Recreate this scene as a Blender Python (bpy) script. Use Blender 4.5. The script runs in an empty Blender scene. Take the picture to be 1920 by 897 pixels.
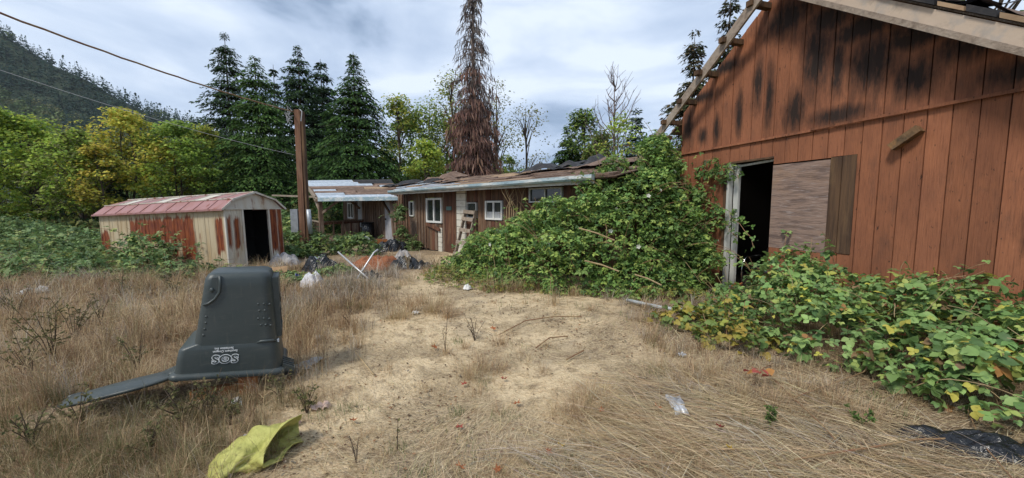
import bpy, math, random
import numpy as np
from mathutils import Vector, Matrix

# ------------------------------------------------------------------ camera
S = bpy.context.scene
F, HY, CZ = 710.0, 387.0, 1.55          # focal length and horizon row in photo pixels, eye height
PITCH = math.atan((448.5 - HY) / F)
cam = bpy.data.cameras.new('camera')
cam.sensor_width = 36.0
cam.lens = F / 1920.0 * 36.0
cam.clip_start = 0.05
cam.clip_end = 4000.0
camo = bpy.data.objects.new('camera', cam)
camo.location = (0, 0, CZ)
camo.rotation_euler = (math.radians(90) - PITCH, 0, 0)
S.collection.objects.link(camo)
S.camera = camo

# ------------------------------------------------------------------ sky and sun
SUN_DIR = Vector((-0.55, -0.62, 1.05)).normalized()
W = bpy.data.worlds.new('World')
S.world = W
W.use_nodes = True
nt = W.node_tree
nt.nodes.clear()
def wn(t, **kw):
    n = nt.nodes.new(t)
    for k, v in kw.items():
        setattr(n, k, v)
    return n
w_out = wn('ShaderNodeOutputWorld')
w_sky = wn('ShaderNodeTexSky', sky_type='NISHITA')
w_sky.sun_disc = False
w_sky.sun_elevation = math.asin(SUN_DIR.z)
w_sky.sun_rotation = math.atan2(SUN_DIR.x, SUN_DIR.y)
w_b1 = wn('ShaderNodeBackground')
w_b1.inputs[1].default_value = 0.10
nt.links.new(w_sky.outputs[0], w_b1.inputs[0])
w_tc = wn('ShaderNodeTexCoord')
w_map = wn('ShaderNodeMapping')
w_map.inputs['Scale'].default_value = (1.3, 1.3, 4.2)
w_map.inputs['Location'].default_value = (3.1, 0.35, 0.2)
nt.links.new(w_tc.outputs['Generated'], w_map.inputs[0])
w_n1 = wn('ShaderNodeTexNoise')
w_n1.inputs['Scale'].default_value = 1.7
w_n1.inputs['Detail'].default_value = 7
w_n1.inputs['Roughness'].default_value = 0.52
w_n1.inputs['Distortion'].default_value = 0.35
nt.links.new(w_map.outputs[0], w_n1.inputs[0])
w_r = wn('ShaderNodeValToRGB')
els = w_r.color_ramp.elements
els[0].position = 0.40; els[0].color = (0.20, 0.27, 0.385, 1)
els[1].position = 0.66; els[1].color = (0.60, 0.665, 0.76, 1)
e = els.new(0.48); e.color = (0.36, 0.44, 0.575, 1)
e = els.new(0.55); e.color = (0.44, 0.52, 0.645, 1)
nt.links.new(w_n1.outputs[0], w_r.inputs[0])
w_b2 = wn('ShaderNodeBackground')
w_b2.inputs[1].default_value = 1.0
nt.links.new(w_r.outputs[0], w_b2.inputs[0])
w_mix = wn('ShaderNodeMixShader')
w_mix.inputs[0].default_value = 0.90
nt.links.new(w_b1.outputs[0], w_mix.inputs[1])
nt.links.new(w_b2.outputs[0], w_mix.inputs[2])
nt.links.new(w_mix.outputs[0], w_out.inputs[0])

sl = bpy.data.lights.new('sun', 'SUN')
sl.energy = 2.0
sl.angle = math.radians(11)
sl.color = (1.0, 0.95, 0.86)
so = bpy.data.objects.new('sun', sl)
so.rotation_euler = SUN_DIR.to_track_quat('Z', 'Y').to_euler()
so.location = (-20, -20, 40)
S.collection.objects.link(so)

S.view_settings.view_transform = 'Standard'
S.view_settings.look = 'None'
S.view_settings.gamma = 1.0
S.view_settings.use_curve_mapping = False
S.view_settings.exposure = 0.66
S.cycles.max_bounces = 6
S.cycles.transparent_max_bounces = 6
S.cycles.use_denoising = True

# ------------------------------------------------------------------ helpers
rng = np.random.default_rng(11)
random.seed(5)
PI = math.pi
COL = S.collection
_r = np.array([1.0, 0, 0])
_u = np.array([0, math.sin(PITCH), math.cos(PITCH)])
_f = np.array([0, math.cos(PITCH), -math.sin(PITCH)])
C0 = np.array([0, 0, CZ])
def ray(px, py):
    return (px - 960) / F * _r + (448.5 - py) / F * _u + _f
def ground(px, py, z=0.0):
    d = ray(px, py)
    return C0 + d * ((z - CZ) / d[2])
def at(px, py, Y):
    d = ray(px, py)
    return C0 + d * (Y / d[1])
def onplane(px, py, P, n):
    d = ray(px, py)
    return C0 + d * (np.dot(P - C0, n) / np.dot(d, n))

def nodes_of(name):
    m = bpy.data.materials.new(name)
    m.use_nodes = True
    t = m.node_tree
    b = t.nodes['Principled BSDF']
    return m, t, b
def link(t, a, b):
    t.links.new(a, b)

def mat(name, base, rough=0.8, layers=(), bump=None, vary=0.0, metal=0.0, attr=False, spec=0.3, trans=0.0, coord='Object'):
    """procedural surface: base colour, then noise layers (scale3, noise_scale, colour, lo, hi, amount), then bump"""
    m, t, b = nodes_of(name)
    b.inputs['Roughness'].default_value = rough
    b.inputs['Metallic'].default_value = metal
    b.inputs['Specular IOR Level'].default_value = spec
    tc = t.nodes.new('ShaderNodeTexCoord')
    if attr:
        a = t.nodes.new('ShaderNodeAttribute'); a.attribute_name = 'Col'
        cur = a.outputs['Color']
    else:
        c = t.nodes.new('ShaderNodeRGB'); c.outputs[0].default_value = (*base, 1)
        cur = c.outputs[0]
    for (sc3, ns, c2, lo, hi, amt) in layers:
        mp = t.nodes.new('ShaderNodeMapping'); mp.inputs['Scale'].default_value = sc3
        mp.inputs['Location'].default_value = (random.uniform(0, 9), random.uniform(0, 9), random.uniform(0, 9))
        link(t, tc.outputs[coord], mp.inputs[0])
        n = t.nodes.new('ShaderNodeTexNoise'); n.inputs['Scale'].default_value = ns
        n.inputs['Detail'].default_value = 6; n.inputs['Roughness'].default_value = 0.62
        link(t, mp.outputs[0], n.inputs[0])
        mr = t.nodes.new('ShaderNodeMapRange'); mr.inputs[1].default_value = lo; mr.inputs[2].default_value = hi
        mr.inputs[4].default_value = amt
        link(t, n.outputs[0], mr.inputs[0])
        mx = t.nodes.new('ShaderNodeMix'); mx.data_type = 'RGBA'
        link(t, mr.outputs[0], mx.inputs[0]); link(t, cur, mx.inputs[6]); mx.inputs[7].default_value = (*c2, 1)
        cur = mx.outputs[2]
    if vary:
        oi = t.nodes.new('ShaderNodeObjectInfo')
        mr = t.nodes.new('ShaderNodeMapRange'); mr.inputs[3].default_value = 1 - vary; mr.inputs[4].default_value = 1 + vary
        link(t, oi.outputs['Random'], mr.inputs[0])
        vm = t.nodes.new('ShaderNodeVectorMath'); vm.operation = 'SCALE'
        link(t, cur, vm.inputs[0]); link(t, mr.outputs[0], vm.inputs['Scale'])
        cur = vm.outputs[0]
    link(t, cur, b.inputs['Base Color'])
    if bump:
        sc3, ns, st = bump
        mp = t.nodes.new('ShaderNodeMapping'); mp.inputs['Scale'].default_value = sc3
        link(t, tc.outputs[coord], mp.inputs[0])
        n = t.nodes.new('ShaderNodeTexNoise'); n.inputs['Scale'].default_value = ns; n.inputs['Detail'].default_value = 5
        link(t, mp.outputs[0], n.inputs[0])
        bp = t.nodes.new('ShaderNodeBump'); bp.inputs['Strength'].default_value = st; bp.inputs['Distance'].default_value = 0.02
        link(t, n.outputs[0], bp.inputs['Height']); link(t, bp.outputs[0], b.inputs['Normal'])
    if trans:
        o = t.nodes['Material Output']
        tr = t.nodes.new('ShaderNodeBsdfTranslucent'); link(t, cur, tr.inputs[0])
        ms = t.nodes.new('ShaderNodeMixShader'); ms.inputs[0].default_value = trans
        link(t, b.outputs[0], ms.inputs[1]); link(t, tr.outputs[0], ms.inputs[2]); link(t, ms.outputs[0], o.inputs[0])
    return m

def tag(o, label=None, cat=None, group=None, kind=None):
    if label: o['label'] = label
    if cat: o['category'] = cat
    if group: o['group'] = group
    if kind: o['kind'] = kind
    return o
def empty(name, loc=(0, 0, 0), rz=0.0, **kw):
    o = bpy.data.objects.new(name, None)
    o.empty_display_size = 0.1
    o.location = loc; o.rotation_euler = (0, 0, rz)
    COL.objects.link(o)
    return tag(o, **kw)
def mesh_obj(name, me, m=None, parent=None):
    o = bpy.data.objects.new(name, me)
    if m is not None and not me.materials:
        me.materials.append(m)
    COL.objects.link(o)
    if parent is not None:
        o.parent = parent
    return o

class MB:
    def __init__(s): s.v = []; s.f = []
    def add(s, vs, fs):
        k = len(s.v); s.v += [tuple(map(float, q)) for q in vs]; s.f += [tuple(i + k for i in f) for f in fs]; return s
    def box(s, x0, x1, y0, y1, z0, z1):
        return s.add([(x0, y0, z0), (x1, y0, z0), (x1, y1, z0), (x0, y1, z0), (x0, y0, z1), (x1, y0, z1), (x1, y1, z1), (x0, y1, z1)],
                     [(0, 3, 2, 1), (4, 5, 6, 7), (0, 1, 5, 4), (1, 2, 6, 5), (2, 3, 7, 6), (3, 0, 4, 7)])
    def cbox(s, x0, x1, y0, y1, z0, z1, c=0.004):
        """board with its long vertical front edges chamfered (front is -y)"""
        pr = [(x0 + c, y0), (x1 - c, y0), (x1, y0 + c), (x1, y1), (x0, y1), (x0, y0 + c)]
        return s.prism_xy(pr, z0, z1)
    def prism_xy(s, pr, z0, z1):
        n = len(pr)
        vs = [(x, y, z0) for x, y in pr] + [(x, y, z1) for x, y in pr]
        return s.add(vs, [tuple(range(n))[::-1], tuple(range(n, 2 * n))] + [(i, (i + 1) % n, n + (i + 1) % n, n + i) for i in range(n)])
    def prism_xz(s, pr, y0, y1):
        n = len(pr)
        vs = [(x, y0, z) for x, z in pr] + [(x, y1, z) for x, z in pr]
        return s.add(vs, [tuple(range(n)), tuple(range(n, 2 * n))[::-1]] + [(i, n + i, n + (i + 1) % n, (i + 1) % n) for i in range(n)])
    def beam(s, a, b, w, h, up=(0, 0, 1)):
        a = Vector(a); b = Vector(b); d = (b - a).normalized(); up = Vector(up)
        if abs(d.dot(up)) > 0.98: up = Vector((1, 0, 0))
        x = d.cross(up).normalized() * w / 2; y = x.cross(d).normalized() * h / 2
        q = [-x - y, x - y, x + y, -x + y]
        return s.add([a + k for k in q] + [b + k for k in q], [(0, 1, 2, 3), (7, 6, 5, 4)] + [(i, 4 + i, 4 + (i + 1) % 4, (i + 1) % 4) for i in range(4)])
    def tube(s, pts, rad, n=7, cap=True):
        pts = [Vector(p) for p in pts]
        if not hasattr(rad, '__len__'): rad = [rad] * len(pts)
        rings = []; k = len(s.v)
        prev = None
        for i, p in enumerate(pts):
            d = (pts[min(i + 1, len(pts) - 1)] - pts[max(i - 1, 0)])
            if d.length < 1e-9: d = Vector((0, 0, 1))
            d.normalize()
            ref = prev if prev is not None else (Vector((0, 0, 1)) if abs(d.z) < 0.9 else Vector((1, 0, 0)))
            x = (ref - d * ref.dot(d)).normalized(); prev = x
            y = d.cross(x)
            for j in range(n):
                a = 2 * PI * j / n
                s.v.append(tuple(p + x * (math.cos(a) * rad[i]) + y * (math.sin(a) * rad[i])))
        for i in range(len(pts) - 1):
            for j in range(n):
                s.f.append((k + i * n + j, k + i * n + (j + 1) % n, k + (i + 1) * n + (j + 1) % n, k + (i + 1) * n + j))
        if cap:
            s.f.append(tuple(k + j for j in range(n))[::-1]); s.f.append(tuple(k + (len(pts) - 1) * n + j for j in range(n)))
        return s
    def grid(s, fn, nu, nv, closed_v=False):
        k = len(s.v); m = nv if closed_v else nv + 1
        for i in range(nu + 1):
            for j in range(m):
                s.v.append(tuple(map(float, fn(i / nu, j / nv))))
        for i in range(nu):
            for j in range(nv):
                j2 = (j + 1) % m
                s.f.append((k + i * m + j, k + i * m + j2, k + (i + 1) * m + j2, k + (i + 1) * m + j))
        return s
    def blob(s, c, r, nu=8, nv=10, jit=0.0, rnd=random):
        c = Vector(c); r = Vector(r if hasattr(r, '__len__') else (r, r, r))
        def fn(u, v):
            a = PI * u - PI / 2; b = 2 * PI * v
            q = 1 + (rnd.uniform(-jit, jit) if 0 < u < 1 else 0)
            return (c.x + r.x * q * math.cos(a) * math.cos(b), c.y + r.y * q * math.cos(a) * math.sin(b), c.z + r.z * q * math.sin(a))
        return s.grid(fn, nu, nv, True)
    def build(s, name, m, parent=None, smooth=False):
        me = bpy.data.meshes.new(name)
        me.from_pydata(s.v, [], s.f)
        if smooth: me.polygons.foreach_set('use_smooth', [True] * len(me.polygons))
        me.validate()
        me.update()
        return mesh_obj(name, me, m, parent)

def np_mesh(name, V, tris=None, quads=None, col=None, smooth=False):
    me = bpy.data.meshes.new(name)
    nt_ = 0 if tris is None else len(tris); nq = 0 if quads is None else len(quads)
    loops = []
    if nt_: loops.append(np.asarray(tris, np.int32).ravel())
    if nq: loops.append(np.asarray(quads, np.int32).ravel())
    loops = np.concatenate(loops)
    tot = np.concatenate([np.full(nt_, 3, np.int32), np.full(nq, 4, np.int32)])
    st = np.concatenate([[0], np.cumsum(tot)[:-1]]).astype(np.int32)
    me.vertices.add(len(V)); me.vertices.foreach_set('co', np.asarray(V, np.float32).ravel())
    me.loops.add(len(loops)); me.loops.foreach_set('vertex_index', loops)
    me.polygons.add(len(tot)); me.polygons.foreach_set('loop_start', st); me.polygons.foreach_set('loop_total', tot)
    if smooth: me.polygons.foreach_set('use_smooth', np.ones(len(tot), bool))
    if col is not None:
        a = me.color_attributes.new('Col', 'FLOAT_COLOR', 'POINT')
        a.data.foreach_set('color', np.concatenate([col, np.ones((len(col), 1))], 1).astype(np.float32).ravel())
    me.update(calc_edges=True)
    return me

def norm(a): return a / np.maximum(np.linalg.norm(a, axis=-1, keepdims=True), 1e-9)
# leaf templates: x across, y along, z out of the leaf
T_QUAD = (np.array([[0, 0, 0], [0.32, 0.5, 0.06], [0, 1, -0.04], [-0.32, 0.5, 0.06]]), None, np.array([[0, 1, 2, 3]]))
T_FOLD = (np.array([[0, 0, 0], [0.30, 0.38, 0.09], [0.20, 0.74, 0.06], [0, 1, -0.06], [-0.20, 0.74, 0.06], [-0.30, 0.38, 0.09]]),
          None, np.array([[0, 1, 2, 3], [0, 3, 4, 5]]))
T_SPRAY = (np.array([[-0.05, 0, 0], [0.05, 0, 0], [0.16, 0.45, -0.03], [-0.16, 0.45, -0.03], [0, 1, -0.12]]), np.array([[3, 2, 4]]), np.array([[0, 1, 2, 3]]))
T_NEEDLE = (np.array([[0, 0, 0], [0.13, 0.42, -0.02], [0, 1, -0.12], [-0.13, 0.42, -0.02]]), None, np.array([[0, 1, 2, 3]]))
def scatter(name, pos, axis, up, size, col, tmpl, wid=1.0, jit=0.0):
    """one mesh of leaves: pos, axis (along the leaf), up (roughly the leaf's normal)"""
    tv, tt, tq = tmpl
    N = len(pos); k = len(tv)
    y = norm(axis); x = norm(np.cross(y, up)); z = np.cross(x, y)
    size = np.broadcast_to(np.asarray(size, float), (N,))
    wid = np.broadcast_to(np.asarray(wid, float), (N,))
    V = (tv[None, :, 0, None] * wid[:, None, None] * x[:, None, :] + tv[None, :, 1, None] * y[:, None, :] + tv[None, :, 2, None] * z[:, None, :]) * size[:, None, None] + pos[:, None, :]
    off = (np.arange(N) * k)[:, None, None]
    tris = None if tt is None else (tt[None] + off).reshape(-1, 3)
    quads = None if tq is None else (tq[None] + off).reshape(-1, 4)
    c = np.repeat(col, k, 0)
    return np_mesh(name, V.reshape(-1, 3), tris, quads, c)
def rdir(n, zlo=-1.0, zhi=1.0):
    a = rng.uniform(0, 2 * PI, n); z = rng.uniform(zlo, zhi, n); s = np.sqrt(1 - z * z)
    return np.stack([s * np.cos(a), s * np.sin(a), z], 1)
def pal(n, cols, w=None, var=0.18):
    cols = np.array(cols, float)
    w = None if w is None else np.array(w, float) / np.sum(w)
    c = cols[rng.choice(len(cols), n, p=w)]
    return np.clip(c * (1 + rng.uniform(-var, var, (n, 1))) * (1 + rng.uniform(-0.06, 0.06, (n, 3))), 0, 1)
def vnoise(x, y, sc, seed=0):
    """smooth value noise in numpy"""
    x = np.asarray(x) / sc + 100.0; y = np.asarray(y) / sc + 100.0
    xi = np.floor(x).astype(int); yi = np.floor(y).astype(int); xf = x - xi; yf = y - yi
    xf = xf * xf * (3 - 2 * xf); yf = yf * yf * (3 - 2 * yf)
    def h(a, b):
        n = (a * 374761393 + b * 668265263 + seed * 1442695) & 0x7fffffff
        n = ((n ^ (n >> 13)) * 1274126177) & 0x7fffffff
        return ((n ^ (n >> 16)) & 0xffff) / 65535.0
    return (h(xi, yi) * (1 - xf) + h(xi + 1, yi) * xf) * (1 - yf) + (h(xi, yi + 1) * (1 - xf) + h(xi + 1, yi + 1) * xf) * yf
def fbm(x, y, sc, seed=0):
    return 0.5 * vnoise(x, y, sc, seed) + 0.3 * vnoise(x, y, sc / 2.1, seed + 1) + 0.2 * vnoise(x, y, sc / 4.3, seed + 2)
def sstep(a, b, x):
    t = np.clip((x - a) / (b - a), 0, 1); return t * t * (3 - 2 * t)
def copy_tree(o, parent=None):
    c = o.copy(); COL.objects.link(c); c.parent = parent
    for ch in o.children: copy_tree(ch, c)
    return c

# ------------------------------------------------------------------ materials
M = {}
M['ground'] = mat('ground', (0.4, 0.3, 0.2), 0.95, attr=True, layers=[
    ((1, 1, 1), 7.0, (0.15, 0.105, 0.07), 0.50, 0.68, 0.75), ((1, 1, 1), 38.0, (0.62, 0.50, 0.32), 0.48, 0.66, 0.6),
    ((1, 1, 1), 120.0, (0.12, 0.085, 0.055), 0.56, 0.70, 0.6)], bump=((1, 1, 1), 45.0, 1.0), spec=0.05)
M['grass'] = mat('dry_grass', (0.4, 0.3, 0.2), 0.75, attr=True, trans=0.25, spec=0.2)
M['leaf'] = mat('leaf', (0.1, 0.2, 0.05), 0.65, attr=True, trans=0.48, spec=0.2)
M['bramble'] = mat('bramble_leaf', (0.1, 0.2, 0.05), 0.55, attr=True, trans=0.28, spec=0.3)
M['needle'] = mat('needle', (0.05, 0.1, 0.04), 0.8, attr=True, trans=0.18, spec=0.08)
M['bark'] = mat('bark', (0.10, 0.075, 0.055), 0.95, [((1, 1, 0.25), 9, (0.045, 0.035, 0.028), 0.45, 0.6, 0.9)], bump=((1, 1, 0.2), 14, 0.8))
M['deadbark'] = mat('dead_bark', (0.17, 0.13, 0.115), 0.95, [((1, 1, 0.25), 9, (0.06, 0.045, 0.04), 0.45, 0.6, 0.9)])
M['cane'] = mat('cane', (0.20, 0.10, 0.055), 0.7, [((1, 1, 1), 6, (0.30, 0.22, 0.11), 0.4, 0.6, 0.8)])
M['palecane'] = mat('pale_cane', (0.45, 0.34, 0.19), 0.75, [((1, 1, 1), 7, (0.28, 0.19, 0.10), 0.4, 0.65, 0.8)])
M['petal'] = mat('petal', (0.75, 0.74, 0.66), 0.6, trans=0.3)
GR = (6, 6, 0.35)   # grain runs up
M['weathered'] = mat('weathered_wood', (0.33, 0.27, 0.21), 0.85, [((14, 14, 1), 3, (0.17, 0.125, 0.09), 0.42, 0.62, 0.8), ((2, 2, 2), 2, (0.36, 0.32, 0.27), 0.5, 0.7, 0.6)], bump=((14, 14, 1), 4, 0.5), vary=0.12)
M['rake'] = mat('rake_board', (0.50, 0.40, 0.31), 0.85, [((1.2, 8, 1.2), 4, (0.25, 0.21, 0.17), 0.5, 0.68, 0.8), ((0.6, 1, 0.6), 9, (0.36, 0.33, 0.30), 0.5, 0.62, 0.6)], bump=((1, 6, 1), 9, 0.35), vary=0.06)
M['darkwood'] = mat('dark_wood', (0.115, 0.065, 0.035), 0.85, [(GR, 2.5, (0.05, 0.03, 0.02), 0.42, 0.6, 0.85), ((3, 3, 0.5), 2, (0.20, 0.12, 0.06), 0.55, 0.7, 0.6)], bump=(GR, 5, 0.5), vary=0.1)
M['stubwood'] = mat('stub_wood', (0.17, 0.10, 0.05), 0.85, [((1, 1, 1), 9, (0.07, 0.05, 0.03), 0.42, 0.6, 0.85), ((1, 1, 1), 5, (0.33, 0.17, 0.06), 0.55, 0.68, 0.7)], bump=((1, 1, 1), 25, 0.6))
M['rakel'] = mat('old_rake', (0.32, 0.255, 0.20), 0.85, [((1, 1, 1), 14, (0.17, 0.13, 0.10), 0.45, 0.66, 0.8), ((1, 1, 1), 3, (0.40, 0.35, 0.29), 0.5, 0.7, 0.6)], bump=((1, 1, 1), 30, 0.5), vary=0.1)
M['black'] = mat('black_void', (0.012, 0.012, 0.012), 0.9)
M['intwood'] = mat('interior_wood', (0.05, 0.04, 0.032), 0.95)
M['plywood'] = mat('plywood', (0.27, 0.185, 0.145), 0.8, [((1.0, 1, 7), 2.6, (0.125, 0.087, 0.075), 0.46, 0.62, 0.85), ((0.8, 1, 1.3), 2.0, (0.34, 0.21, 0.13), 0.53, 0.72, 0.7),
    ((2, 1, 16), 3.0, (0.36, 0.30, 0.275), 0.55, 0.7, 0.7)], bump=((1.5, 1, 14), 5, 0.5))
M['white_frame'] = mat('white_frame', (0.66, 0.66, 0.63), 0.6, [((6, 6, 1), 3, (0.30, 0.27, 0.22), 0.55, 0.72, 0.8)])
M['jamb'] = mat('pale_jamb', (0.52, 0.52, 0.49), 0.65, [((8, 8, 0.8), 3, (0.26, 0.24, 0.20), 0.5, 0.68, 0.8)])
M['glass'] = mat('window_glass', (0.025, 0.03, 0.03), 0.06, spec=0.6)
M['curtain'] = mat('net_curtain', (0.42, 0.43, 0.44), 0.8, [((20, 1, 1), 2, (0.2, 0.21, 0.22), 0.45, 0.6, 0.8)])
M['siding_red'] = mat('siding_red', (0.135, 0.058, 0.034), 0.8, [(GR, 2.5, (0.055, 0.028, 0.02), 0.44, 0.62, 0.9), ((2, 2, 0.7), 2.2, (0.22, 0.12, 0.065), 0.55, 0.72, 0.7)], bump=(GR, 6, 0.5), vary=0.22)
M['siding_brown'] = mat('siding_brown', (0.155, 0.088, 0.052), 0.85, [(GR, 2.5, (0.07, 0.045, 0.03), 0.44, 0.62, 0.9), ((2, 2, 0.7), 2.2, (0.27, 0.19, 0.125), 0.55, 0.72, 0.7)], bump=(GR, 6, 0.5), vary=0.22)
M['siding_grey'] = mat('siding_grey', (0.19, 0.125, 0.085), 0.9, [(GR, 2.5, (0.075, 0.05, 0.037), 0.44, 0.62, 0.9), ((2, 2, 0.7), 2.2, (0.33, 0.26, 0.20), 0.52, 0.70, 0.7)], bump=(GR, 6, 0.5), vary=0.2)
M['white_siding'] = mat('white_siding', (0.60, 0.57, 0.49), 0.7, [((2, 2, 3), 2.5, (0.38, 0.33, 0.25), 0.52, 0.72, 0.8)], vary=0.05)
M['gutter'] = mat('gutter', (0.30, 0.40, 0.44), 0.5, [((0.7, 3, 4), 2.0, (0.62, 0.63, 0.60), 0.46, 0.58, 0.85), ((1.5, 4, 4), 3, (0.10, 0.13, 0.14), 0.58, 0.7, 0.7)], metal=0.2)
M['fascia'] = mat('fascia', (0.52, 0.50, 0.45), 0.75, [((1, 4, 5), 3, (0.17, 0.14, 0.11), 0.5, 0.66, 0.85)])
M['deck_tan'] = mat('roof_plank', (0.36, 0.25, 0.155), 0.85, [((1.0, 8, 4), 3, (0.23, 0.14, 0.085), 0.48, 0.66, 0.85)], vary=0.22)
M['shingle'] = mat('shingle', (0.145, 0.095, 0.07), 0.95, [((1, 1, 1), 5, (0.27, 0.19, 0.145), 0.45, 0.66, 0.8), ((1, 1, 1), 40, (0.07, 0.05, 0.04), 0.5, 0.7, 0.6)], bump=((1, 1, 1), 30, 0.5), vary=0.22)
M['tar'] = mat('tar_paper', (0.022, 0.021, 0.022), 0.65, [((1, 1, 1), 6, (0.07, 0.06, 0.055), 0.5, 0.7, 0.7)], vary=0.2)
M['metal_sheet'] = mat('roof_metal', (0.42, 0.48, 0.55), 0.45, [((0.6, 4, 4), 3, (0.62, 0.66, 0.70), 0.45, 0.65, 0.8), ((1, 3, 3), 4, (0.20, 0.15, 0.11), 0.6, 0.72, 0.8)], metal=0.25, vary=0.12)
M['doorgrey'] = mat('grey_door', (0.36, 0.36, 0.38), 0.6, [((2, 2, 1), 3, (0.22, 0.21, 0.2), 0.5, 0.7, 0.7)])
M['galv'] = mat('galvanised', (0.40, 0.43, 0.46), 0.45, [((2, 2, 2), 3, (0.26, 0.28, 0.30), 0.45, 0.65, 0.8)], metal=0.4)
M['pole'] = mat('pole_timber', (0.185, 0.095, 0.055), 0.85, [(GR, 2.5, (0.085, 0.045, 0.03), 0.44, 0.62, 0.9), ((2, 2, 0.4), 2.2, (0.27, 0.16, 0.10), 0.5, 0.68, 0.6)], bump=(GR, 6, 0.6))
M['wire'] = mat('wire', (0.10, 0.095, 0.09), 0.6)
M['wire_pale'] = mat('pale_wire', (0.42, 0.43, 0.44), 0.5)
M['bin'] = mat('bin_plastic', (0.038, 0.050, 0.049), 0.42, [((1, 1, 1), 3, (0.055, 0.064, 0.062), 0.42, 0.66, 0.8), ((1, 1, 5), 9, (0.10, 0.10, 0.088), 0.55, 0.75, 0.5), ((8, 8, 1), 5, (0.12, 0.11, 0.09), 0.60, 0.74, 0.4)], bump=((1, 1, 1), 180, 0.08), spec=0.5)
M['bin_dark'] = mat('bin_recess', (0.012, 0.014, 0.014), 0.6)
M['print'] = mat('white_print', (0.68, 0.70, 0.70), 0.6, [((1, 1, 1), 40, (0.20, 0.22, 0.22), 0.56, 0.70, 0.7)])
M['block'] = mat('orange_block', (0.36, 0.135, 0.045), 0.9, [((3, 3, 14), 2, (0.20, 0.075, 0.028), 0.45, 0.62, 0.85), ((2, 2, 2), 5, (0.48, 0.22, 0.09), 0.55, 0.7, 0.6)], bump=((3, 3, 12), 6, 0.6))
M['yellow'] = mat('yellow_tarp', (0.43, 0.42, 0.12), 0.6, [((1, 1, 1), 6, (0.28, 0.26, 0.065), 0.46, 0.64, 0.8), ((1, 1, 1), 16, (0.17, 0.12, 0.05), 0.57, 0.70, 0.75)], bump=((1, 1, 1), 28, 0.7), spec=0.3)
M['chrome'] = mat('chrome', (0.6, 0.6, 0.6), 0.15, metal=1.0)
M['vinyl'] = mat('black_vinyl', (0.012, 0.012, 0.013), 0.3, spec=0.5)
M['bag_black'] = mat('black_bag', (0.009, 0.0095, 0.011), 0.25, [((1, 1, 1), 14, (0.03, 0.032, 0.036), 0.58, 0.72, 0.6)], bump=((1, 1, 1), 22, 0.9), spec=0.5)
M['bag_white'] = mat('white_cloth', (0.62, 0.61, 0.63), 0.75, [((1, 1, 1), 6, (0.40, 0.38, 0.37), 0.5, 0.7, 0.7)], bump=((1, 1, 1), 12, 0.8))
M['cloth_grey'] = mat('grey_cloth', (0.36, 0.34, 0.33), 0.85, [((1, 1, 1), 8, (0.14, 0.12, 0.11), 0.5, 0.7, 0.8)], bump=((1, 1, 1), 12, 0.9))
M['blue'] = mat('blue_plastic', (0.03, 0.06, 0.30), 0.45)
M['teal'] = mat('teal_plastic', (0.05, 0.16, 0.18), 0.45)
M['card'] = mat('cardboard', (0.38, 0.24, 0.13), 0.9, [((1, 1, 1), 5, (0.26, 0.15, 0.08), 0.5, 0.7, 0.7)])
M['dirt'] = mat('red_dirt', (0.26, 0.098, 0.045), 0.98, [((1, 1, 1), 6, (0.15, 0.055, 0.028), 0.45, 0.64, 0.85), ((1, 1, 1), 22, (0.36, 0.16, 0.08), 0.55, 0.7, 0.7)], bump=((1, 1, 1), 18, 1.0))
M['alu'] = mat('aluminium_tube', (0.55, 0.55, 0.55), 0.4, metal=0.5)
M['ash'] = mat('ash', (0.40, 0.38, 0.35), 0.98, [((1, 1, 1), 12, (0.20, 0.17, 0.15), 0.5, 0.66, 0.8)])
M['litter_white'] = mat('white_litter', (0.68, 0.67, 0.64), 0.7, [((1, 1, 1), 10, (0.48, 0.45, 0.40), 0.5, 0.7, 0.7)])
M['litter_pink'] = mat('pale_litter', (0.55, 0.40, 0.33), 0.8, [((1, 1, 1), 10, (0.40, 0.28, 0.22), 0.5, 0.7, 0.7)])
M['silver'] = mat('silver_wrapper', (0.50, 0.52, 0.55), 0.35, [((1, 1, 1), 14, (0.22, 0.23, 0.25), 0.45, 0.6, 0.8)], metal=0.3)
M['hose'] = mat('grey_pipe', (0.42, 0.45, 0.46), 0.5, [((1, 1, 1), 5, (0.30, 0.31, 0.30), 0.45, 0.65, 0.7)])
M['fallen'] = mat('fallen_leaf', (0.34, 0.12, 0.045), 0.8, [((1, 1, 1), 60, (0.20, 0.06, 0.03), 0.45, 0.65, 0.8)], vary=0.15, trans=0.15)
M['fallen_red'] = mat('red_leaf', (0.34, 0.06, 0.045), 0.8, [((1, 1, 1), 60, (0.20, 0.04, 0.03), 0.45, 0.65, 0.8)], vary=0.15, trans=0.15)
M['fallen_yellow'] = mat('yellow_leaf', (0.52, 0.36, 0.05), 0.8, [((1, 1, 1), 60, (0.40, 0.22, 0.04), 0.45, 0.65, 0.8)], vary=0.1, trans=0.15)
M['stem'] = mat('weed_stem', (0.09, 0.065, 0.045), 0.9)
M['plate'] = mat('teal_plate', (0.09, 0.15, 0.14), 0.5)

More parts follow.
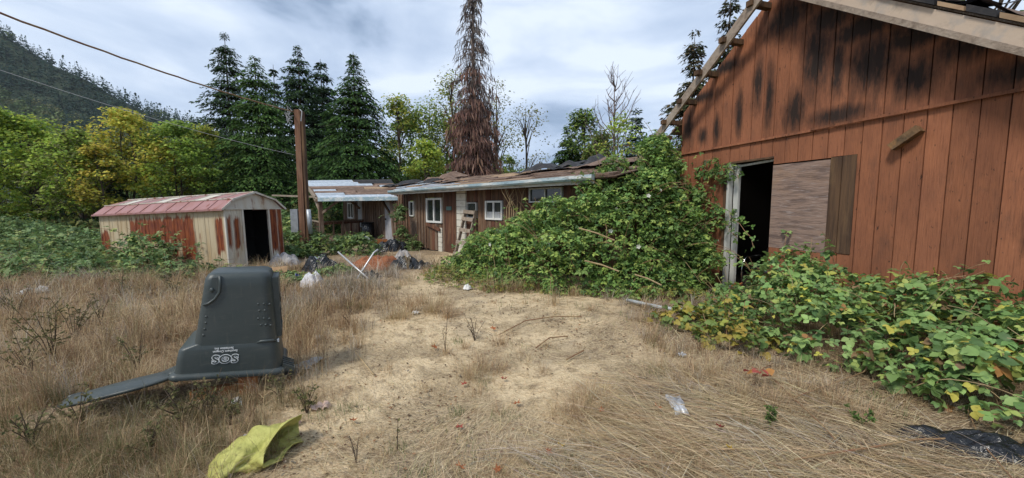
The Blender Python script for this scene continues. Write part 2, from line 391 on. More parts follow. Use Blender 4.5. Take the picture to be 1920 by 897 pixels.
def stain_paint():
    """red-orange barn paint with black mould whose patches keep to one place on the wall"""
    m, t, b = nodes_of('barn_paint')
    b.inputs['Roughness'].default_value = 0.8; b.inputs['Specular IOR Level'].default_value = 0.2
    tc = t.nodes.new('ShaderNodeTexCoord')
    oi0 = t.nodes.new('ShaderNodeObjectInfo')
    cxyz = t.nodes.new('ShaderNodeCombineXYZ'); link(t, oi0.outputs['Random'], cxyz.inputs[2])
    vsc = t.nodes.new('ShaderNodeVectorMath'); vsc.operation = 'MULTIPLY_ADD'; vsc.inputs[1].default_value = (0, 0, 9)
    link(t, cxyz.outputs[0], vsc.inputs[0]); link(t, tc.outputs['Object'], vsc.inputs[2])
    def noise(sc3, ns, lo, hi, amt=1.0, detail=7, own=False):
        mp = t.nodes.new('ShaderNodeMapping'); mp.inputs['Scale'].default_value = sc3
        mp.inputs['Location'].default_value = (random.uniform(0, 9), 0, random.uniform(0, 9))
        link(t, vsc.outputs[0] if own else tc.outputs['Object'], mp.inputs[0])
        n = t.nodes.new('ShaderNodeTexNoise'); n.inputs['Scale'].default_value = ns; n.inputs['Detail'].default_value = detail; n.inputs['Roughness'].default_value = 0.65
        link(t, mp.outputs[0], n.inputs[0])
        mr = t.nodes.new('ShaderNodeMapRange'); mr.inputs[1].default_value = lo; mr.inputs[2].default_value = hi; mr.inputs[4].default_value = amt
        link(t, n.outputs[0], mr.inputs[0]); return mr.outputs[0]
    def mixc(f, a, c2):
        mx = t.nodes.new('ShaderNodeMix'); mx.data_type = 'RGBA'
        link(t, f, mx.inputs[0])
        if isinstance(a, tuple): mx.inputs[6].default_value = (*a, 1)
        else: link(t, a, mx.inputs[6])
        mx.inputs[7].default_value = (*c2, 1); return mx.outputs[2]
    def math2(op, a, bb):
        n = t.nodes.new('ShaderNodeMath'); n.operation = op; n.use_clamp = (op != 'SUBTRACT')
        for i, q in enumerate((a, bb)):
            if isinstance(q, (int, float)): n.inputs[i].default_value = q
            else: link(t, q, n.inputs[i])
        return n.outputs[0]
    cur = mixc(noise((1.2, 1, 0.5), 2.0, 0.38, 0.66), (0.335, 0.132, 0.066), (0.235, 0.094, 0.051))
    cur = mixc(noise((1.6, 1, 1.0), 1.5, 0.56, 0.74, 0.5), cur, (0.40, 0.165, 0.075))
    cur = mixc(noise((26, 1, 1.2), 3.0, 0.50, 0.72, 0.75, 7, True), cur, (0.12, 0.046, 0.026))
    cur = mixc(noise((2.5, 1, 0.9), 2.0, 0.54, 0.70, 0.55, 8, True), cur, (0.135, 0.065, 0.042))
    cur = mixc(noise((30, 1, 2.5), 3.0, 0.60, 0.74, 0.5, 5), cur, (0.43, 0.22, 0.13))
    # mould patches (centre s, centre z, half width, half height)
    tot = None
    for (cs, cz, ws, wz) in [(2.13, 3.36, 0.40, 0.50), (1.72, 3.45, 0.13, 0.55), (1.42, 3.70, 0.26, 0.75), (0.72, 3.30, 0.09, 0.70), (0.50, 3.6, 0.12, 0.55), (0.95, 4.45, 0.6, 0.35), (1.6, 4.15, 0.55, 0.3), (2.0, 3.85, 0.8, 0.22), (2.5, 3.50, 0.8, 0.18), (-0.75, 3.7, 0.5, 0.14), (-0.2, 4.1, 0.5, 0.14),
                             (1.15, 3.0, 0.22, 0.4), (2.55, 3.05, 0.28, 0.3), (1.75, 2.80, 0.5, 0.16), (2.6, 3.6, 0.5, 0.28), (3.0, 3.25, 0.5, 0.22), (3.5, 2.85, 0.6, 0.2),
                             (-0.35, 3.0, 0.10, 0.35), (0.15, 3.2, 0.10, 0.5), (-0.7, 2.95, 0.15, 0.2), (3.7, 1.3, 0.25, 0.35), (-1.1, 3.2, 0.2, 0.5)]:
        mp = t.nodes.new('ShaderNodeMapping'); mp.vector_type = 'POINT'
        mp.inputs['Location'].default_value = (-cs / ws, 0, -cz / wz); mp.inputs['Scale'].default_value = (1 / ws, 0, 1 / wz)
        link(t, tc.outputs['Object'], mp.inputs[0])
        ln = t.nodes.new('ShaderNodeVectorMath'); ln.operation = 'LENGTH'; link(t, mp.outputs[0], ln.inputs[0])
        mr = t.nodes.new('ShaderNodeMapRange'); mr.interpolation_type = 'SMOOTHSTEP'
        mr.inputs[1].default_value = 1.5; mr.inputs[2].default_value = 0.0; mr.inputs[3].default_value = 0; mr.inputs[4].default_value = 1
        link(t, ln.outputs['Value'], mr.inputs[0])
        tot = mr.outputs[0] if tot is None else math2('MAXIMUM', tot, mr.outputs[0])
    nz = noise((6.0, 1, 1.6), 2.4, 0.15, 0.85, 1.0, 10, True)
    fac = math2('ADD', tot, nz)
    mr = t.nodes.new('ShaderNodeMapRange'); mr.inputs[1].default_value = 0.62; mr.inputs[2].default_value = 1.42; mr.inputs[4].default_value = 0.96
    link(t, math2('ADD', tot, 0.0), mr.inputs[0])
    n = t.nodes.new('ShaderNodeMath'); n.operation = 'ADD'; link(t, tot, n.inputs[0]); link(t, nz, n.inputs[1])
    link(t, n.outputs[0], mr.inputs[0])
    cur = mixc(mr.outputs[0], cur, (0.022, 0.017, 0.015))
    # small nicks of bare dark wood
    cur = mixc(noise((3.0, 1, 1.1), 9.0, 0.645, 0.70, 0.85, 3), cur, (0.035, 0.022, 0.016))
    cur = mixc(noise((5, 1, 0.5), 1.2, 0.52, 0.75, 0.35), cur, (0.10, 0.05, 0.035))
    oi = t.nodes.new('ShaderNodeObjectInfo')
    mv = t.nodes.new('ShaderNodeMapRange'); mv.inputs[3].default_value = 0.86; mv.inputs[4].default_value = 1.12
    link(t, oi.outputs['Random'], mv.inputs[0])
    vm = t.nodes.new('ShaderNodeVectorMath'); vm.operation = 'SCALE'; link(t, cur, vm.inputs[0]); link(t, mv.outputs[0], vm.inputs['Scale'])
    link(t, vm.outputs[0], b.inputs['Base Color'])
    mp = t.nodes.new('ShaderNodeMapping'); mp.inputs['Scale'].default_value = (16, 1, 1.0); link(t, tc.outputs['Object'], mp.inputs[0])
    n = t.nodes.new('ShaderNodeTexNoise'); n.inputs['Scale'].default_value = 5; n.inputs['Detail'].default_value = 5; link(t, mp.outputs[0], n.inputs[0])
    bp = t.nodes.new('ShaderNodeBump'); bp.inputs['Strength'].default_value = 0.45; bp.inputs['Distance'].default_value = 0.01
    link(t, n.outputs[0], bp.inputs['Height']); link(t, bp.outputs[0], b.inputs['Normal'])
    return m
M['barn'] = stain_paint()

def rusty(name, paint, rust_box, speck=0.70, amount=0.0):
    """painted sheet steel; rust fills the given boxes (x0, x1, z0, z1) with ragged edges, plus specks and runs"""
    m, t, b = nodes_of(name)
    b.inputs['Roughness'].default_value = 0.6; b.inputs['Specular IOR Level'].default_value = 0.3
    tc = t.nodes.new('ShaderNodeTexCoord')
    sep = t.nodes.new('ShaderNodeSeparateXYZ'); link(t, tc.outputs['Object'], sep.inputs[0])
    def noise(sc3, ns, detail=6):
        mp = t.nodes.new('ShaderNodeMapping'); mp.inputs['Scale'].default_value = sc3; link(t, tc.outputs['Object'], mp.inputs[0])
        n = t.nodes.new('ShaderNodeTexNoise'); n.inputs['Scale'].default_value = ns; n.inputs['Detail'].default_value = detail
        link(t, mp.outputs[0], n.inputs[0]); return n.outputs[0]
    def mth(op, a, bb, clamp=False):
        n = t.nodes.new('ShaderNodeMath'); n.operation = op; n.use_clamp = clamp
        for i, q in enumerate((a, bb)):
            if isinstance(q, (int, float)): n.inputs[i].default_value = q
            else: link(t, q, n.inputs[i])
        return n.outputs[0]
    wob = mth('MULTIPLY', mth('SUBTRACT', noise((7, 7, 1.2), 3.0), 0.5), 0.55)
    zz = mth('ADD', sep.outputs[2], wob)
    xx = mth('ADD', sep.outputs[0], mth('MULTIPLY', wob, 0.16))
    yy = mth('ADD', sep.outputs[1], mth('MULTIPLY', wob, 0.12))
    # scalloped top edge that follows the ribs
    sc = mth('MULTIPLY', mth('ABSOLUTE', mth('SINE', mth('MULTIPLY', sep.outputs[0], PI / 0.36), 0), 0), 0.10)
    zs = mth('SUBTRACT', zz, sc)
    def inside(v, lo, hi, soft):
        a = t.nodes.new('ShaderNodeMapRange'); a.inputs[1].default_value = lo - soft; a.inputs[2].default_value = lo + soft; link(t, v, a.inputs[0])
        c = t.nodes.new('ShaderNodeMapRange'); c.inputs[1].default_value = hi + soft; c.inputs[2].default_value = hi - soft; link(t, v, c.inputs[0])
        return mth('MULTIPLY', a.outputs[0], c.outputs[0])
    tot = 0.0
    for (ax, lo, hi, z0, z1) in rust_box:
        f = mth('MULTIPLY', inside(xx if ax == 'x' else yy, lo, hi, 0.035), inside(zs, z0, z1, 0.05))
        tot = mth('MAXIMUM', tot, f)
    sp = t.nodes.new('ShaderNodeMapRange'); sp.inputs[1].default_value = speck - 0.06; sp.inputs[2].default_value = speck + 0.05; sp.inputs[4].default_value = 0.8
    link(t, noise((1.6, 1.6, 0.5), 4.0), sp.inputs[0])
    tot = mth('MAXIMUM', tot, sp.outputs[0])
    def mixc(f, a, c2):
        mx = t.nodes.new('ShaderNodeMix'); mx.data_type = 'RGBA'
        link(t, f, mx.inputs[0])
        if isinstance(a, tuple): mx.inputs[6].default_value = (*a, 1)
        else: link(t, a, mx.inputs[6])
        if isinstance(c2, tuple): mx.inputs[7].default_value = (*c2, 1)
        else: link(t, c2, mx.inputs[7])
        return mx.outputs[2]
    d1 = t.nodes.new('ShaderNodeMapRange'); d1.inputs[1].default_value = 0.45; d1.inputs[2].default_value = 0.72; d1.inputs[4].default_value = 0.7
    link(t, noise((2, 2, 0.6), 2.2), d1.inputs[0])
    pc = mixc(d1.outputs[0], paint, (paint[0] * 0.78, paint[1] * 0.64, paint[2] * 0.48))
    d2 = t.nodes.new('ShaderNodeMapRange'); d2.inputs[1].default_value = 0.35; d2.inputs[2].default_value = 0.68
    link(t, noise((4, 4, 1.0), 4), d2.inputs[0])
    rc = mixc(d2.outputs[0], (0.115, 0.026, 0.014), (0.27, 0.075, 0.022))
    link(t, mixc(tot, pc, rc), b.inputs['Base Color'])
    return m
# shed-local: x runs along the long side from the front corner (0) to the back (-4.7), y across the front
M['shed_side'] = rusty('shed_side_paint', (0.47, 0.39, 0.26), [('x', -3.45, -1.05, 0.62, 1.27), ('x', -1.55, -1.02, 0.05, 1.0), ('x', -4.7, -4.32, 0.0, 0.95), ('x', -0.32, -0.08, 0.35, 1.2), ('x', -1.95, -1.68, 0.25, 0.9)])
M['shed_front'] = rusty('shed_front_paint', (0.56, 0.52, 0.43), [('y', 0.03, 0.13, 0.55, 1.30), ('y', 0.20, 0.34, 0.5, 1.30), ('y', 0.40, 0.44, 0.6, 1.05), ('y', 1.10, 1.36, 0.30, 1.55), ('y', 1.36, 1.52, 0.12, 1.55)])
M['shed_roof'] = rusty('shed_roof_paint', (0.32, 0.17, 0.165), [], speck=0.65)
M['shed_trim'] = rusty('shed_trim_paint', (0.56, 0.53, 0.46), [], speck=0.62)

# ================================================================== GROUND
def gz(X, Y):
    X = np.asarray(X, float); Y = np.asarray(Y, float)
    near = 1 - sstep(14, 22, np.hypot(X, Y))
    z = (fbm(X, Y, 2.6, 3) - 0.5) * 0.16 * near
    return z
def gzf(X, Y): return float(gz(np.array([X]), np.array([Y]))[0])
def axis_coords(lo, hi, step, far_lo, far_hi, n):
    a = np.arange(lo, hi + 1e-6, step)
    g1 = hi + (far_hi - hi) * (np.linspace(0, 1, n + 1)[1:] ** 3); g0 = lo - (lo - far_lo) * (np.linspace(0, 1, n + 1)[1:] ** 3)
    return np.concatenate([g0[::-1], a, g1])
gx = axis_coords(-12.5, 7.5, 0.11, -1500, 1500, 26)
gy = axis_coords(-3.0, 15.0, 0.11, -400, 1600, 26)
GX, GY = np.meshgrid(gx, gy, indexing='ij')
GZ = gz(GX, GY)
def ground_colour(X, Y):
    X = np.asarray(X, float); Y = np.asarray(Y, float)
    n1 = fbm(X, Y, 1.5, 20); n2 = fbm(X, Y, 0.55, 31); n3 = fbm(X, Y, 5.0, 44)
    straw = np.array([0.62, 0.49, 0.315]); brown = np.array([0.28, 0.20, 0.13]); dark = np.array([0.12, 0.085, 0.055]); green = np.array([0.10, 0.11, 0.045])
    # the trodden pale strip runs from the middle foreground to the yard by the house
    mid = -0.25 + 0.10 * (Y - 4) ; half = 1.75 + 0.10 * Y
    path = 1 - sstep(0.55, 1.25, np.abs(X - mid) / half + (n1 - 0.5) * 0.9)
    path = path * (1 - sstep(13, 17, Y)) * sstep(0.4, 2.0, Y + (n1 - 0.5) * 1.6)
    c = brown[None] + (straw - brown)[None] * path.ravel()[:, None]
    k = sstep(0.52, 0.68, n2).ravel()[:, None] * (1 - 0.15 * path.ravel()[:, None])
    c = c * (1 - 0.62 * k) + dark[None] * 0.62 * k
    n5 = fbm(X, Y, 0.28, 77); k = (sstep(0.60, 0.72, n5) * sstep(0.42, 0.6, n1)).ravel()[:, None]
    c = c * (1 - 0.5 * k) + np.array([[0.20, 0.17, 0.14]]) * 0.5 * k
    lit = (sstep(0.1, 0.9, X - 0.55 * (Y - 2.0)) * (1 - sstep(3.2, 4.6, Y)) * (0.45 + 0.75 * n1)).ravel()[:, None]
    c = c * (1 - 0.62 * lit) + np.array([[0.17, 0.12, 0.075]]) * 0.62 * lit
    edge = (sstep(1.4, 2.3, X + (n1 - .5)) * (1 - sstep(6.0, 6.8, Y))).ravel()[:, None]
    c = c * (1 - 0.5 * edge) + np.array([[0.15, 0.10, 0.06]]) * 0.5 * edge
    wood = sstep(12.5, 17, Y + np.abs(X) * 0.15 + (n3 - 0.5) * 4).ravel()[:, None]
    c = c * (1 - wood) + (dark * 0.7 + green * 0.5)[None] * wood
    far = sstep(60, 120, Y).ravel()[:, None]
    c = c * (1 - far) + green[None] * 0.8 * far
    return c
nxg, nyg = len(gx), len(gy)
idx = np.arange(nxg * nyg).reshape(nxg, nyg)
gq = np.stack([idx[:-1, :-1], idx[1:, :-1], idx[1:, 1:], idx[:-1, 1:]], -1).reshape(-1, 4)
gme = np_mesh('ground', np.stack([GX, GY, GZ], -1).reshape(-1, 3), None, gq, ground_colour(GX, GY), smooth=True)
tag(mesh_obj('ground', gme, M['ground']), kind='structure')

# ================================================================== HILL
RP = np.array([(-600, -250), (-200, -85), (0, 47), (60, 84), (110, 116), (170, 146), (230, 186), (290, 211), (365, 232), (450, 262), (560, 310), (700, 355), (790, 384), (830, 387)], float)
RX = (RP[:, 0] - 960) / F * 400; RZ = np.maximum((HY - RP[:, 1]) / F * 400 - 1, -0.5)
def hillz(X, Y):
    zr = np.interp(X, RX, RZ)
    t = np.clip((Y - 120) / 280.0, 0, 1.0)
    back = 1 - np.clip((Y - 400) / 200, 0, 1) ** 1.3
    return zr * (t ** 1.15) * back + (fbm(X, Y, 60, 9) - 0.5) * 10 * t * back - 0.6
hx = np.linspace(-900, -70, 70); hy = np.linspace(118, 590, 50)
HX, HYY = np.meshgrid(hx, hy, indexing='ij'); HZ = hillz(HX, HYY)
hi_ = np.arange(70 * 50).reshape(70, 50)
hq = np.stack([hi_[:-1, :-1], hi_[1:, :-1], hi_[1:, 1:], hi_[:-1, 1:]], -1).reshape(-1, 4)
hme = np_mesh('hill', np.stack([HX, HYY, HZ], -1).reshape(-1, 3), None, hq, np.tile([[0.035, 0.05, 0.025]], (3500, 1)), smooth=True)
M['hill'] = mat('hill_soil', (0.04, 0.05, 0.03), 0.95, attr=True)
tag(mesh_obj('hill', hme, M['hill']), kind='structure')

def hill_forest():
    N = 5200
    X = rng.uniform(-640, -130, N); Y = rng.uniform(195, 412, N)
    Z = hillz(X, Y)
    keep = Z > 1.5; X, Y, Z = X[keep], Y[keep], Z[keep]; N = len(X)
    patch = fbm(X, Y, 95, 17) + rng.uniform(-0.12, 0.12, N) - 0.10 * sstep(60, 130, Z)
    dec = patch > 0.54
    P, A, U, SZ, CL = [], [], [], [], []
    for i in range(N):
        if dec[i]:
            n = 30; H = rng.uniform(5.5, 9); R = rng.uniform(2.4, 4.0)
            d = rdir(n, -0.35, 1); q = np.stack([d[:, 0] * R, d[:, 1] * R, H * 0.55 + d[:, 2] * H * 0.45], 1) * rng.uniform(0.72, 1.05, (n, 1))
            P.append(q + [X[i], Y[i], Z[i]]); A.append(rdir(n)); U.append(norm(d + rdir(n) * 0.6)); SZ.append(rng.uniform(1.2, 2.1, n))
            base = np.array([(0.11, 0.155, 0.06), (0.15, 0.195, 0.075), (0.09, 0.13, 0.055), (0.17, 0.175, 0.08)][rng.integers(4)])
            CL.append(base * rng.uniform(0.7, 1.25, (n, 1)))
        else:
            n = 30; H = rng.uniform(8, 14.5); R = H * rng.uniform(0.17, 0.24)
            h = rng.uniform(0.05, 1, n) ** 0.8; a = rng.uniform(0, 2 * PI, n); r = R * (1 - h) * rng.uniform(0.5, 1.0, n)
            q = np.stack([r * np.cos(a), r * np.sin(a), h * H], 1); q[0] = (0, 0, H * 0.93)
            ax = np.stack([np.cos(a), np.sin(a), np.full(n, -0.6)], 1); ax[0] = (0, 0, 1)
            P.append(q + [X[i], Y[i], Z[i]]); A.append(ax); U.append(np.stack([np.cos(a) * 0.6, np.sin(a) * 0.6, np.ones(n)], 1) + rdir(n) * 0.3)
            SZ.append(np.maximum(R * (1.05 - h) * 1.1, 0.8)); base = np.array([(0.040, 0.075, 0.055), (0.054, 0.088, 0.058), (0.034, 0.063, 0.052)][rng.integers(3)])
            CL.append(base * rng.uniform(0.7, 1.3, (n, 1)))
    me = scatter('hillside_forest', np.concatenate(P), np.concatenate(A), np.concatenate(U), np.concatenate(SZ), np.concatenate(CL), T_QUAD, 1.5)
    tag(mesh_obj('hillside_forest', me, M['needle']), 'dark conifer and oak forest covering the far hillside', 'forest', kind='stuff')
hill_forest()

# ================================================================== TREES
GREEN_L = [(0.34, 0.46, 0.085), (0.41, 0.52, 0.09), (0.24, 0.36, 0.07), (0.48, 0.52, 0.09)]
GREEN_M = [(0.18, 0.28, 0.065), (0.24, 0.34, 0.075), (0.13, 0.21, 0.055), (0.30, 0.37, 0.08)]
GREEN_D = [(0.055, 0.095, 0.03), (0.075, 0.12, 0.035), (0.04, 0.075, 0.025)]
YELLOW = [(0.58, 0.53, 0.09), (0.64, 0.54, 0.10), (0.46, 0.48, 0.085), (0.50, 0.37, 0.07), (0.37, 0.43, 0.08)]
YELGRN = [(0.36, 0.39, 0.07), (0.29, 0.35, 0.065), (0.42, 0.38, 0.07), (0.18, 0.25, 0.05)]
OLIVE = [(0.17, 0.18, 0.06), (0.13, 0.15, 0.05), (0.22, 0.21, 0.07), (0.09, 0.11, 0.04)]

def broadleaf(name, label, px, top, Y, hw, cols, w=None, ncl=70, lpc=85, low=0.22, trunks=1, sparse=1.0, leaf=0.17, group=None, cat='tree', crad=0.10, lean=0.0):
    base = at(px, HY, Y); topp = at(px, top, Y)
    H = topp[2]; R = hw / F * Y
    root = empty(name, (base[0], base[1], 0), label=label, cat=cat, group=group)
    mb = MB()
    cl = []
    for i in range(ncl):
        h = low + (1 - low) * rng.uniform(0, 1) ** 0.85
        t = (h - low) / (1 - low)
        prof = math.sin(PI * min(1, 0.16 + 0.80 * t)) ** 0.75
        a = rng.uniform(0, 2 * PI); r = R * prof * math.sqrt(rng.uniform(0.12, 1.0))
        cl.append((r * math.cos(a) + lean * h, r * math.sin(a), h * H * 0.965))
    cl.append((lean, 0, H * 0.96)); cl.append((lean + 0.1 * R, 0, H * 0.90))
    cl = np.array(cl)
    for k in range(trunks):
        ox = (k - (trunks - 1) / 2) * R * 0.22
        tp = [(ox * 0.4, 0, -0.1), (ox * 0.6 + rng.uniform(-.1, .1), rng.uniform(-.1, .1), H * 0.22), (ox + rng.uniform(-.2, .2), rng.uniform(-.2, .2), H * 0.5), (ox * 1.3 + lean, rng.uniform(-.2, .2), H * 0.86)]
        r0 = 0.017 * H / math.sqrt(trunks)
        mb.tube(tp, [r0, r0 * 0.8, r0 * 0.5, r0 * 0.12], 7)
        for c in cl[k::trunks * 2]:
            hh = max(0.12, c[2] / H - rng.uniform(0.10, 0.28)); 
            zs = [p[2] / H for p in tp]; bx = np.interp(hh, zs, [p[0] for p in tp]); by = np.interp(hh, zs, [p[1] for p in tp])
            b = (bx, by, hh * H); mid = ((bx + c[0]) / 2, (by + c[1]) / 2, (b[2] + c[2]) / 2 + 0.03 * H)
            mb.tube([b, mid, tuple(c)], [r0 * 0.28, r0 * 0.17, r0 * 0.05], 4, cap=False)
    mb.build('trunk', M['bark'], root)
    P, A, U, CL = [], [], [], []
    for c in cl:
        n = int(lpc * sparse * rng.uniform(0.6, 1.35)); cr = H * crad * rng.uniform(0.55, 1.25)
        d = rdir(n); q = c + d * (cr * rng.uniform(0.15, 1.0, (n, 1)) ** 0.6) * [1, 1, 0.62]
        P.append(q); A.append(rdir(n, -0.9, 0.3)); U.append(norm(d * 0.45 + rdir(n) * 0.55 + [-0.15, -0.25, 0.95]))
        cc = pal(n, cols, w, 0.22) * rng.uniform(0.78, 1.22)
        CL.append(cc)
    P = np.concatenate(P); P[:, 2] = np.maximum(P[:, 2], 0.05)
    me = scatter('crown', P, np.concatenate(A), np.concatenate(U), rng.uniform(0.7, 1.3, len(P)) * leaf, np.concatenate(CL), T_QUAD, 1.15)
    mesh_obj('crown', me, M['leaf'], root)
    return root

def conifer_mesh(H, R, cols, n_lev, per, profile, droop, spray, dens=1.0, gap=0.0, w=None, trunk_r=0.014):
    mb = MB()
    mb.tube([(0, 0, -0.1), (rng.uniform(-.04, .04), 0, H * 0.5), (0, 0, H * 0.985)], [H * trunk_r, H * trunk_r * 0.55, H * 0.001], 7)
    P, A, U, CL, SZ = [], [], [], [], []
    for i in range(n_lev):
        h = (i + rng.uniform(-1.6, 1.6)) / n_lev
        h = min(max(h, 0.015), 0.995)
        rr = R * profile(h)
        nb = max(5, int(per * (0.60 + 0.45 * rr / R)))
        a0 = rng.uniform(0, 2 * PI)
        for j in range(nb):
            if rng.uniform() < gap: continue
            a = a0 + 2 * PI * j / nb + rng.uniform(-0.3, 0.3)
            L = max(0.25, rr * rng.uniform(0.55, 1.22))
            dr = droop * rng.uniform(0.7, 1.3)
            ns = max(4, int(L / spray * 6.2 * dens))
            t = np.linspace(0.12, 1, ns) + rng.uniform(-0.04, 0.04, ns)
            x = L * t; z = h * H + 0.10 * L * np.sin(t * 2.2) - dr * L * t * t
            ca, sa = math.cos(a), math.sin(a)
            side = rng.uniform(-1, 1, ns) * 0.26 * L * (1.1 - 0.75 * t)
            p = np.stack([x * ca - side * sa, x * sa + side * ca, z - np.abs(side) * 0.15 + rng.uniform(-0.08, 0.08, ns)], 1)
            sd = np.sign(side + 1e-6) * rng.uniform(-0.2, 1.5, ns)
            ax = np.stack([ca - sd * sa, sa + sd * ca, -0.35 - dr * t * 1.3 + rng.uniform(-0.25, 0.25, ns)], 1)
            P.append(p); A.append(ax); U.append(np.stack([np.full(ns, ca * 0.3), np.full(ns, sa * 0.3), np.ones(ns)], 1) + rng.normal(0, 0.55, (ns, 3)))
            CL.append(pal(ns, cols, w, 0.25) * rng.uniform(0.75, 1.25)); SZ.append(spray * rng.uniform(0.7, 1.35, ns) * (0.65 + 0.35 * min(1, rr / (0.35 * R))))
            if i % 3 == 0 and j % 2 == 0:
                mb.tube([(0, 0, h * H), (L * .5 * ca, L * .5 * sa, h * H + 0.05 * L - dr * L * .25), (L * .92 * ca, L * .92 * sa, h * H - dr * L * .8)], [0.0035 * H * (1 - h) + 0.012, 0.014, 0.006], 3, cap=False)
    P = np.concatenate(P); P[:, 2] = np.clip(P[:, 2], 0.03, H * 1.0)
    crown = scatter('crown', P, np.concatenate(A), np.concatenate(U), np.concatenate(SZ), np.concatenate(CL), T_NEEDLE, 1.45)
    return mb, crown

def conifer(name, label, px, top, Y, hw, cols, profile=lambda h: (1 - h) ** 0.75, n_lev=52, per=11, droop=0.35, spray=0.62, dens=1.0, gap=0.0, group=None, bark='bark', mats='needle', w=None):
    base = at(px, HY, Y); H = at(px, top, Y)[2]; R = hw / F * Y
    root = empty(name, (base[0], base[1], 0), rng.uniform(0, 6), label=label, cat='tree', group=group)
    mb, crown = conifer_mesh(H, R, cols, n_lev, per, profile, droop, spray, dens, gap, w)
    mb.build('trunk', M[bark], root)
    mesh_obj('crown', crown, M[mats], root)
    return root

CED = [(0.034, 0.072, 0.024), (0.048, 0.094, 0.028), (0.064, 0.115, 0.034), (0.026, 0.052, 0.020)]
CEDL = [(0.060, 0.12, 0.030), (0.080, 0.145, 0.036), (0.044, 0.088, 0.026), (0.10, 0.16, 0.042)]
FIR = [(0.026, 0.045, 0.026), (0.034, 0.058, 0.030), (0.046, 0.070, 0.034)]
SEQ = [(0.060, 0.075, 0.035), (0.085, 0.085, 0.040), (0.040, 0.055, 0.028), (0.12, 0.085, 0.045)]
full = lambda h: min(1.0, (1 - h) ** 0.72 * 1.06) * (0.90 + 0.10 * math.sin(h * 31))
wide = lambda h: min(1.0, 1.10 * (1 - h) ** 0.95)
g_con = 'tall dark conifers behind the house'
conifer('conifer_tree', 'tallest narrow dark conifer at the left end of the evergreen row', 441, 58, 33, 88, FIR + CED[:2], full, 66, 12, 0.24, 0.25, 0.95, group=g_con)
conifer('conifer_tree', 'bright green broad conifer left of the timber pole', 492, 100, 26, 104, CEDL, full, 62, 13, 0.30, 0.225, 0.95, group=g_con)
conifer('conifer_tree', 'small slim conifer tip showing between two taller evergreens', 526, 117, 42, 34, FIR, full, 50, 10, 0.24, 0.42, 1.0, group=g_con)
conifer('conifer_tree', 'tall pointed dark conifer just above the timber pole', 572, 84, 32, 104, CED + FIR, full, 66, 13, 0.26, 0.25, 0.95, group=g_con)
conifer('conifer_tree', 'thin grey green conifer tip to the right of the pole top', 612, 106, 35, 84, FIR + CED[:1], full, 60, 11, 0.24, 0.36, 1.0, group=g_con)
conifer('conifer_tree', 'broad conifer with spreading skirt above the porch roof', 672, 92, 25, 120, CED + CEDL[:2], wide, 64, 15, 0.26, 0.225, 0.95, group=g_con)
conifer('conifer_tree', 'low dark young conifer behind the rusty shed roof', 216, 330, 21, 38, FIR, wide, 30, 10, 0.22, 0.26)
conifer('conifer_tree', 'low dark conifer beside the bare thin tree behind the house', 1062, 238, 26, 62, CED + CEDL[:1], wide, 42, 12, 0.20, 0.32)
conifer('conifer_tree', 'small blue green conifer tip above the bramble mound', 1188, 198, 24, 44, [(0.05, 0.085, 0.06), (0.065, 0.10, 0.07), (0.04, 0.07, 0.05)], full, 44, 10, 0.12, 0.28)
spl = lambda h: (1 - h) ** 0.65 * (0.75 + 0.25 * math.sin(h * 22))
conifer('conifer_tree', 'sparse brownish conifer leaning out behind the barn rake board', 1290, 58, 27, 84, SEQ, spl, 60, 12, 0.22, 0.34, 0.95, 0.12, group='sparse conifers behind the barn')
conifer('conifer_tree', 'taller sparse conifer cut by the top of the photo behind barn', 1352, -28, 29, 84, SEQ, spl, 66, 12, 0.22, 0.34, 0.95, 0.12, group='sparse conifers behind the barn')

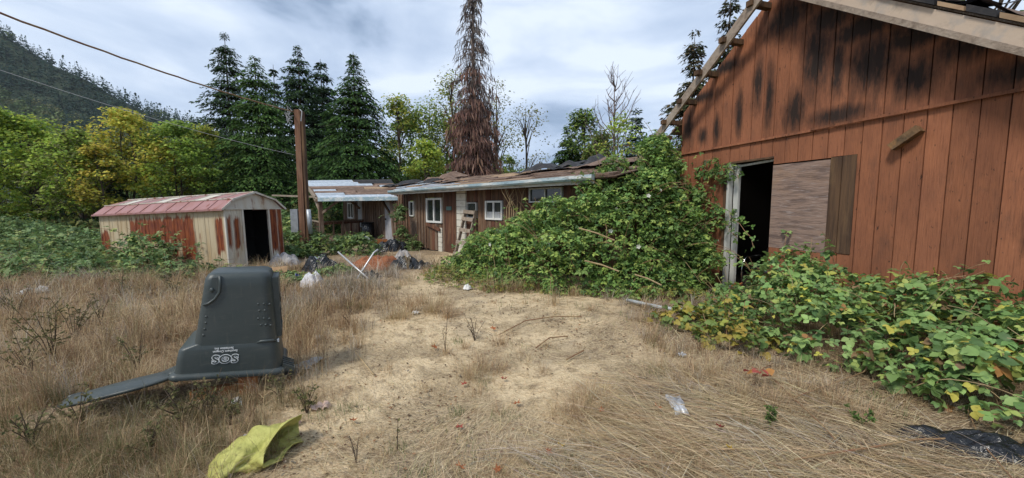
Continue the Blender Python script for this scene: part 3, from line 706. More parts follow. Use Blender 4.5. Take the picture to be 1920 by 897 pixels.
# the dead conifer: bare grey top, red-brown hanging foliage below
def dead_tree():
    px, Y = 889, 24.5
    base = at(px, HY, Y); H = at(px, -70, Y)[2]; R = 68 / F * Y
    root = empty('dead_conifer', (base[0], base[1], 0), label='tall dead conifer with bare grey top and red brown hanging needles', cat='tree')
    prof = lambda h: float(np.interp(h, [0, 0.10, 0.2, 0.32, 0.5, 0.60, 0.72, 0.9, 1.0], [1.0, 0.92, 0.82, 0.73, 0.62, 0.54, 0.44, 0.24, 0.06]))
    RED = [(0.23, 0.135, 0.105), (0.18, 0.10, 0.08), (0.29, 0.175, 0.13), (0.12, 0.075, 0.065)]
    GRY = [(0.15, 0.125, 0.11), (0.10, 0.085, 0.08), (0.19, 0.155, 0.135)]
    mb = MB(); mb.tube([(0, 0, -0.1), (0.03, 0, H * 0.5), (0, 0, H * 0.99)], [0.26, 0.16, 0.02], 7)
    P, A, U, CL, SZ = [], [], [], [], []
    for i in range(74):
        h = min(0.985, (i + rng.uniform(0, 1)) / 74); rr = R * prof(h)
        for j in range(12 if h < 0.58 else 8):
            a = rng.uniform(0, 2 * PI); L = rr * rng.uniform(0.6, 1.12); ca, sa = math.cos(a), math.sin(a)
            bz = lambda t: h * H + 0.25 * L * t - 0.55 * L * t * t
            mb.tube([(0, 0, h * H), (L * .5 * ca, L * .5 * sa, bz(.5)), (L * ca, L * sa, bz(1))], [0.026, 0.015, 0.006], 3, cap=False)
            red = h < 0.52 + rng.normal(0, 0.09)
            ns = int((float(np.interp(h, [0, .3, .6], [46, 34, 16])) if red else 9) * (0.6 + 0.6 * rng.uniform()))
            if h < 0.12: ns = int(ns * 1.3)
            t = rng.uniform(0.2, 1.05, ns); sd = rng.normal(0, 0.13, ns) * L
            p = np.stack([L * t * ca - sd * sa, L * t * sa + sd * ca, h * H + 0.25 * L * t - 0.55 * L * t * t], 1)
            P.append(p); A.append(np.stack([ca * 0.25 + rng.normal(0, .25, ns), sa * 0.25 + rng.normal(0, .25, ns), np.full(ns, -1.0)], 1)); U.append(rdir(ns))
            CL.append(pal(ns, RED if red else GRY, None, 0.25) * rng.uniform(0.75, 1.2)); SZ.append(rng.uniform(0.28, 0.75, ns) * (1.0 if red else 0.8))
    P = np.concatenate(P); P[:, 2] = np.maximum(P[:, 2], 0.3)
    mb.build('trunk', M['deadbark'], root)
    me = scatter('crown', P, np.concatenate(A), np.concatenate(U), np.concatenate(SZ), np.concatenate(CL), T_SPRAY, 0.36)
    mesh_obj('crown', me, M['needle'], root)
dead_tree()

gl = 'leafy trees in the wood left of the shed'
broadleaf('broadleaf_tree', 'light green upright tree with two thin trunks near the left edge', 62, 212, 21, 74, GREEN_L, None, 80, 85, 0.14, 2, group=gl)
broadleaf('broadleaf_tree', 'fresh green tree cut by the left edge of the photo', -18, 188, 20, 72, GREEN_L + GREEN_M[:1], None, 72, 85, 0.16, 1, group=gl)
broadleaf('broadleaf_tree', 'olive green tree between the light green and the yellow tree', 152, 240, 20, 66, GREEN_L[:3] + OLIVE[:2], None, 76, 85, 0.12, 2, group=gl)
broadleaf('broadleaf_tree', 'big yellow autumn tree rising over the shed roof', 247, 206, 22, 84, YELLOW, [3, 3, 3, 1, 3], 96, 90, 0.12, 2, group=gl)
broadleaf('broadleaf_tree', 'green tree between the yellow tree and the tall conifers', 340, 226, 23, 74, GREEN_M[:2] + GREEN_L[:3], None, 84, 88, 0.10, 2, group=gl)
broadleaf('broadleaf_tree', 'yellow green tree tucked against the tallest conifer', 392, 236, 25, 50, YELGRN, None, 62, 80, 0.12, 1, group=gl)
broadleaf('broadleaf_tree', 'small orange yellow tree in front of the big yellow one', 190, 268, 19.5, 40, YELLOW[:4] + OLIVE[:1], None, 38, 70, 0.25, 1, leaf=0.15, group=gl)
broadleaf('broadleaf_tree', 'dark olive tree filling the wood behind the light green tree', 100, 262, 27, 95, OLIVE + GREEN_D, None, 80, 80, 0.05, 2, leaf=0.22, group=gl)
broadleaf('broadleaf_tree', 'dark green tree deep in the wood behind the yellow tree', 300, 262, 28, 100, GREEN_D + OLIVE[:1], None, 80, 80, 0.05, 2, leaf=0.22, group=gl)
broadleaf('broadleaf_tree', 'dark tree deep in the wood at the left edge', -60, 240, 26, 90, GREEN_D + OLIVE[:1], None, 70, 80, 0.05, 2, leaf=0.22, group=gl)
gm = 'leafy trees behind the house'
broadleaf('broadleaf_tree', 'yellow green tree right of the broad conifer', 752, 178, 29, 50, YELGRN + GREEN_M[:1], None, 62, 75, 0.2, 1, sparse=0.8, leaf=0.2, group=gm)
broadleaf('broadleaf_tree', 'green tree with gaps left of the dead conifer', 802, 184, 30, 52, GREEN_M + YELGRN[:2], None, 66, 75, 0.15, 2, sparse=0.8, leaf=0.2, group=gm)
broadleaf('broadleaf_tree', 'yellowish tree just behind the left side of the dead conifer', 850, 128, 31, 40, YELGRN + OLIVE[:2], None, 56, 70, 0.25, 1, sparse=0.75, leaf=0.2, group=gm)
broadleaf('broadleaf_tree', 'thin pale tree just behind the right side of the dead conifer', 932, 146, 31, 36, [(0.24, 0.26, 0.08), (0.17, 0.20, 0.07), (0.30, 0.28, 0.10)], None, 46, 46, 0.2, 1, sparse=0.7, leaf=0.17, group=gm)
broadleaf('broadleaf_tree', 'low yellow green bush tree above the left roof ridge', 800, 262, 22, 44, GREEN_L + YELGRN[:1], None, 46, 80, 0.05, 1, leaf=0.16, group=gm)
broadleaf('broadleaf_tree', 'slender half bare tree standing alone against the sky', 985, 192, 27, 44, [(0.24, 0.24, 0.075), (0.19, 0.21, 0.07), (0.30, 0.26, 0.09)], None, 52, 38, 0.3, 1, sparse=0.5, leaf=0.15, group=gm)
broadleaf('broadleaf_tree', 'rounded green tree behind the right end of the house', 1094, 204, 25, 54, GREEN_M + GREEN_D, None, 66, 80, 0.1, 1, leaf=0.19, group=gm)
broadleaf('broadleaf_tree', 'low olive tree close behind the bramble mound', 1122, 250, 21, 44, OLIVE + GREEN_M[:2], None, 48, 80, 0.05, 1, leaf=0.16, group=gm)
broadleaf('broadleaf_tree', 'pale green sapling rising from the bramble mound', 1160, 212, 13.5, 44, GREEN_L + [(0.26, 0.33, 0.13)], None, 46, 60, 0.2, 2, sparse=0.7, leaf=0.11, group=gm)
broadleaf('broadleaf_tree', 'big leafy green tree behind the barn roof', 1800, -230, 15, 250, GREEN_M + YELGRN[:1], None, 120, 110, 0.15, 2, leaf=0.19)
broadleaf('broadleaf_tree', 'low pale tree in the gap under the thin bare tree', 955, 292, 30, 40, GREEN_M + [(0.2, 0.25, 0.12)], None, 40, 60, 0.05, 1, leaf=0.2, group=gm)

broadleaf('broadleaf_tree', 'dark green tree filling the gap right of the broad conifer', 764, 214, 36, 64, GREEN_D + GREEN_M[:1], None, 60, 80, 0.02, 2, leaf=0.26, group=gm)
broadleaf('broadleaf_tree', 'dark green tree low behind the dead conifer', 832, 222, 37, 66, GREEN_D + GREEN_M[:2], None, 60, 80, 0.02, 2, leaf=0.26, group=gm)
def bare_tree():
    px, Y = 1148, 20
    b = at(px, HY, Y); H = at(px, 142, Y)[2]
    root = empty('bare_tree', (b[0], b[1], 0), label='leafless grey tree poking up above the bramble mound', cat='tree')
    mb = MB(); mb.tube([(0, 0, -0.1), (0.05, 0, H * .5), (-0.05, 0, H)], [0.11, 0.07, 0.012], 6)
    mb.build('trunk', M['deadbark'], root)
    tw = MB()
    for i in range(34):
        h = rng.uniform(0.4, 0.95); a = rng.uniform(0, 2 * PI); L = (1.15 - h) * H * 0.36 * rng.uniform(0.6, 1.1)
        e1 = Vector((math.cos(a) * L * .5, math.sin(a) * L * .5, h * H + L * 0.55)); e2 = Vector((math.cos(a) * L * .75, math.sin(a) * L * .75, h * H + L * 1.15))
        tw.tube([(0, 0, h * H), e1, e2], [0.03, 0.02, 0.008], 4, cap=False)
        for k in range(3):
            q = e1.lerp(e2, rng.uniform(0, .9)); tw.tube([q, q + Vector((rng.uniform(-.4, .4), rng.uniform(-.4, .4), rng.uniform(.2, .7)))], [0.012, 0.006], 3, cap=False)
    tw.build('branches', M['deadbark'], root)
bare_tree()

# undergrowth under the wood, behind the shed and behind the house
def undergrowth():
    n = 26000
    X = rng.uniform(-34, -9.5, n); Y = 17.5 + rng.uniform(0, 1, n) ** 1.5 * 16
    hmax = 0.35 + 2.3 * fbm(X, Y, 3.0, 55) * (0.35 + 0.65 * sstep(18, 23, Y))
    Z = hmax * rng.uniform(0.05, 1, n) ** 0.5
    c = pal(n, GREEN_D + OLIVE + [(0.035, 0.05, 0.02)], None, 0.25) * (0.7 + 0.6 * fbm(X, Y, 1.2, 56))[:, None]
    me = scatter('woodland_undergrowth', np.stack([X, Y, Z], 1), rdir(n), norm(rdir(n) + [0, 0, 0.8]), rng.uniform(0.12, 0.3, n), c, T_QUAD, 1.1)
    tag(mesh_obj('woodland_undergrowth', me, M['leaf']), 'dark tangled undergrowth beneath the trees of the wood', 'undergrowth', kind='stuff')
undergrowth()
def far_treeline():
    n = 15000
    X = rng.uniform(-75, 75, n); Y = rng.uniform(58, 74, n)
    hm = 6 + 5 * fbm(X, Y, 9.0, 71); hm = hm * (1 - 0.35 * sstep(-4, 6, X) * (1 - sstep(14, 22, X)))
    Z = hm * rng.uniform(0, 1, n) ** 0.7
    c = pal(n, GREEN_D + GREEN_M[:2], None, 0.25)
    me = scatter('distant_treeline', np.stack([X, Y, Z], 1), rdir(n), norm(rdir(n) + [0, 0, 0.5]), rng.uniform(0.5, 1.1, n), c, T_QUAD, 1.3)
    tag(mesh_obj('distant_treeline', me, M['leaf']), 'distant green treeline seen low through gaps behind the house', 'treeline', kind='stuff')
far_treeline()

# ================================================================== BARN
def frame_from(O, d):
    return (O[0], O[1], 0.0), math.atan2(d[1], d[0])
def vpdir(px):
    d = ray(px, HY); d[2] = 0; return d / np.linalg.norm(d)
BO = ground(1357, 542); BD = -vpdir(755)
bl, brz = frame_from(BO, BD)
barn = empty('barn', bl, brz, label='red orange barn with mould stained plank gable and open doorway', cat='barn')
AP, SL = 0.90, 0.725
ztop = lambda s: 5.07 - SL * abs(s - AP)
SMIN, SMAX, BW = -1.25, 4.60, 0.2085
def split_board(s0, s1, opens):
    """pieces of a plank [s0, s1] once the openings (o0, o1, z0, z1) are cut away"""
    cuts = sorted({s0, s1} | {o for q in opens for o in q[:2] if s0 < o < s1})
    out = []
    for a, b in zip(cuts[:-1], cuts[1:]):
        if b - a < 0.012: continue
        zs = [(-0.12, None)]
        for (o0, o1, z0, z1) in opens:
            if o0 < (a + b) / 2 < o1:
                nz = []
                for (lo, hi) in zs:
                    if hi is None or hi > z0:
                        if lo < z0: nz.append((lo, z0))
                        nz.append((z1, hi))
                    else: nz.append((lo, hi))
                zs = nz
        out += [(a, b, lo, hi) for lo, hi in zs]
    return out
BOPEN = [(0.0, 0.86, -0.2, 2.33), (0.86, 1.72, 0.88, 2.225), (1.72, 2.04, 0.90, 2.235)]
s = SMIN
while s < SMAX - 0.02:
    e1 = min(s + BW, SMAX)
    for (a, b, lo, hi) in split_board(s, e1 - 0.011, BOPEN):
        y0 = -0.002 + random.uniform(-0.004, 0.004)
        if hi is not None:
            q = MB().cbox(a, b, y0, 0.026, lo, hi)
        else:
            lo_ = lo
            pts = [(a, lo_), (b, lo_), (b, ztop(b))]
            if a < AP < b: pts.append((AP, ztop(AP)))
            pts.append((a, ztop(a)))
            q = MB().prism_xz(pts, y0, 0.026)
        q.build('plank', M['barn'], barn)
    s = e1
# sheathing behind the grooves, side and back walls, floor
q = MB()
for (a, b, lo, hi) in split_board(SMIN, SMAX, BOPEN):
    pts = [(a, lo), (b, lo), (b, hi if hi is not None else ztop(b) - 0.02)]
    if hi is None and a < AP < b: pts.append((AP, ztop(AP) - 0.02))
    pts.append((a, hi if hi is not None else ztop(a) - 0.02))
    q.prism_xz(pts, 0.032, 0.05)
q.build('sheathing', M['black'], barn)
MB().box(SMIN - 0.03, SMIN - 0.004, 0.0, 6.0, -0.1, ztop(SMIN) - 0.06).build('side_wall', M['barn'], barn)
MB().box(SMAX + 0.004, SMAX + 0.03, 0.0, 6.0, -0.1, ztop(SMAX) - 0.06).build('side_wall', M['barn'], barn)
MB().prism_xz([(SMIN, -0.1), (SMAX, -0.1), (SMAX, ztop(SMAX) - .06), (AP, ztop(AP) - .06), (SMIN, ztop(SMIN) - .06)], 5.95, 6.0).build('back_wall', M['barn'], barn)
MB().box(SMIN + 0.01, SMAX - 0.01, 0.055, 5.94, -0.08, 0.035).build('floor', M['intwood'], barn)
MB().box(SMIN + .002, SMIN + .02, 0.055, 5.9, 0.04, ztop(SMIN) - .1).build('shade_lining', M['intwood'], barn)  # inner panels added in a dark colour so the doorway reads as shade
MB().box(SMAX - .02, SMAX - .002, 0.055, 5.9, 0.04, ztop(SMAX) - .1).build('shade_lining', M['intwood'], barn)
MB().box(SMIN + .03, SMAX - .03, 5.90, 5.94, 0.04, 2.4).build('shade_lining', M['intwood'], barn)
MB().beam((-1.1, 3.2, 1.55), (2.5, 3.2, 1.55), 0.06, 0.10).build('wall_rail', M['darkwood'], barn)
for xx in (-0.4, 0.3, 1.0, 1.7):
    MB().box(xx - .02, xx + .03, 5.82, 5.89, 0.05, 3.4).build('stud', M['darkwood'], barn)
MB().beam((0.02, 2.0, 1.15), (0.75, 2.6, 0.45), 0.04, 0.14).build('loose_brace', M['darkwood'], barn)
# left roof: boards only behind the wall; open eave in front with purlin ends
def slab(s0, s1, y0, y1, up0, up1):
    z = lambda q: 5.07 - SL * abs(q - AP)
    return MB().prism_xz([(s0, z(s0) + up0), (s1, z(s1) + up0), (s1, z(s1) + up1), (s0, z(s0) + up1)], y0, y1)
slab(-1.75, AP - 0.002, 0.07, 6.1, 0.004, 0.03).build('roof_deck', M['weathered'], barn)
slab(AP + 0.002, 4.95, -0.30, 6.1, -0.02, 0.0).build('roof_deck', M['weathered'], barn)
for k, sx in enumerate((0.62, 0.12, -0.40, -0.92, -1.36, -1.70)):
    z = 5.02 - SL * (AP - sx)
    MB().box(sx - 0.05, sx + 0.05, -0.42 - 0.03 * (k % 3), 0.064, z - 0.10, z - 0.015).build('purlin_end', M['darkwood'], barn)
def rake(s0, s1, y0, y1, top, h):
    z = lambda q: top - SL * abs(q - AP)
    return MB().prism_xz([(s0, z(s0) - h), (s1, z(s1) - h), (s1, z(s1)), (s0, z(s0))], y0, y1)
rake(-0.42, AP - 0.002, -0.372, -0.334, 5.02, 0.215).build('rake_board', M['rakel'], barn)
rake(-1.95, -0.424, -0.374, -0.336, 5.012, 0.20).build('rake_board', M['rakel'], barn)
rake(AP + 0.002, 5.0, -0.372, -0.334, 5.035, 0.245).build('rake_board', M['rake'], barn)
rake(AP + 0.002, 5.0, -0.388, -0.375, 4.865, 0.075).build('drip_strip', M['rakel'], barn)
# skip sheathing and curled shingles along the right-hand roof edge
sx = AP + 0.12; k = 0
while sx < 4.9:
    w_ = random.uniform(0.16, 0.34); tar = k % 2 == 1
    up = 0.006; th = random.uniform(0.05, 0.075) if tar else random.uniform(0.04, 0.055)
    slab(sx, min(sx + w_, 4.92), -0.395 - random.uniform(0, 0.03), 6.0, up, up + th).build('shingle' if tar else 'sheathing_board', M['tar' if tar else 'deck_tan'], barn)
    sx += w_ + random.uniform(0.004, 0.02); k += 1
def curl(s0, s1, y0, y1, lift, seed):
    rr = random.Random(seed); ph = rr.uniform(0, 6)
    def fn(u, v):
        ss = s0 + (s1 - s0) * u; yy = y0 + (y1 - y0) * v
        z = 5.07 - SL * abs(ss - AP) + 0.09 + lift * (0.5 + 0.5 * math.sin(3.2 * u + ph + 2.4 * v)) * (0.35 + 0.65 * u) + 0.03 * math.sin(9 * v + 5 * u)
        return (ss, yy, z)
    return MB().grid(fn, 10, 10)
curl(1.9, 2.9, -0.25, 1.4, 0.14, 1).build('tar_paper', M['shingle'], barn, True)
curl(2.75, 3.5, -0.30, 1.0, 0.30, 4).build('tar_paper', M['shingle'], barn, True)
curl(2.3, 3.0, -0.2, 0.9, 0.16, 7).build('tar_paper', M['tar'], barn, True)
# trim strip across the gable, in two lengths
MB().beam((-1.28, -0.022, 2.655), (1.50, -0.024, 2.645), 0.03, 0.034).build('trim_strip', M['barn'], barn)
MB().beam((1.44, -0.040, 2.662), (4.60, -0.026, 2.670), 0.022, 0.036).build('trim_strip', M['barn'], barn)
# doorway
MB().box(-0.085, -0.022, -0.030, 0.05, -0.05, 2.335).build('door_jamb', M['darkwood'], barn)
MB().box(-0.020, 0.034, -0.026, 0.06, -0.05, 2.318).build('door_jamb', M['jamb'], barn)
MB().box(0.050, 0.150, 0.065, 0.11, 0.0, 2.30).build('door_jamb', M['jamb'], barn)
MB().box(-0.020, 0.86, -0.010, 0.06, 2.320, 2.352).build('door_header', M['darkwood'], barn)
MB().beam((0.15, 0.09, 2.27), (0.86, 0.10, 2.305), 0.03, 0.035).build('door_track', M['jamb'], barn)
MB().box(-0.10, 0.90, -0.10, 0.055, -0.10, 0.045).build('door_sill', M['darkwood'], barn)
MB().box(0.858, 1.715, -0.004, 0.022, 0.883, 2.205).build('plywood_sheet', M['plywood'], barn)
MB().cbox(1.722, 1.862, -0.012, 0.022, 0.905, 2.228).build('dark_plank', M['darkwood'], barn)
MB().cbox(1.872, 2.036, -0.010, 0.022, 0.902, 2.232).build('dark_plank', M['darkwood'], barn)
st = MB().beam((2.44, -0.075, 2.255), (2.68, -0.055, 2.44), 0.10, 0.085)
tag(st.build('wood_stub', M['stubwood'], barn), 'short weathered block of wood nailed askew to the gable')
# padded chair just inside the doorway
def barn_pt(s, y, z): 
    return (barn.matrix_basis @ Vector((s, y, z)))
ch = empty('padded_chair', barn_pt(0.46, 0.48, 0.035), brz, label='black padded chair with bent chrome arm inside the barn doorway', cat='chair')
MB().blob((0, 0.05, 0.36), (0.34, 0.30, 0.11), 8, 14).build('seat', M['vinyl'], ch, True)
MB().blob((0.02, 0.34, 0.62), (0.36, 0.10, 0.26), 8, 14).build('backrest', M['vinyl'], ch, True)
for sg in (-1, 1):
    MB().tube([(sg * .34, -0.22, 0.0), (sg * .34, -0.20, 0.46), (sg * .34, -0.10, 0.58), (sg * .34, 0.22, 0.60), (sg * .34, 0.34, 0.48), (sg * .34, 0.36, 0.0)], 0.02, 8).build('arm', M['chrome'], ch, True)
MB().tube([(-.34, -.2, .2), (.34, -.2, .2)], 0.015, 6).build('stretcher', M['chrome'], ch, True)

# ================================================================== HOUSE
HO = ground(829, 473); HD = -vpdir(338)
hl, hrz = frame_from(HO, HD)
house = empty('house', hl, hrz, label='low derelict brown plank house with stripped roof and broken porch', cat='house')
HOPEN = [(-1.02, 0.08, 0.96, 1.85), (2.45, 3.25, 1.15, 1.72), (4.27, 5.39, 1.62, 2.0), (1.53, 2.06, 0.12, 1.68), (-4.67, -3.88, 0.10, 1.95), (0.98, 1.50, -0.2, 2.2), (-9.45, -8.55, 0.9, 1.75), (-8.0, -7.45, 0.5, 1.85), (-2.35, -1.95, 1.15, 1.75)]
s = -10.1; k = 0
HH = 2.12
while s < 7.0:
    bw = (0.21 if s > -3.6 else 0.27) * random.uniform(0.85, 1.15)
    for (a, b, lo, hi) in split_board(s, min(s + bw, 7.0) - 0.008, HOPEN):
        m = M['siding_grey'] if s < -3.6 else (M['siding_red'] if (-0.1 < s < 1.05 or random.random() < 0.45) else M['siding_brown'])
        y0 = random.uniform(-0.012, 0.0)
        lo = max(lo, 0.02 + random.uniform(-0.03, 0.03)) if lo < 0 else lo
        if s > -3.6 and lo < 0.3 and s < 0.0: m = M['siding_grey'] if random.random() < 0.4 else m
        MB().cbox(a, b, y0, 0.022, lo, HH if hi is None else hi).build('plank', m, house)
    if s < -3.6 or -3.6 < s < -1.0:
        if not any(o[0] - 0.03 < s < o[1] + 0.03 for o in HOPEN):
            MB().box(s - 0.028, s + 0.02, -0.034, -0.014, 0.03, HH - 0.01).build('batten', M['siding_grey' if s < -3.6 else 'siding_brown'], house)
    s += bw; k += 1
q = MB()
for (a, b, lo, hi) in split_board(-10.1, 7.0, HOPEN):
    q.box(a, b, 0.028, 0.05, lo, HH if hi is None else hi)
q.build('sheathing', M['black'], house)
MB().box(-10.1, 7.0, 5.0, 5.05, -0.1, HH).build('back_wall', M['siding_brown'], house)
MB().box(-10.13, -10.104, 0.0, 5.0, -0.1, HH).build('side_wall', M['siding_brown'], house)
MB().box(7.004, 7.03, 0.0, 5.0, -0.1, HH).build('side_wall', M['siding_brown'], house)
MB().box(-10.1, 7.0, 0.06, 4.99, 0.0, 0.10).build('floor', M['intwood'], house)
MB().box(-10.1, 7.0, -0.03, 0.0, -0.1, 0.015).build('foundation', M['black'], house)
def window(s0, s1, z0, z1, fr=0.05, mull=True, curtain=False, fm='white_frame'):
    w = empty('window'); w.parent = house
    f = MB().box(s0, s1, -0.045, 0.02, z0, z0 + fr).box(s0, s1, -0.045, 0.02, z1 - fr, z1).box(s0, s0 + fr, -0.045, 0.02, z0 + fr, z1 - fr).box(s1 - fr, s1, -0.045, 0.02, z0 + fr, z1 - fr)
    if mull: f.box((s0 + s1) / 2 - fr * .5, (s0 + s1) / 2 + fr * .5, -0.040, 0.015, z0 + fr, z1 - fr)
    f.build('frame', M[fm], w)
    mid = (s0 + s1) / 2
    for a, b in (((s0 + fr, mid - fr * .5), (mid + fr * .5, s1 - fr)) if mull else ((s0 + fr, s1 - fr),)):
        MB().box(a, b, 0.0, 0.006, z0 + fr, z1 - fr).build('pane', M['glass'], w)
    if curtain:
        MB().box(s0 + fr, s1 - fr, -0.006, -0.002, z0 + fr, z0 + fr + (z1 - z0) * 0.33).build('curtain', M['curtain'], w)
window(-1.0, 0.06, 0.98, 1.83, 0.065)
window(2.47, 3.23, 1.17, 1.70, 0.05, True, True)
window(4.29, 5.37, 1.64, 1.99, 0.03)
window(-9.43, -8.57, 0.92, 1.73, 0.06)
window(-2.33, -1.97, 1.17, 1.73, 0.04, False)
window(1.55, 2.04, 1.20, 1.66, 0.03, False, False, 'jamb')
MB().box(1.55, 2.04, 0.0, 0.02, 0.12, 1.195).build('door_panel', M['siding_red'], house)
d_ = MB().box(-4.65, -3.90, -0.02, 0.02, 0.12, 1.93).build('door', M['doorgrey'], house)
MB().blob((-4.53, -0.05, 1.0), 0.035, 5, 6).build('handle', M['black'], d_)
tag(MB().box(-7.98, -7.47, 0.0, 0.02, 0.52, 1.83).build('screen_door', M['curtain'], house), 'grey torn screen behind the porch rail')
# white lap siding block beside the doorway and under the first window
z = 0.10; i = 0
while z < 2.06:
    h_ = 0.205
    MB().prism_xy([(0.985, -0.03 - 0.012), (1.495, -0.03 - 0.012), (1.495, 0.02), (0.985, 0.02)], z, min(z + h_ - 0.012, 2.08)).build('white_course', M['white_siding'], house)
    z += h_
z = 0.02
while z < 0.72:
    MB().box(-0.17, 0.07, -0.042, -0.014, z, z + 0.15).build('white_course', M['white_siding'], house); z += 0.163
MB().beam((-0.95, -0.06, 0.93), (0.02, -0.09, 0.76), 0.03, 0.11).build('broken_sill', M['siding_red'], house)
MB().box(0.36, 0.66, -0.036, -0.014, 1.42, 1.54).build('number_plate', M['plate'], house)
MB().box(0.93, 0.982, -0.05, -0.013, 0.05, 2.08).build('corner_board', M['siding_brown'], house)
# roof of the main part
RSL = 0.20
rz_ = lambda y: 2.10 + RSL * (y + 0.5)
def rslab(s0, s1, y0, y1, up0, up1, sk=0.0):
    return MB().add([(s0, y0, rz_(y0) + up0), (s1, y0, rz_(y0) + up0), (s1 + sk, y1, rz_(y1) + up0), (s0 + sk, y1, rz_(y1) + up0), (s0, y0, rz_(y0) + up1), (s1, y0, rz_(y0) + up1), (s1 + sk, y1, rz_(y1) + up1), (s0 + sk, y1, rz_(y1) + up1)],
                    [(0, 3, 2, 1), (4, 5, 6, 7), (0, 1, 5, 4), (1, 2, 6, 5), (2, 3, 7, 6), (3, 0, 4, 7)])
rslab(-2.9, 7.1, -0.48, 0.3, 0.0, 0.02).build('roof_deck', M['shingle'], house)
rslab(-8.5, 7.1, 0.302, 2.5, 0.0, 0.02).build('roof_deck', M['shingle'], house)
MB().add([(-8.5, 2.5, rz_(2.5)), (7.1, 2.5, rz_(2.5)), (7.1, 5.4, rz_(-0.4)), (-8.5, 5.4, rz_(-0.4))], [(0, 1, 2, 3)]).build('rear_roof', M['shingle'], house)
rr = random.Random(21)
for row in range(11):
    y = -0.46 + row * 0.268
    s = -2.9 if y < 0.3 else -8.3
    s += rr.uniform(0, 0.6)
    while s < 6.9:
        L = rr.uniform(0.7, 2.6); t = rr.random()
        if t < 0.86:
            m = 'deck_tan' if rr.random() < (0.45 if s < 3.2 else 0.2) else 'shingle'
            if s < -1.0 and rr.random() < 0.25: m = 'metal_sheet'
            up = 0.024 + rr.uniform(0, 0.012)
            rslab(s, min(s + L, 7.0), y + rr.uniform(0, .03), y + rr.uniform(0.17, 0.25), up, up + rr.uniform(0.02, 0.05), rr.uniform(-.05, .05)).build('roof_board', M[m], house)
        s += L + rr.uniform(0.02, 0.25)
def rag(name, s0, s1, y0, y1, lift, m, seed, nu=14, nv=8):
    r2 = random.Random(seed); ph = [r2.uniform(0, 6.3) for _ in range(6)]
    def fn(u, v):
        ss = s0 + (s1 - s0) * u + 0.08 * math.sin(5 * v + ph[0]); yy = y0 + (y1 - y0) * v + 0.08 * math.sin(6 * u + ph[1])
        e = min(1, 4 * u, 4 * (1 - u), 4 * v, 4 * (1 - v))
        z = rz_(yy) + 0.10 + lift * (0.25 + 0.75 * e) * abs(math.sin(4.2 * u + ph[2] + 1.7 * v)) ** 1.5 + 0.05 * abs(math.sin(11 * u + 7 * v + ph[3]))
        return (ss, yy, z)
    return MB().grid(fn, nu, nv).build(name, M[m], house)
rag('tar_paper', 2.35, 4.4, 1.0, 2.3, 0.17, 'tar', 3, 22, 12)
rag('tar_paper', 3.9, 5.4, 1.2, 2.45, 0.22, 'tar', 8, 22, 12)
rag('tar_paper', -2.6, -1.7, 0.4, 1.2, 0.12, 'tar', 5)
rag('tar_paper', -6.3, -4.4, 0.5, 1.9, 0.14, 'tar', 12)
rag('loose_shingles', -3.6, -1.9, 1.2, 2.5, 0.24, 'shingle', 9)
rag('loose_shingles', -1.2, 0.1, 0.3, 1.0, 0.14, 'shingle', 15)
rag('loose_shingles', 4.6, 6.8, 0.8, 2.5, 0.12, 'shingle', 31)
# gutter and fascia
def gut(s0, s1, z0, z1):
    pr = [(-0.60, 0.085), (-0.50, 0.085), (-0.50, -0.02), (-0.575, -0.02), (-0.605, 0.02)]
    n = len(pr)
    v = [(s0, y, z0 + z) for y, z in pr] + [(s1, y, z1 + z) for y, z in pr]
    return MB().add(v, [tuple(range(n)), tuple(range(n, 2 * n))[::-1]] + [(i, n + i, n + (i + 1) % n, (i + 1) % n) for i in range(n)])
gut(-2.95, 0.6, 2.06, 2.075).build('gutter', M['gutter'], house)
gut(0.602, 3.9, 2.075, 2.065).build('gutter', M['gutter'], house)
gut(3.902, 6.62, 2.065, 2.08).build('gutter', M['gutter'], house)
MB().box(-2.9, 1.6, -0.495, -0.465, 1.985, 2.085).build('fascia', M['fascia'], house)
MB().box(1.605, 6.6, -0.497, -0.465, 1.99, 2.085).build('fascia', M['fascia'], house)
MB().box(-2.9, 7.05, -0.46, -0.014, 2.085, 2.10).build('soffit', M['siding_brown'], house)

# porch wing, its roof facing the yard (world axes)
HM = house.matrix_basis.inverted()
def hp(x, y, z): return tuple(HM @ Vector((x, y, z)))
PEL, PER = np.array([-8.05, 15.8, 1.86]), np.array([-4.45, 15.3, 1.90])      # eave ends
PTL, PTR = np.array([-10.9, 20.2, 2.84]), np.array([-6.2, 19.6, 2.86])       # top ends
def pr(u, t, up=0.0):
    p = (PEL * (1 - u) + PER * u) * (1 - t) + (PTL * (1 - u) + PTR * u) * t
    return hp(p[0], p[1], p[2] + up)
def pstrip(u0, u1, t0, t1, up0, up1, m, nm='roof_board'):
    v = [pr(u0, t0, up0), pr(u1, t0, up0), pr(u1, t1, up0), pr(u0, t1, up0), pr(u0, t0, up1), pr(u1, t0, up1), pr(u1, t1, up1), pr(u0, t1, up1)]
    return MB().add(v, [(0, 3, 2, 1), (4, 5, 6, 7), (0, 1, 5, 4), (1, 2, 6, 5), (2, 3, 7, 6), (3, 0, 4, 7)]).build(nm, M[m], house)
pstrip(0, 1, 0.0, 1, 0.0, 0.02, 'shingle', 'porch_deck')
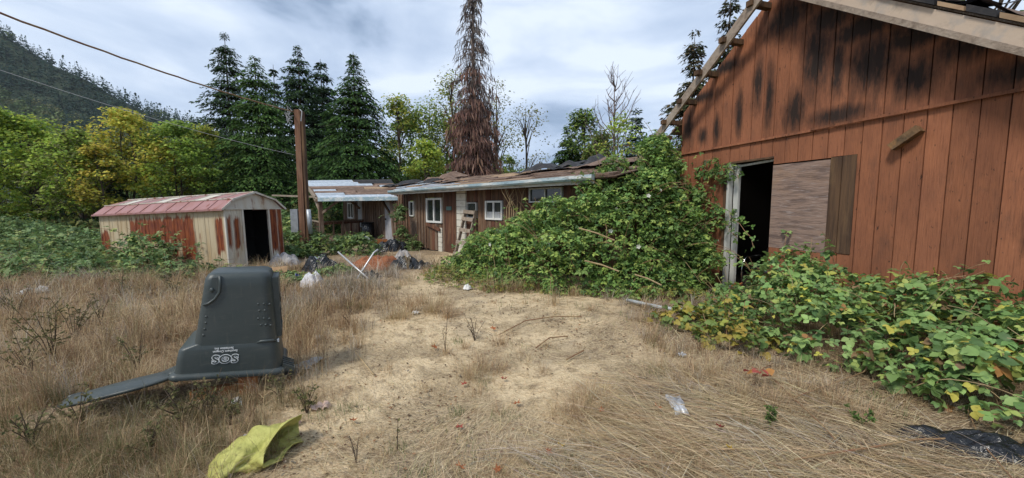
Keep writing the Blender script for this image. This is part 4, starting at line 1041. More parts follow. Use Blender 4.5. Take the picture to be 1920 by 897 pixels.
for (t0, t1, pieces) in [(0.0, 0.10, [(0, 1.0, 'metal_sheet')]), (0.11, 0.20, [(0, .35, 'metal_sheet'), (.36, .95, 'shingle')]), (0.21, 0.30, [(0.02, .5, 'shingle'), (.51, 1, 'shingle')]), (0.31, 0.40, [(0, .28, 'metal_sheet'), (.3, .9, 'shingle')]),
                         (0.41, 0.50, [(0, .62, 'shingle'), (.63, 1, 'deck_tan')]), (0.51, 0.60, [(0, .8, 'shingle'), (.82, 1, 'metal_sheet')]), (0.61, 0.72, [(0, .75, 'metal_sheet'), (.77, 1, 'shingle')]), (0.73, 0.85, [(0, .6, 'metal_sheet'), (.62, 1, 'tar')]), (0.86, 1.0, [(0, .55, 'metal_sheet'), (.57, 1, 'tar')])]:
    for (u0, u1, m) in pieces:
        up = 0.024 + rr.uniform(0, 0.03)
        pstrip(u0 + rr.uniform(-.01, .01), u1, t0, t1, up, up + 0.022, m)
pstrip(-0.005, 1.0, -0.012, -0.001, -0.10, 0.05, 'gutter', 'gutter')
def pbeam(a, b, w, h, m, nm):
    return MB().beam(hp(*a), hp(*b), w, h).build(nm, M[m], house)
pp = at(605, 455, 16.15)
pbeam((pp[0], pp[1], -0.05), (pp[0] - 0.05, pp[1], 1.90), 0.16, 0.16, 'siding_grey', 'post')
pbeam((-10.6, 19.7, -0.05), (-10.6, 19.7, 2.70), 0.14, 0.14, 'siding_grey', 'post')
pbeam((pp[0] + .02, pp[1], 1.25), (pp[0] + 0.85, pp[1] - 0.05, 1.84), 0.08, 0.09, 'siding_grey', 'brace')
pbeam((pp[0] - .05, pp[1] + 0.1, 1.2), (pp[0] - 0.75, pp[1] + 0.9, 1.98), 0.08, 0.12, 'weathered', 'brace')
pbeam((-8.2, 15.95, 1.80), (-4.7, 15.45, 1.83), 0.10, 0.11, 'siding_grey', 'porch_beam')
pbeam((-8.15, 15.95, 1.79), (-10.9, 20.1, 2.74), 0.10, 0.12, 'weathered', 'side_rafter')
pbeam((-12.2, 19.4, 2.10), (-8.4, 16.3, 1.95), 0.06, 0.08, 'weathered', 'loose_rafter')
pbeam((-5.0, 15.75, 1.85), (-4.85, 15.55, 0.3), 0.12, 0.12, 'siding_grey', 'leaning_post')
pbeam((-5.6, 16.4, 1.80), (-5.05, 15.75, 1.25), 0.07, 0.08, 'darkwood', 'brace')
pbeam((-7.6, 17.5, 1.95), (-6.9, 17.2, 1.45), 0.07, 0.08, 'darkwood', 'brace')
# rails
r0 = (pp[0] + 0.02, pp[1] + 0.06); r1 = (-7.05, 18.3)
pbeam((*r0, 0.88), (*r1, 0.90), 0.10, 0.05, 'siding_grey', 'rail')
pbeam((*r0, 0.80), (*r1, 0.82), 0.04, 0.09, 'siding_red', 'rail')
for t in (0.22, 0.42, 0.62, 0.82, 1.0):
    x = r0[0] + (r1[0] - r0[0]) * t; y = r0[1] + (r1[1] - r0[1]) * t
    pbeam((x, y, 0.0), (x, y, 0.86), 0.11 if t in (0.42, 1.0) else 0.06, 0.06, 'siding_red' if t > 0.5 else 'siding_grey', 'baluster')
pbeam((pp[0] - .05, pp[1] + .08, 0.86), (-10.5, 19.6, 0.86), 0.08, 0.05, 'weathered', 'rail')
for t in (0.12, 0.24, 0.36, 0.5, 0.65, 0.8):
    x = pp[0] + (-10.5 - pp[0]) * t; y = pp[1] + (19.6 - pp[1]) * t
    pbeam((x, y, 0.0), (x, y, 0.85), 0.05, 0.05, 'siding_grey', 'baluster')
# porch floor boards
fl = [(-8.5, 16.4), (-5.2, 15.0), (-4.75, 15.75), (-8.6, 20.2)]
for k in range(9):
    t0, t1 = k / 9, (k + 0.94) / 9
    L = lambda t: (fl[0][0] + (fl[3][0] - fl[0][0]) * t, fl[0][1] + (fl[3][1] - fl[0][1]) * t)
    R = lambda t: (fl[1][0] + (fl[2][0] - fl[1][0]) * t, fl[1][1] + (fl[2][1] - fl[1][1]) * t)
    v = [hp(*L(t0), .06), hp(*R(t0), .06), hp(*R(t1), .06), hp(*L(t1), .06), hp(*L(t0), .12), hp(*R(t0), .12), hp(*R(t1), .12), hp(*L(t1), .12)]
    MB().add(v, [(0, 3, 2, 1), (4, 5, 6, 7), (0, 1, 5, 4), (1, 2, 6, 5), (2, 3, 7, 6), (3, 0, 4, 7)]).build('floor_board', M['siding_grey'], house)

# pallet leaning on the house wall
pl = empty('pallet', house.matrix_basis @ Vector((1.72, -0.42, 0.02)), hrz, label='broken wooden pallet leaning against the house wall', cat='pallet')
tl = math.atan2(0.36, 1.30)
def pal_pt(x, h): return (x + 0.05 * h, 0.36 * h / 1.36, 1.36 * h / 1.36)
for x in (-0.27, 0.27):
    MB().beam(pal_pt(x, 0), pal_pt(x, 1.40), 0.045, 0.09, (0, 1, 0)).build('runner', M['weathered'], pl)
for h in (0.10, 0.45, 0.82, 1.15, 1.36):
    a = Vector(pal_pt(-0.30, h)); b = Vector(pal_pt(0.30, h - 0.03)); o = Vector((0, -0.06, 0.012))
    MB().beam(a + o, b + o, 0.02, 0.11, (0, 0.2, 1)).build('slat', M['weathered'], pl)

# ================================================================== SHED
SF = np.array([-6.75, 8.95])
shed = empty('metal_shed', (SF[0], SF[1], 0.0), math.atan2(-0.296, 0.954), label='cream metal garden shed streaked with rust under a faded red roof', cat='shed')
shed.rotation_euler = (0.0, -0.036, math.atan2(-0.296, 0.954))
SW, SLN, EZ, KZ, RZ0 = 1.52, 4.70, 1.47, 1.70, 1.88
def ribbed(x0, x1, z0, z1, y, m, parent, axis='x', out=-1, rib=0.016):
    """one sheet-steel panel with a raised rib along each long edge"""
    w = x1 - x0
    prof = [(0, 0), (0.05 * w, 0), (0.09 * w, rib), (0.15 * w, rib), (0.19 * w, 0), (0.48 * w, 0), (0.5 * w, rib * .5), (0.52 * w, 0), (0.96 * w, 0), (w, 0)]
    v, f = [], []
    for (a, d) in prof:
        for zz in (z0, z1):
            v.append((x0 + a, y + out * d, zz) if axis == 'x' else (y + out * d, x0 + a, zz))
    for i in range(len(prof) - 1): f.append((2 * i, 2 * i + 2, 2 * i + 3, 2 * i + 1))
    return MB().add(v, f).build('wall_panel', M[m], parent)
n = 13; pw = SLN / n
for i in range(n):
    ribbed(-SLN + i * pw + 0.001, -SLN + (i + 1) * pw - 0.002, 0.0, EZ, 0.0, 'shed_side', shed)
    ribbed(-SLN + i * pw + 0.001, -SLN + (i + 1) * pw - 0.002, 0.0, EZ, SW, 'shed_side', shed, 'x', 1)
for i in range(4):
    ribbed(i * SW / 4, (i + 1) * SW / 4 - .002, 0.0, EZ, -SLN, 'shed_side', shed, 'y', -1)
D0, D1 = 0.44, 1.12
for a, b in ((0.012, 0.15), (0.152, 0.29), (0.292, 0.43)):
    ribbed(a, b, 0.0, EZ, 0.0, 'shed_front', shed, 'y', 1, 0.012)
for a, b in ((D1 + 0.04, 1.25), (1.252, 1.38), (1.382, 1.51)):
    ribbed(a, b, 0.0, EZ, 0.03, 'shed_front', shed, 'y', 1, 0.012)
MB().box(-0.03, 0.025, D0 - 0.03, D0 + 0.012, 0.0, EZ).build('door_frame', M['shed_trim'], shed)
MB().box(-0.03, 0.028, D1, D1 + 0.045, 0.0, EZ).build('door_frame', M['shed_trim'], shed)
MB().box(-0.03, 0.035, 0.0, SW, EZ, EZ + 0.035).build('door_header', M['shed_trim'], shed)
for yy in (-0.004, SW - 0.03):
    MB().box(-0.03, 0.012, yy, yy + 0.034, 0.0, EZ - 0.002).build('corner_post', M['shed_trim'], shed)
KI = 0.20
gp = [(0.0, EZ + 0.036), (SW, EZ + 0.036), (SW - KI, KZ), (SW / 2, RZ0), (KI, KZ)]
v = [(0.012, y, z) for y, z in gp] + [(-0.008, y, z) for y, z in gp]
MB().add(v, [(0, 1, 2, 3, 4), (9, 8, 7, 6, 5)] + [(i, 5 + i, 5 + (i + 1) % 5, (i + 1) % 5) for i in range(5)]).build('gable_panel', M['shed_trim'], shed)
v = [(-SLN - 0.012, y, z) for y, z in gp] + [(-SLN + 0.008, y, z) for y, z in gp]
MB().add(v, [(0, 1, 2, 3, 4), (9, 8, 7, 6, 5)] + [(i, 5 + i, 5 + (i + 1) % 5, (i + 1) % 5) for i in range(5)]).build('gable_panel', M['shed_trim'], shed)
def roof_piece(x0, x1, y0, z0, y1, z1, m, nm, th=0.012):
    return MB().add([(x0, y0, z0), (x1, y0, z0), (x1, y1, z1), (x0, y1, z1), (x0, y0, z0 + th), (x1, y0, z0 + th), (x1, y1, z1 + th), (x0, y1, z1 + th)],
                    [(0, 3, 2, 1), (4, 5, 6, 7), (0, 1, 5, 4), (1, 2, 6, 5), (2, 3, 7, 6), (3, 0, 4, 7)]).build(nm, M[m], shed)
n = 10; pw = (SLN + 0.16) / n
for i in range(n):
    a = -SLN - 0.08 + i * pw
    for side in (0, 1):
        fy = (lambda y: y) if side == 0 else (lambda y: SW - y)
        roof_piece(a + .004, a + pw - .022, fy(-0.10), EZ + 0.0, fy(KI), KZ + 0.015, 'shed_roof', 'roof_panel')
        roof_piece(a + pw - .020, a + pw + .002, fy(-0.10), EZ + 0.004, fy(KI), KZ + 0.020, 'shed_roof', 'roof_rib', 0.026)
        roof_piece(a + .004, a + pw - .022, fy(KI), KZ + 0.016, fy(SW / 2), RZ0 + 0.012, 'shed_trim' if i % 3 == 1 else 'shed_roof', 'roof_panel')
        roof_piece(a + pw - .020, a + pw + .002, fy(KI), KZ + 0.020, fy(SW / 2), RZ0 + 0.017, 'shed_trim', 'roof_rib', 0.024)
for yy in (KI, SW - KI):
    MB().beam((-SLN - 0.09, yy, KZ + 0.034), (0.09, yy, KZ + 0.034), 0.05, 0.02).build('knee_strip', M['shed_trim'], shed)
MB().beam((-SLN - 0.09, SW / 2, RZ0 + 0.03), (0.09, SW / 2, RZ0 + 0.03), 0.10, 0.022).build('ridge_cap', M['shed_trim'], shed)
MB().beam((-SLN - 0.09, -0.105, EZ), (0.09, -0.105, EZ), 0.012, 0.045).build('eave_strip', M['shed_roof'], shed)
for pa, pb in ((( -0.10, EZ), (KI, KZ + .02)), ((KI, KZ + .02), (SW / 2, RZ0 + .02)), ((SW / 2, RZ0 + .02), (SW - KI, KZ + .02)), ((SW - KI, KZ + .02), (SW + .1, EZ))):
    MB().beam((0.085, *pa), (0.085, *pb), 0.012, 0.045).build('gable_edge', M['shed_trim'], shed)
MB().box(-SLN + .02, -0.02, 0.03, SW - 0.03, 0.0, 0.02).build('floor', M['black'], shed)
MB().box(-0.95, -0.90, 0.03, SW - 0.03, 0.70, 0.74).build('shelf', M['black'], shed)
MB().box(-1.02, -1.0, 0.02, SW - 0.02, 0.02, EZ + .1).build('shade_sheet', M['black'], shed)  # black sheet added across the inside, standing in for the shed's shade
MB().box(-1.0, -0.04, SW - 0.03, SW - 0.015, 0.02, EZ).build('shade_lining', M['black'], shed)  # black side sheet, also added to darken the view through the door

# ================================================================== POLE AND WIRES
PB = ground(572, 480)
pole = empty('timber_pole', (PB[0], PB[1], 0), label='square brown timber service pole with conduit beside it', cat='pole')
PT = at(560, 207, PB[1]) - np.array([PB[0], PB[1], 0])
lean = lambda z: Vector((PT[0] * 0.55 * z / PT[2], 0, z))
MB().beam(lean(-0.1), lean(PT[2]), 0.17, 0.20, (0, 1, 0)).build('post', M['pole'], pole)
b_ = MB().beam(lean(-0.1) + Vector((0.15, -0.01, 0)), lean(PT[2] - 0.05) + Vector((0.125, -0.01, 0)), 0.06, 0.14, (0, 1, 0)).build('side_board', M['darkwood'], pole)
MB().tube([lean(0) + Vector((.27, -.06, -.05)), lean(0.5) + Vector((.27, -.06, 0))], 0.07, 10).build('conduit', M['galv'], pole, True)
MB().tube([lean(0.7) + Vector((.24, -.06, 0)), lean(1.45) + Vector((.20, -.06, 0))], 0.065, 10).build('conduit', M['galv'], pole, True)
MB().box(-0.33, -0.11, -0.12, 0.06, 0.75, 1.46).build('meter_box', M['galv'], pole)
MB().tube([lean(PT[2] - .02) + Vector((.10, -.1, .02)), lean(PT[2] - .05) + Vector((.17, -.12, -.02)), lean(PT[2] - .35) + Vector((.13, -.12, 0))], 0.014, 6).build('drop_cable', M['wire_pale'], pole)
cl = MB()
for k in range(7):
    a = Vector((-0.12 - 0.04 * (k % 3), -0.11, PT[2] - 0.05 - 0.05 * k)); cl.tube([a, a + Vector((-.14 + .05 * (k % 2), -.03, .16 - .06 * (k % 4))), a + Vector((-.06, -.02, -.10))], 0.009, 5)
cl.build('cable_clamp', M['wire_pale'], pole)
topw = PB + np.array([0, 0, 0]); 
def wire(name, label, a, b, sag, r, m, wig=0.0):
    pts = []
    for i in range(25):
        t = i / 24; p = np.array(a) * (1 - t) + np.array(b) * t; p[2] -= sag * 4 * t * (1 - t); p[2] += wig * math.sin(t * 60)
        pts.append(p)
    return tag(MB().tube(pts, r, 6).build(name, M[m], None, True), label, 'cable')
wa = np.array([PB[0] + PT[0] * .55 - 0.12, PB[1] - 0.05, PT[2] - 0.06])
wire('overhead_cable', 'thick twisted overhead cable running from the pole top to the upper left', wa, at(-60, 2, 5.6), 0.10, 0.017, 'cane', 0.006)
wire('overhead_cable', 'thin pale wire running from mid pole to the left', np.array([PB[0] + PT[0] * .35 - .09, PB[1] - .05, at(560, 292, PB[1])[2]]), at(-40, 118, 7.5), 0.12, 0.005, 'wire_pale')

# ================================================================== WHEELED BIN, UPSIDE DOWN
BP = ground(440, 742)
NB = np.array([0.5, -0.866, 0.0]); XB = np.array([0.866, 0.5, 0.0])
bz0 = gzf(BP[0], BP[1] + .2)
bin_ = empty('wheeled_bin', (BP[0], BP[1], bz0), math.atan2(0.5, 0.866), label='dark green plastic wheeled bin standing upside down with its lid hanging open', cat='bin')
def shear(x, z):                      # the whole bin leans a little to its front
    k = (z - 0.2) / 0.83
    return z - (0.15 * (1 - k) + 0.05 * k) * x
def face_y(z): return 0.05 * (z - 0.2)
def ring(xl, xr, y0, y1, z, rc, n=6):
    """rounded rectangle, corners rc = (near-left, near-right, far-right, far-left)"""
    pts = []
    for (cx, cy, a0, r) in ((xl + rc[0], y0 + rc[0], PI, rc[0]), (xr - rc[1], y0 + rc[1], 1.5 * PI, rc[1]), (xr - rc[2], y1 - rc[2], 0, rc[2]), (xl + rc[3], y1 - rc[3], 0.5 * PI, rc[3])):
        for i in range(n + 1):
            a = a0 + 0.5 * PI * i / n
            x = cx + r * math.cos(a); pts.append((x, cy + r * math.sin(a), shear(x, z)))
    return pts
def loft(rings, cap_top=True, cap_bot=False):
    mb = MB(); n = len(rings[0]); v = [p for r in rings for p in r]; f = []
    for i in range(len(rings) - 1):
        for j in range(n): f.append((i * n + j, i * n + (j + 1) % n, (i + 1) * n + (j + 1) % n, (i + 1) * n + j))
    if cap_top: f.append(tuple((len(rings) - 1) * n + j for j in range(n)))
    if cap_bot: f.append(tuple(range(n))[::-1])
    return mb.add(v, f)
def lerp(a, b, t): return a + (b - a) * t
RC = (0.05, 0.085, 0.09, 0.06)
R_ = []
for z in (0.205, 0.30, 0.41, 0.455, 0.60, 0.78, 0.92, 0.985):
    t = (z - 0.2) / 0.8
    R_.append(ring(lerp(-0.285, -0.150, t), lerp(0.322, 0.300, t), face_y(z), lerp(0.56, 0.47, t), z, RC))
R_.append(ring(-0.135, 0.290, face_y(1.02) + 0.012, 0.455, 1.022, RC))
R_.append(ring(-0.105, 0.265, face_y(1.03) + 0.035, 0.43, 1.036, (0.04, 0.06, 0.06, 0.05)))
loft(R_).build('body', M['bin'], bin_, True)
# collar that flares at the two ends
cr = [ring(-0.372, 0.345, -0.003, 0.585, 0.215, RC), ring(-0.355, 0.336, 0.0, 0.58, 0.33, RC), ring(-0.338, 0.330, 0.006, 0.575, 0.415, RC), ring(-0.325, 0.328, 0.008, 0.572, 0.432, RC), ring(-0.232, 0.318, 0.016, 0.56, 0.470, RC)]
loft(cr, False).build('collar', M['bin'], bin_, True)
loft([ring(-0.40, 0.372, -0.026, 0.61, 0.188, RC), ring(-0.405, 0.376, -0.030, 0.614, 0.205, RC), ring(-0.395, 0.368, -0.022, 0.606, 0.228, RC), ring(-0.372, 0.345, 0.0, 0.585, 0.236, RC)], False).build('rim', M['bin'], bin_, True)
loft([ring(-0.36, 0.36, -0.012, 0.60, 0.192, RC), ring(-0.30, 0.31, 0.04, 0.54, 0.196, RC)], True).build('opening', M['bin_dark'], bin_)
# ledge at the collar's front half, and raised step at the back
def on_face(x, z, o=0.0): return (x, face_y(z) - o, shear(x, z))
MB().tube([on_face(0.17, .455, -.004), on_face(0.20, .470, .008), on_face(0.285, .472, .006), on_face(0.305, .455, -.02)], [0.006, 0.012, 0.012, 0.006], 8).build('ledge', M['bin'], bin_, True)
# wheel arch ridge at the top back corner
arch = [on_face(-0.050, 1.02, .004), on_face(-0.050, .955, .006), on_face(-0.058, .89, .006), on_face(-0.088, .835, .006), on_face(-0.128, .80, .006), on_face(-0.165, .785, .0)]
MB().tube(arch, 0.010, 8).build('wheel_arch', M['bin'], bin_, True)
MB().add([on_face(-0.10, 1.00, .001), on_face(-0.06, 1.005, .002), on_face(-0.06, .90, .002), on_face(-0.09, .845, .002), on_face(-0.12, .82, .001)], [(0, 4, 3, 2, 1)]).build('arch_panel', M['bin'], bin_)
MB().blob(on_face(-0.105, 0.905, .004), (0.016, 0.014, 0.02), 6, 8).build('axle_boss', M['bin'], bin_, True)
dots = [(0.195, .775), (0.235, .775), (0.275, .77), (0.20, .72), (0.24, .72), (0.19, .655), (0.23, .655), (0.268, .65), (0.205, .60), (0.24, .60), (0.275, .595), (-0.155, .64), (-0.165, .59), (-0.175, .54), (-0.15, .69)]
for (x, z) in dots:
    MB().blob(on_face(x, z, -.003), (0.011, 0.008, 0.011), 4, 8).build('grip_dot', M['bin'], bin_, True)
# lifting recess on the front
MB().box(0.29, 0.345, 0.12, 0.42, 0.80, 0.96).box(0.29, 0.350, 0.12, 0.42, 0.44, 0.50).box(0.29, 0.345, 0.10, 0.14, 0.44, 0.96).box(0.29, 0.345, 0.40, 0.44, 0.44, 0.96).build('lifting_frame', M['bin'], bin_)
MB().tube([(0.325, 0.12, 0.67), (0.325, 0.42, 0.67)], 0.022, 8).build('lifting_bar', M['bin'], bin_, True)
MB().box(0.296, 0.318, 0.14, 0.40, 0.50, 0.80).build('lifting_recess', M['bin_dark'], bin_)
MB().box(0.305, 0.327, 0.06, 0.10, 0.40, 0.425).build('sticker', M['print'], bin_)
for k in range(5):
    y = 0.03 + k * 0.045
    MB().add([(0.345, y, .215), (0.43, y, .165), (0.43, y + .02, .165), (0.345, y + .02, .215), (0.345, y, .12), (0.425, y, .085), (0.425, y + .02, .085), (0.345, y + .02, .12)],
             [(0, 1, 2, 3), (7, 6, 5, 4), (0, 4, 5, 1), (1, 5, 6, 2), (2, 6, 7, 3), (3, 7, 4, 0)]).build('handle_rib', M['bin'], bin_)
MB().box(0.343, 0.418, 0.02, 0.25, 0.10, 0.135).build('handle_back', M['bin_dark'], bin_)

dg = None
def text_mesh(body, size, offset=0.0, extr=0.0008, sx=1.0):
    c = bpy.data.curves.new('lettering', 'FONT'); c.body = body; c.size = size; c.align_x = 'CENTER'; c.align_y = 'CENTER'
    c.offset = offset; c.extrude = extr; c.resolution_u = 4; c.space_character = 1.0
    o = bpy.data.objects.new('lettering', c); COL.objects.link(o)
    bpy.context.view_layer.update()
    me = bpy.data.meshes.new_from_object(o.evaluated_get(bpy.context.evaluated_depsgraph_get()))
    bpy.data.objects.remove(o, do_unlink=True)
    return me
def collar_y(z): return float(np.interp(z, [0.215, 0.33, 0.415, 0.462], [-0.003, 0.0, 0.006, 0.016]))
def place_text(me, name, m, x, z, o, sx=1.0):
    me.materials.clear()
    ob = mesh_obj(name, me, m, bin_)
    # letters stand on the face, turned upside down, facing the viewer
    tiltm = Matrix.Rotation(-math.atan(0.05), 4, 'X')
    ob.matrix_local = Matrix.Translation(Vector((x, collar_y(z) - o - 0.0025, shear(x, z)))) @ Matrix.Rotation(0.11, 4, 'Y') @ tiltm @ Matrix.Rotation(math.radians(90), 4, 'X') @ Matrix.Rotation(PI, 4, 'Z') @ Matrix.Diagonal((sx, 1, 1, 1))
    return ob
for (ch_, dx) in (('S', 0.062), ('O', 0.0), ('S', -0.062)):
    place_text(text_mesh(ch_, 0.090, 0.0065), 'letter_outline', M['print'], -0.045 + dx, 0.345, 0.0015, 1.10)
    place_text(text_mesh(ch_, 0.090, 0.0015, 0.001), 'letter', M['bin'], -0.045 + dx, 0.345, 0.0030, 1.10)
em = MB()
for k in range(7):
    a = 2 * PI * k / 7; em.add([(0, 0, .001), (0.013 * math.cos(a - .25), 0.016 * math.sin(a - .25), .001), (0.013 * math.cos(a + .25), 0.016 * math.sin(a + .25), .001)], [(0, 1, 2)])
me_ = bpy.data.meshes.new('emblem'); me_.from_pydata(em.v, [], em.f); place_text(me_, 'emblem', M['print'], -0.045, 0.345, 0.0035)
place_text(text_mesh('Southern Oregon', 0.024, 0.0006), 'lettering', M['print'], -0.042, 0.405, 0.002, 0.94)
place_text(text_mesh('Sanitation Inc.', 0.024, 0.0006), 'lettering', M['print'], -0.050, 0.428, 0.002, 0.94)
# lid hanging off the back rim and lying on the grass
LE = ground(92, 792); lid0 = Vector((-0.36, 0.29, 0.235))
Mi = bin_.matrix_basis.inverted()
le = Mi @ Vector((LE[0], LE[1] + 0.10, gzf(LE[0], LE[1]) + 0.10))
ldir = (le - lid0); wdir = Vector((-ldir.y, ldir.x, 0)).normalized()
def lidf(off, grow=0.0):
    def fn(u, v):
        w = (0.085 + 0.150 * math.sin(PI * min(1, u * 0.94 + 0.06) ** 0.85) ** 0.75) if u < 0.985 else 0.07
        k = (v - 0.5) * 2
        p = lid0 + ldir * u + wdir * (w * k)
        base = lerp(lid0.z, le.z, 1 - (1 - min(1, u * 1.15)) ** 2.0)
        dome = 0.060 * (1 - abs(k) ** 2.5) * math.sin(PI * min(1, max(0, u - 0.12) / 0.9)) ** 0.7
        return (p.x, p.y, base + dome + off + 0.05 * k * math.sin(PI * u))
    return fn
L_ = MB().grid(lidf(0.0), 24, 12).grid(lidf(-0.016), 24, 12).build('lid', M['bin'], bin_, True)
MB().tube([lidf(0.0)(u / 20, 0.0) for u in range(21)], 0.014, 6).tube([lidf(0.0)(u / 20, 1.0) for u in range(21)], 0.014, 6).build('lid_lip', M['bin'], L_, True)
for q in (0.12, 0.46):
    MB().tube([(-0.36, q, 0.225), (-0.40, q + .02, 0.20), tuple(Vector(lidf(0.0)(0.10, 0.25 if q < .3 else 0.75)))], 0.02, 6).build('hinge_arm', M['bin'], bin_, True)
MB().tube([(-0.365, 0.06, 0.225), (-0.365, 0.54, 0.225)], 0.024, 8).build('hinge_bar', M['bin'], bin_, True)

blk = empty('wood_block', (BP[0] + XB[0] * .09 - NB[0] * 0.02, BP[1] + XB[1] * .09 - NB[1] * .02, bz0), math.atan2(0.5, 0.866), label='orange brown wood block propping up the bin rim', cat='block')
bk = MB().box(-0.065, 0.065, 0.0, 0.13, -0.03, 0.168)
bm_ = bk.build('log_piece', M['block'], blk)
bv = bm_.modifiers.new('edge', 'BEVEL'); bv.width = 0.008; bv.segments = 2
MB().box(-0.40, -0.085, 0.10, 0.17, -0.03, 0.07).build('log_piece', M['block'], blk)

# ================================================================== YELLOW BAG
YC = ground(474, 858)
yb = empty('yellow_bag', (YC[0], YC[1], gzf(YC[0], YC[1])), label='crumpled yellow rubberised bag lying open on the dry grass', cat='bag')
ya = ground(392, 880); yo = ground(556, 822)
yx = Vector((yo[0] - ya[0], yo[1] - ya[1], 0)); yl = yx.length; yx.normalize(); yy_ = Vector((-yx.y, yx.x, 0))
def bagf(grow):
    tri = lambda q: abs(((q / PI) % 2) - 1) * 2 - 1          # sharp-edged wave for creases
    def fn(u, v):
        a = 2 * PI * v; ca, sa = math.cos(a), math.sin(a)
        w = (0.075 + 0.085 * math.sin(PI * min(1.0, 0.10 + u * 0.60)) ** 0.8) * (0.5 + 0.5 * min(1, u * 7))
        h = (0.040 + 0.045 * u ** 0.9) * (0.5 + 0.5 * min(1, u * 7))
        if u < 0.03: w *= 0.35; h *= 0.4
        top = max(0.0, sa)
        fold = 0.024 * tri(2.0 * a + 7 * u + 0.6) + 0.018 * tri(4.0 * a - 9 * u + 1.0) + 0.012 * tri(3.0 * a + 15 * u) + 0.006 * tri(7 * a + 21 * u)
        fold *= 0.35 + 0.65 * min(1, 4 * u) 
        peak = 0.042 * u ** 2.5 * top ** 3
        y = (w + fold) * ca + 0.018 * math.sin(5 * u)
        z = h + (h * 0.95 + fold * 1.1) * sa + peak
        near = max(0.0, -ca)                                  # the side that faces the viewer is cut back
        x = -yl / 2 + yl * u - 0.21 * u ** 3 * near ** 0.7 * (1 if sa > -0.5 else 0.5) + 0.05 * u ** 5 * (1 - near)
        p = yx * x + yy_ * y
        return (p.x, p.y, max(0.004, z))
    return fn
ob = MB().grid(bagf(0.0), 44, 60, True).build('bag_cloth', M['yellow'], yb, True)
sd = ob.modifiers.new('thickness', 'SOLIDIFY'); sd.thickness = 0.004
MB().tube([yy_ * 0.13 + yx * (-0.10) + Vector((0, 0, .05)), yy_ * 0.19 + yx * (-0.02) + Vector((0, 0, .09)), yy_ * 0.15 + yx * 0.08 + Vector((0, 0, .08))], 0.006, 6).build('strap', M['cloth_grey'], yb)

# ================================================================== LITTER AND JUNK
def crumple(mb, c, sx, sy, sz, seed, nu=12, nv=12, rot=0.0, sharp=1.0):
    """crumpled sheet standing off the ground, a lumpy folded dome"""
    r2 = random.Random(seed); ph = [r2.uniform(0, 6.3) for _ in range(8)]
    cr_, sr_ = math.cos(rot), math.sin(rot)
    def fn(u, v):
        x = (u - .5) * 2; y = (v - .5) * 2
        e = max(0.0, 1 - (x * x + y * y) ** 1.1) ** 0.6
        n = abs(math.sin(4.3 * x + 2.1 * y + ph[0])) * .5 + abs(math.sin(5.1 * y - 3.3 * x + ph[1])) * .35 + abs(math.sin(9 * x + 7 * y + ph[2])) * .15
        z = sz * e * (0.30 + 0.70 * n ** sharp) + 0.012 * (1 + math.sin(8 * x + ph[3]))
        xx = sx * x * (1 + .14 * math.sin(3 * y + ph[4])); yy = sy * y * (1 + .14 * math.sin(3 * x + ph[5]))
        return (c[0] + xx * cr_ - yy * sr_, c[1] + xx * sr_ + yy * cr_, c[2] + z)
    return mb.grid(fn, nu, nv)
def heap(name, label, cat, px, py, w_px, d_m, h_px, m, seed, rot=0.0, parts=1, group=None, back=0.0):
    g = ground(px, py); Y = g[1]; sx = w_px / 2 / F * Y; sz = h_px / F * Y
    mb = crumple(MB(), (0, 0, 0), sx, d_m, sz, seed, 16, 14, rot)
    o = mb.build(name, M[m], None, False)
    o.location = (g[0], g[1] + d_m + back, gzf(g[0], g[1]) - 0.01)
    return tag(o, label, cat, group)
# in front of the shed door
heap('cloth_heap', 'heap of pale grey clothes spilling out of the shed doorway', 'clothes', 496, 506, 62, 0.40, 26, 'cloth_grey', 3, 0.3, back=0.45)
heap('cloth_heap', 'white shirt on top of the clothes in the shed doorway', 'clothes', 508, 500, 30, 0.22, 22, 'bag_white', 9, 0.2, back=0.20)
def cardboard():
    g = ground(517, 524); o = empty('cardboard_box', (g[0], g[1], gzf(g[0], g[1])), 0.5, label='flattened brown cardboard box below the shed door', cat='box')
    MB().add([(-.22, 0, 0), (.2, .02, 0), (.22, .14, .24), (-.2, .16, .22), (-.22, .012, 0), (.2, .032, 0), (.22, .152, .24), (-.2, .172, .22)], [(0, 1, 2, 3), (7, 6, 5, 4), (0, 4, 5, 1), (1, 5, 6, 2), (2, 6, 7, 3), (3, 7, 4, 0)]).build('panel', M['card'], o)
    MB().add([(-.25, -.25, .03), (.28, -.22, .02), (.24, 0, .06), (-.22, -.01, .05), (-.25, -.25, .04), (.28, -.22, .03), (.24, 0, .07), (-.22, -.01, .06)], [(3, 2, 1, 0), (4, 5, 6, 7), (0, 1, 5, 4), (1, 2, 6, 5), (2, 3, 7, 6), (3, 0, 4, 7)]).build('flap', M['card'], o)
cardboard()
def tray():
    g = ground(542, 536); o = empty('plastic_tray', (g[0], g[1], gzf(g[0], g[1]) + 0.02), 0.25, label='shallow black plastic tray lying beside the white cloth', cat='tray')
    MB().box(-.26, .26, -.16, .16, 0, .012).build('base', M['bag_black'], o)
    for (a, b, c, d) in ((-.27, .27, -.175, -.16), (-.27, .27, .16, .175), (-.275, -.26, -.16, .16), (.26, .275, -.16, .16)):
        MB().box(a, b, c, d, 0, .055).build('side', M['bag_black'], o)
tray()
heap('plastic_bag', 'big black plastic bag with torn side near the timber pole', 'bag', 588, 514, 64, 0.32, 36, 'bag_black', 14, 0.1)
heap('plastic_sheet', 'grey plastic sheet draped over the big black bag', 'sheet', 584, 500, 40, 0.20, 18, 'galv', 17, 0.1, back=0.12)
heap('white_cloth', 'white cloth heap on the ground behind the bin', 'cloth', 574, 542, 42, 0.24, 30, 'bag_white', 22, 0.4)
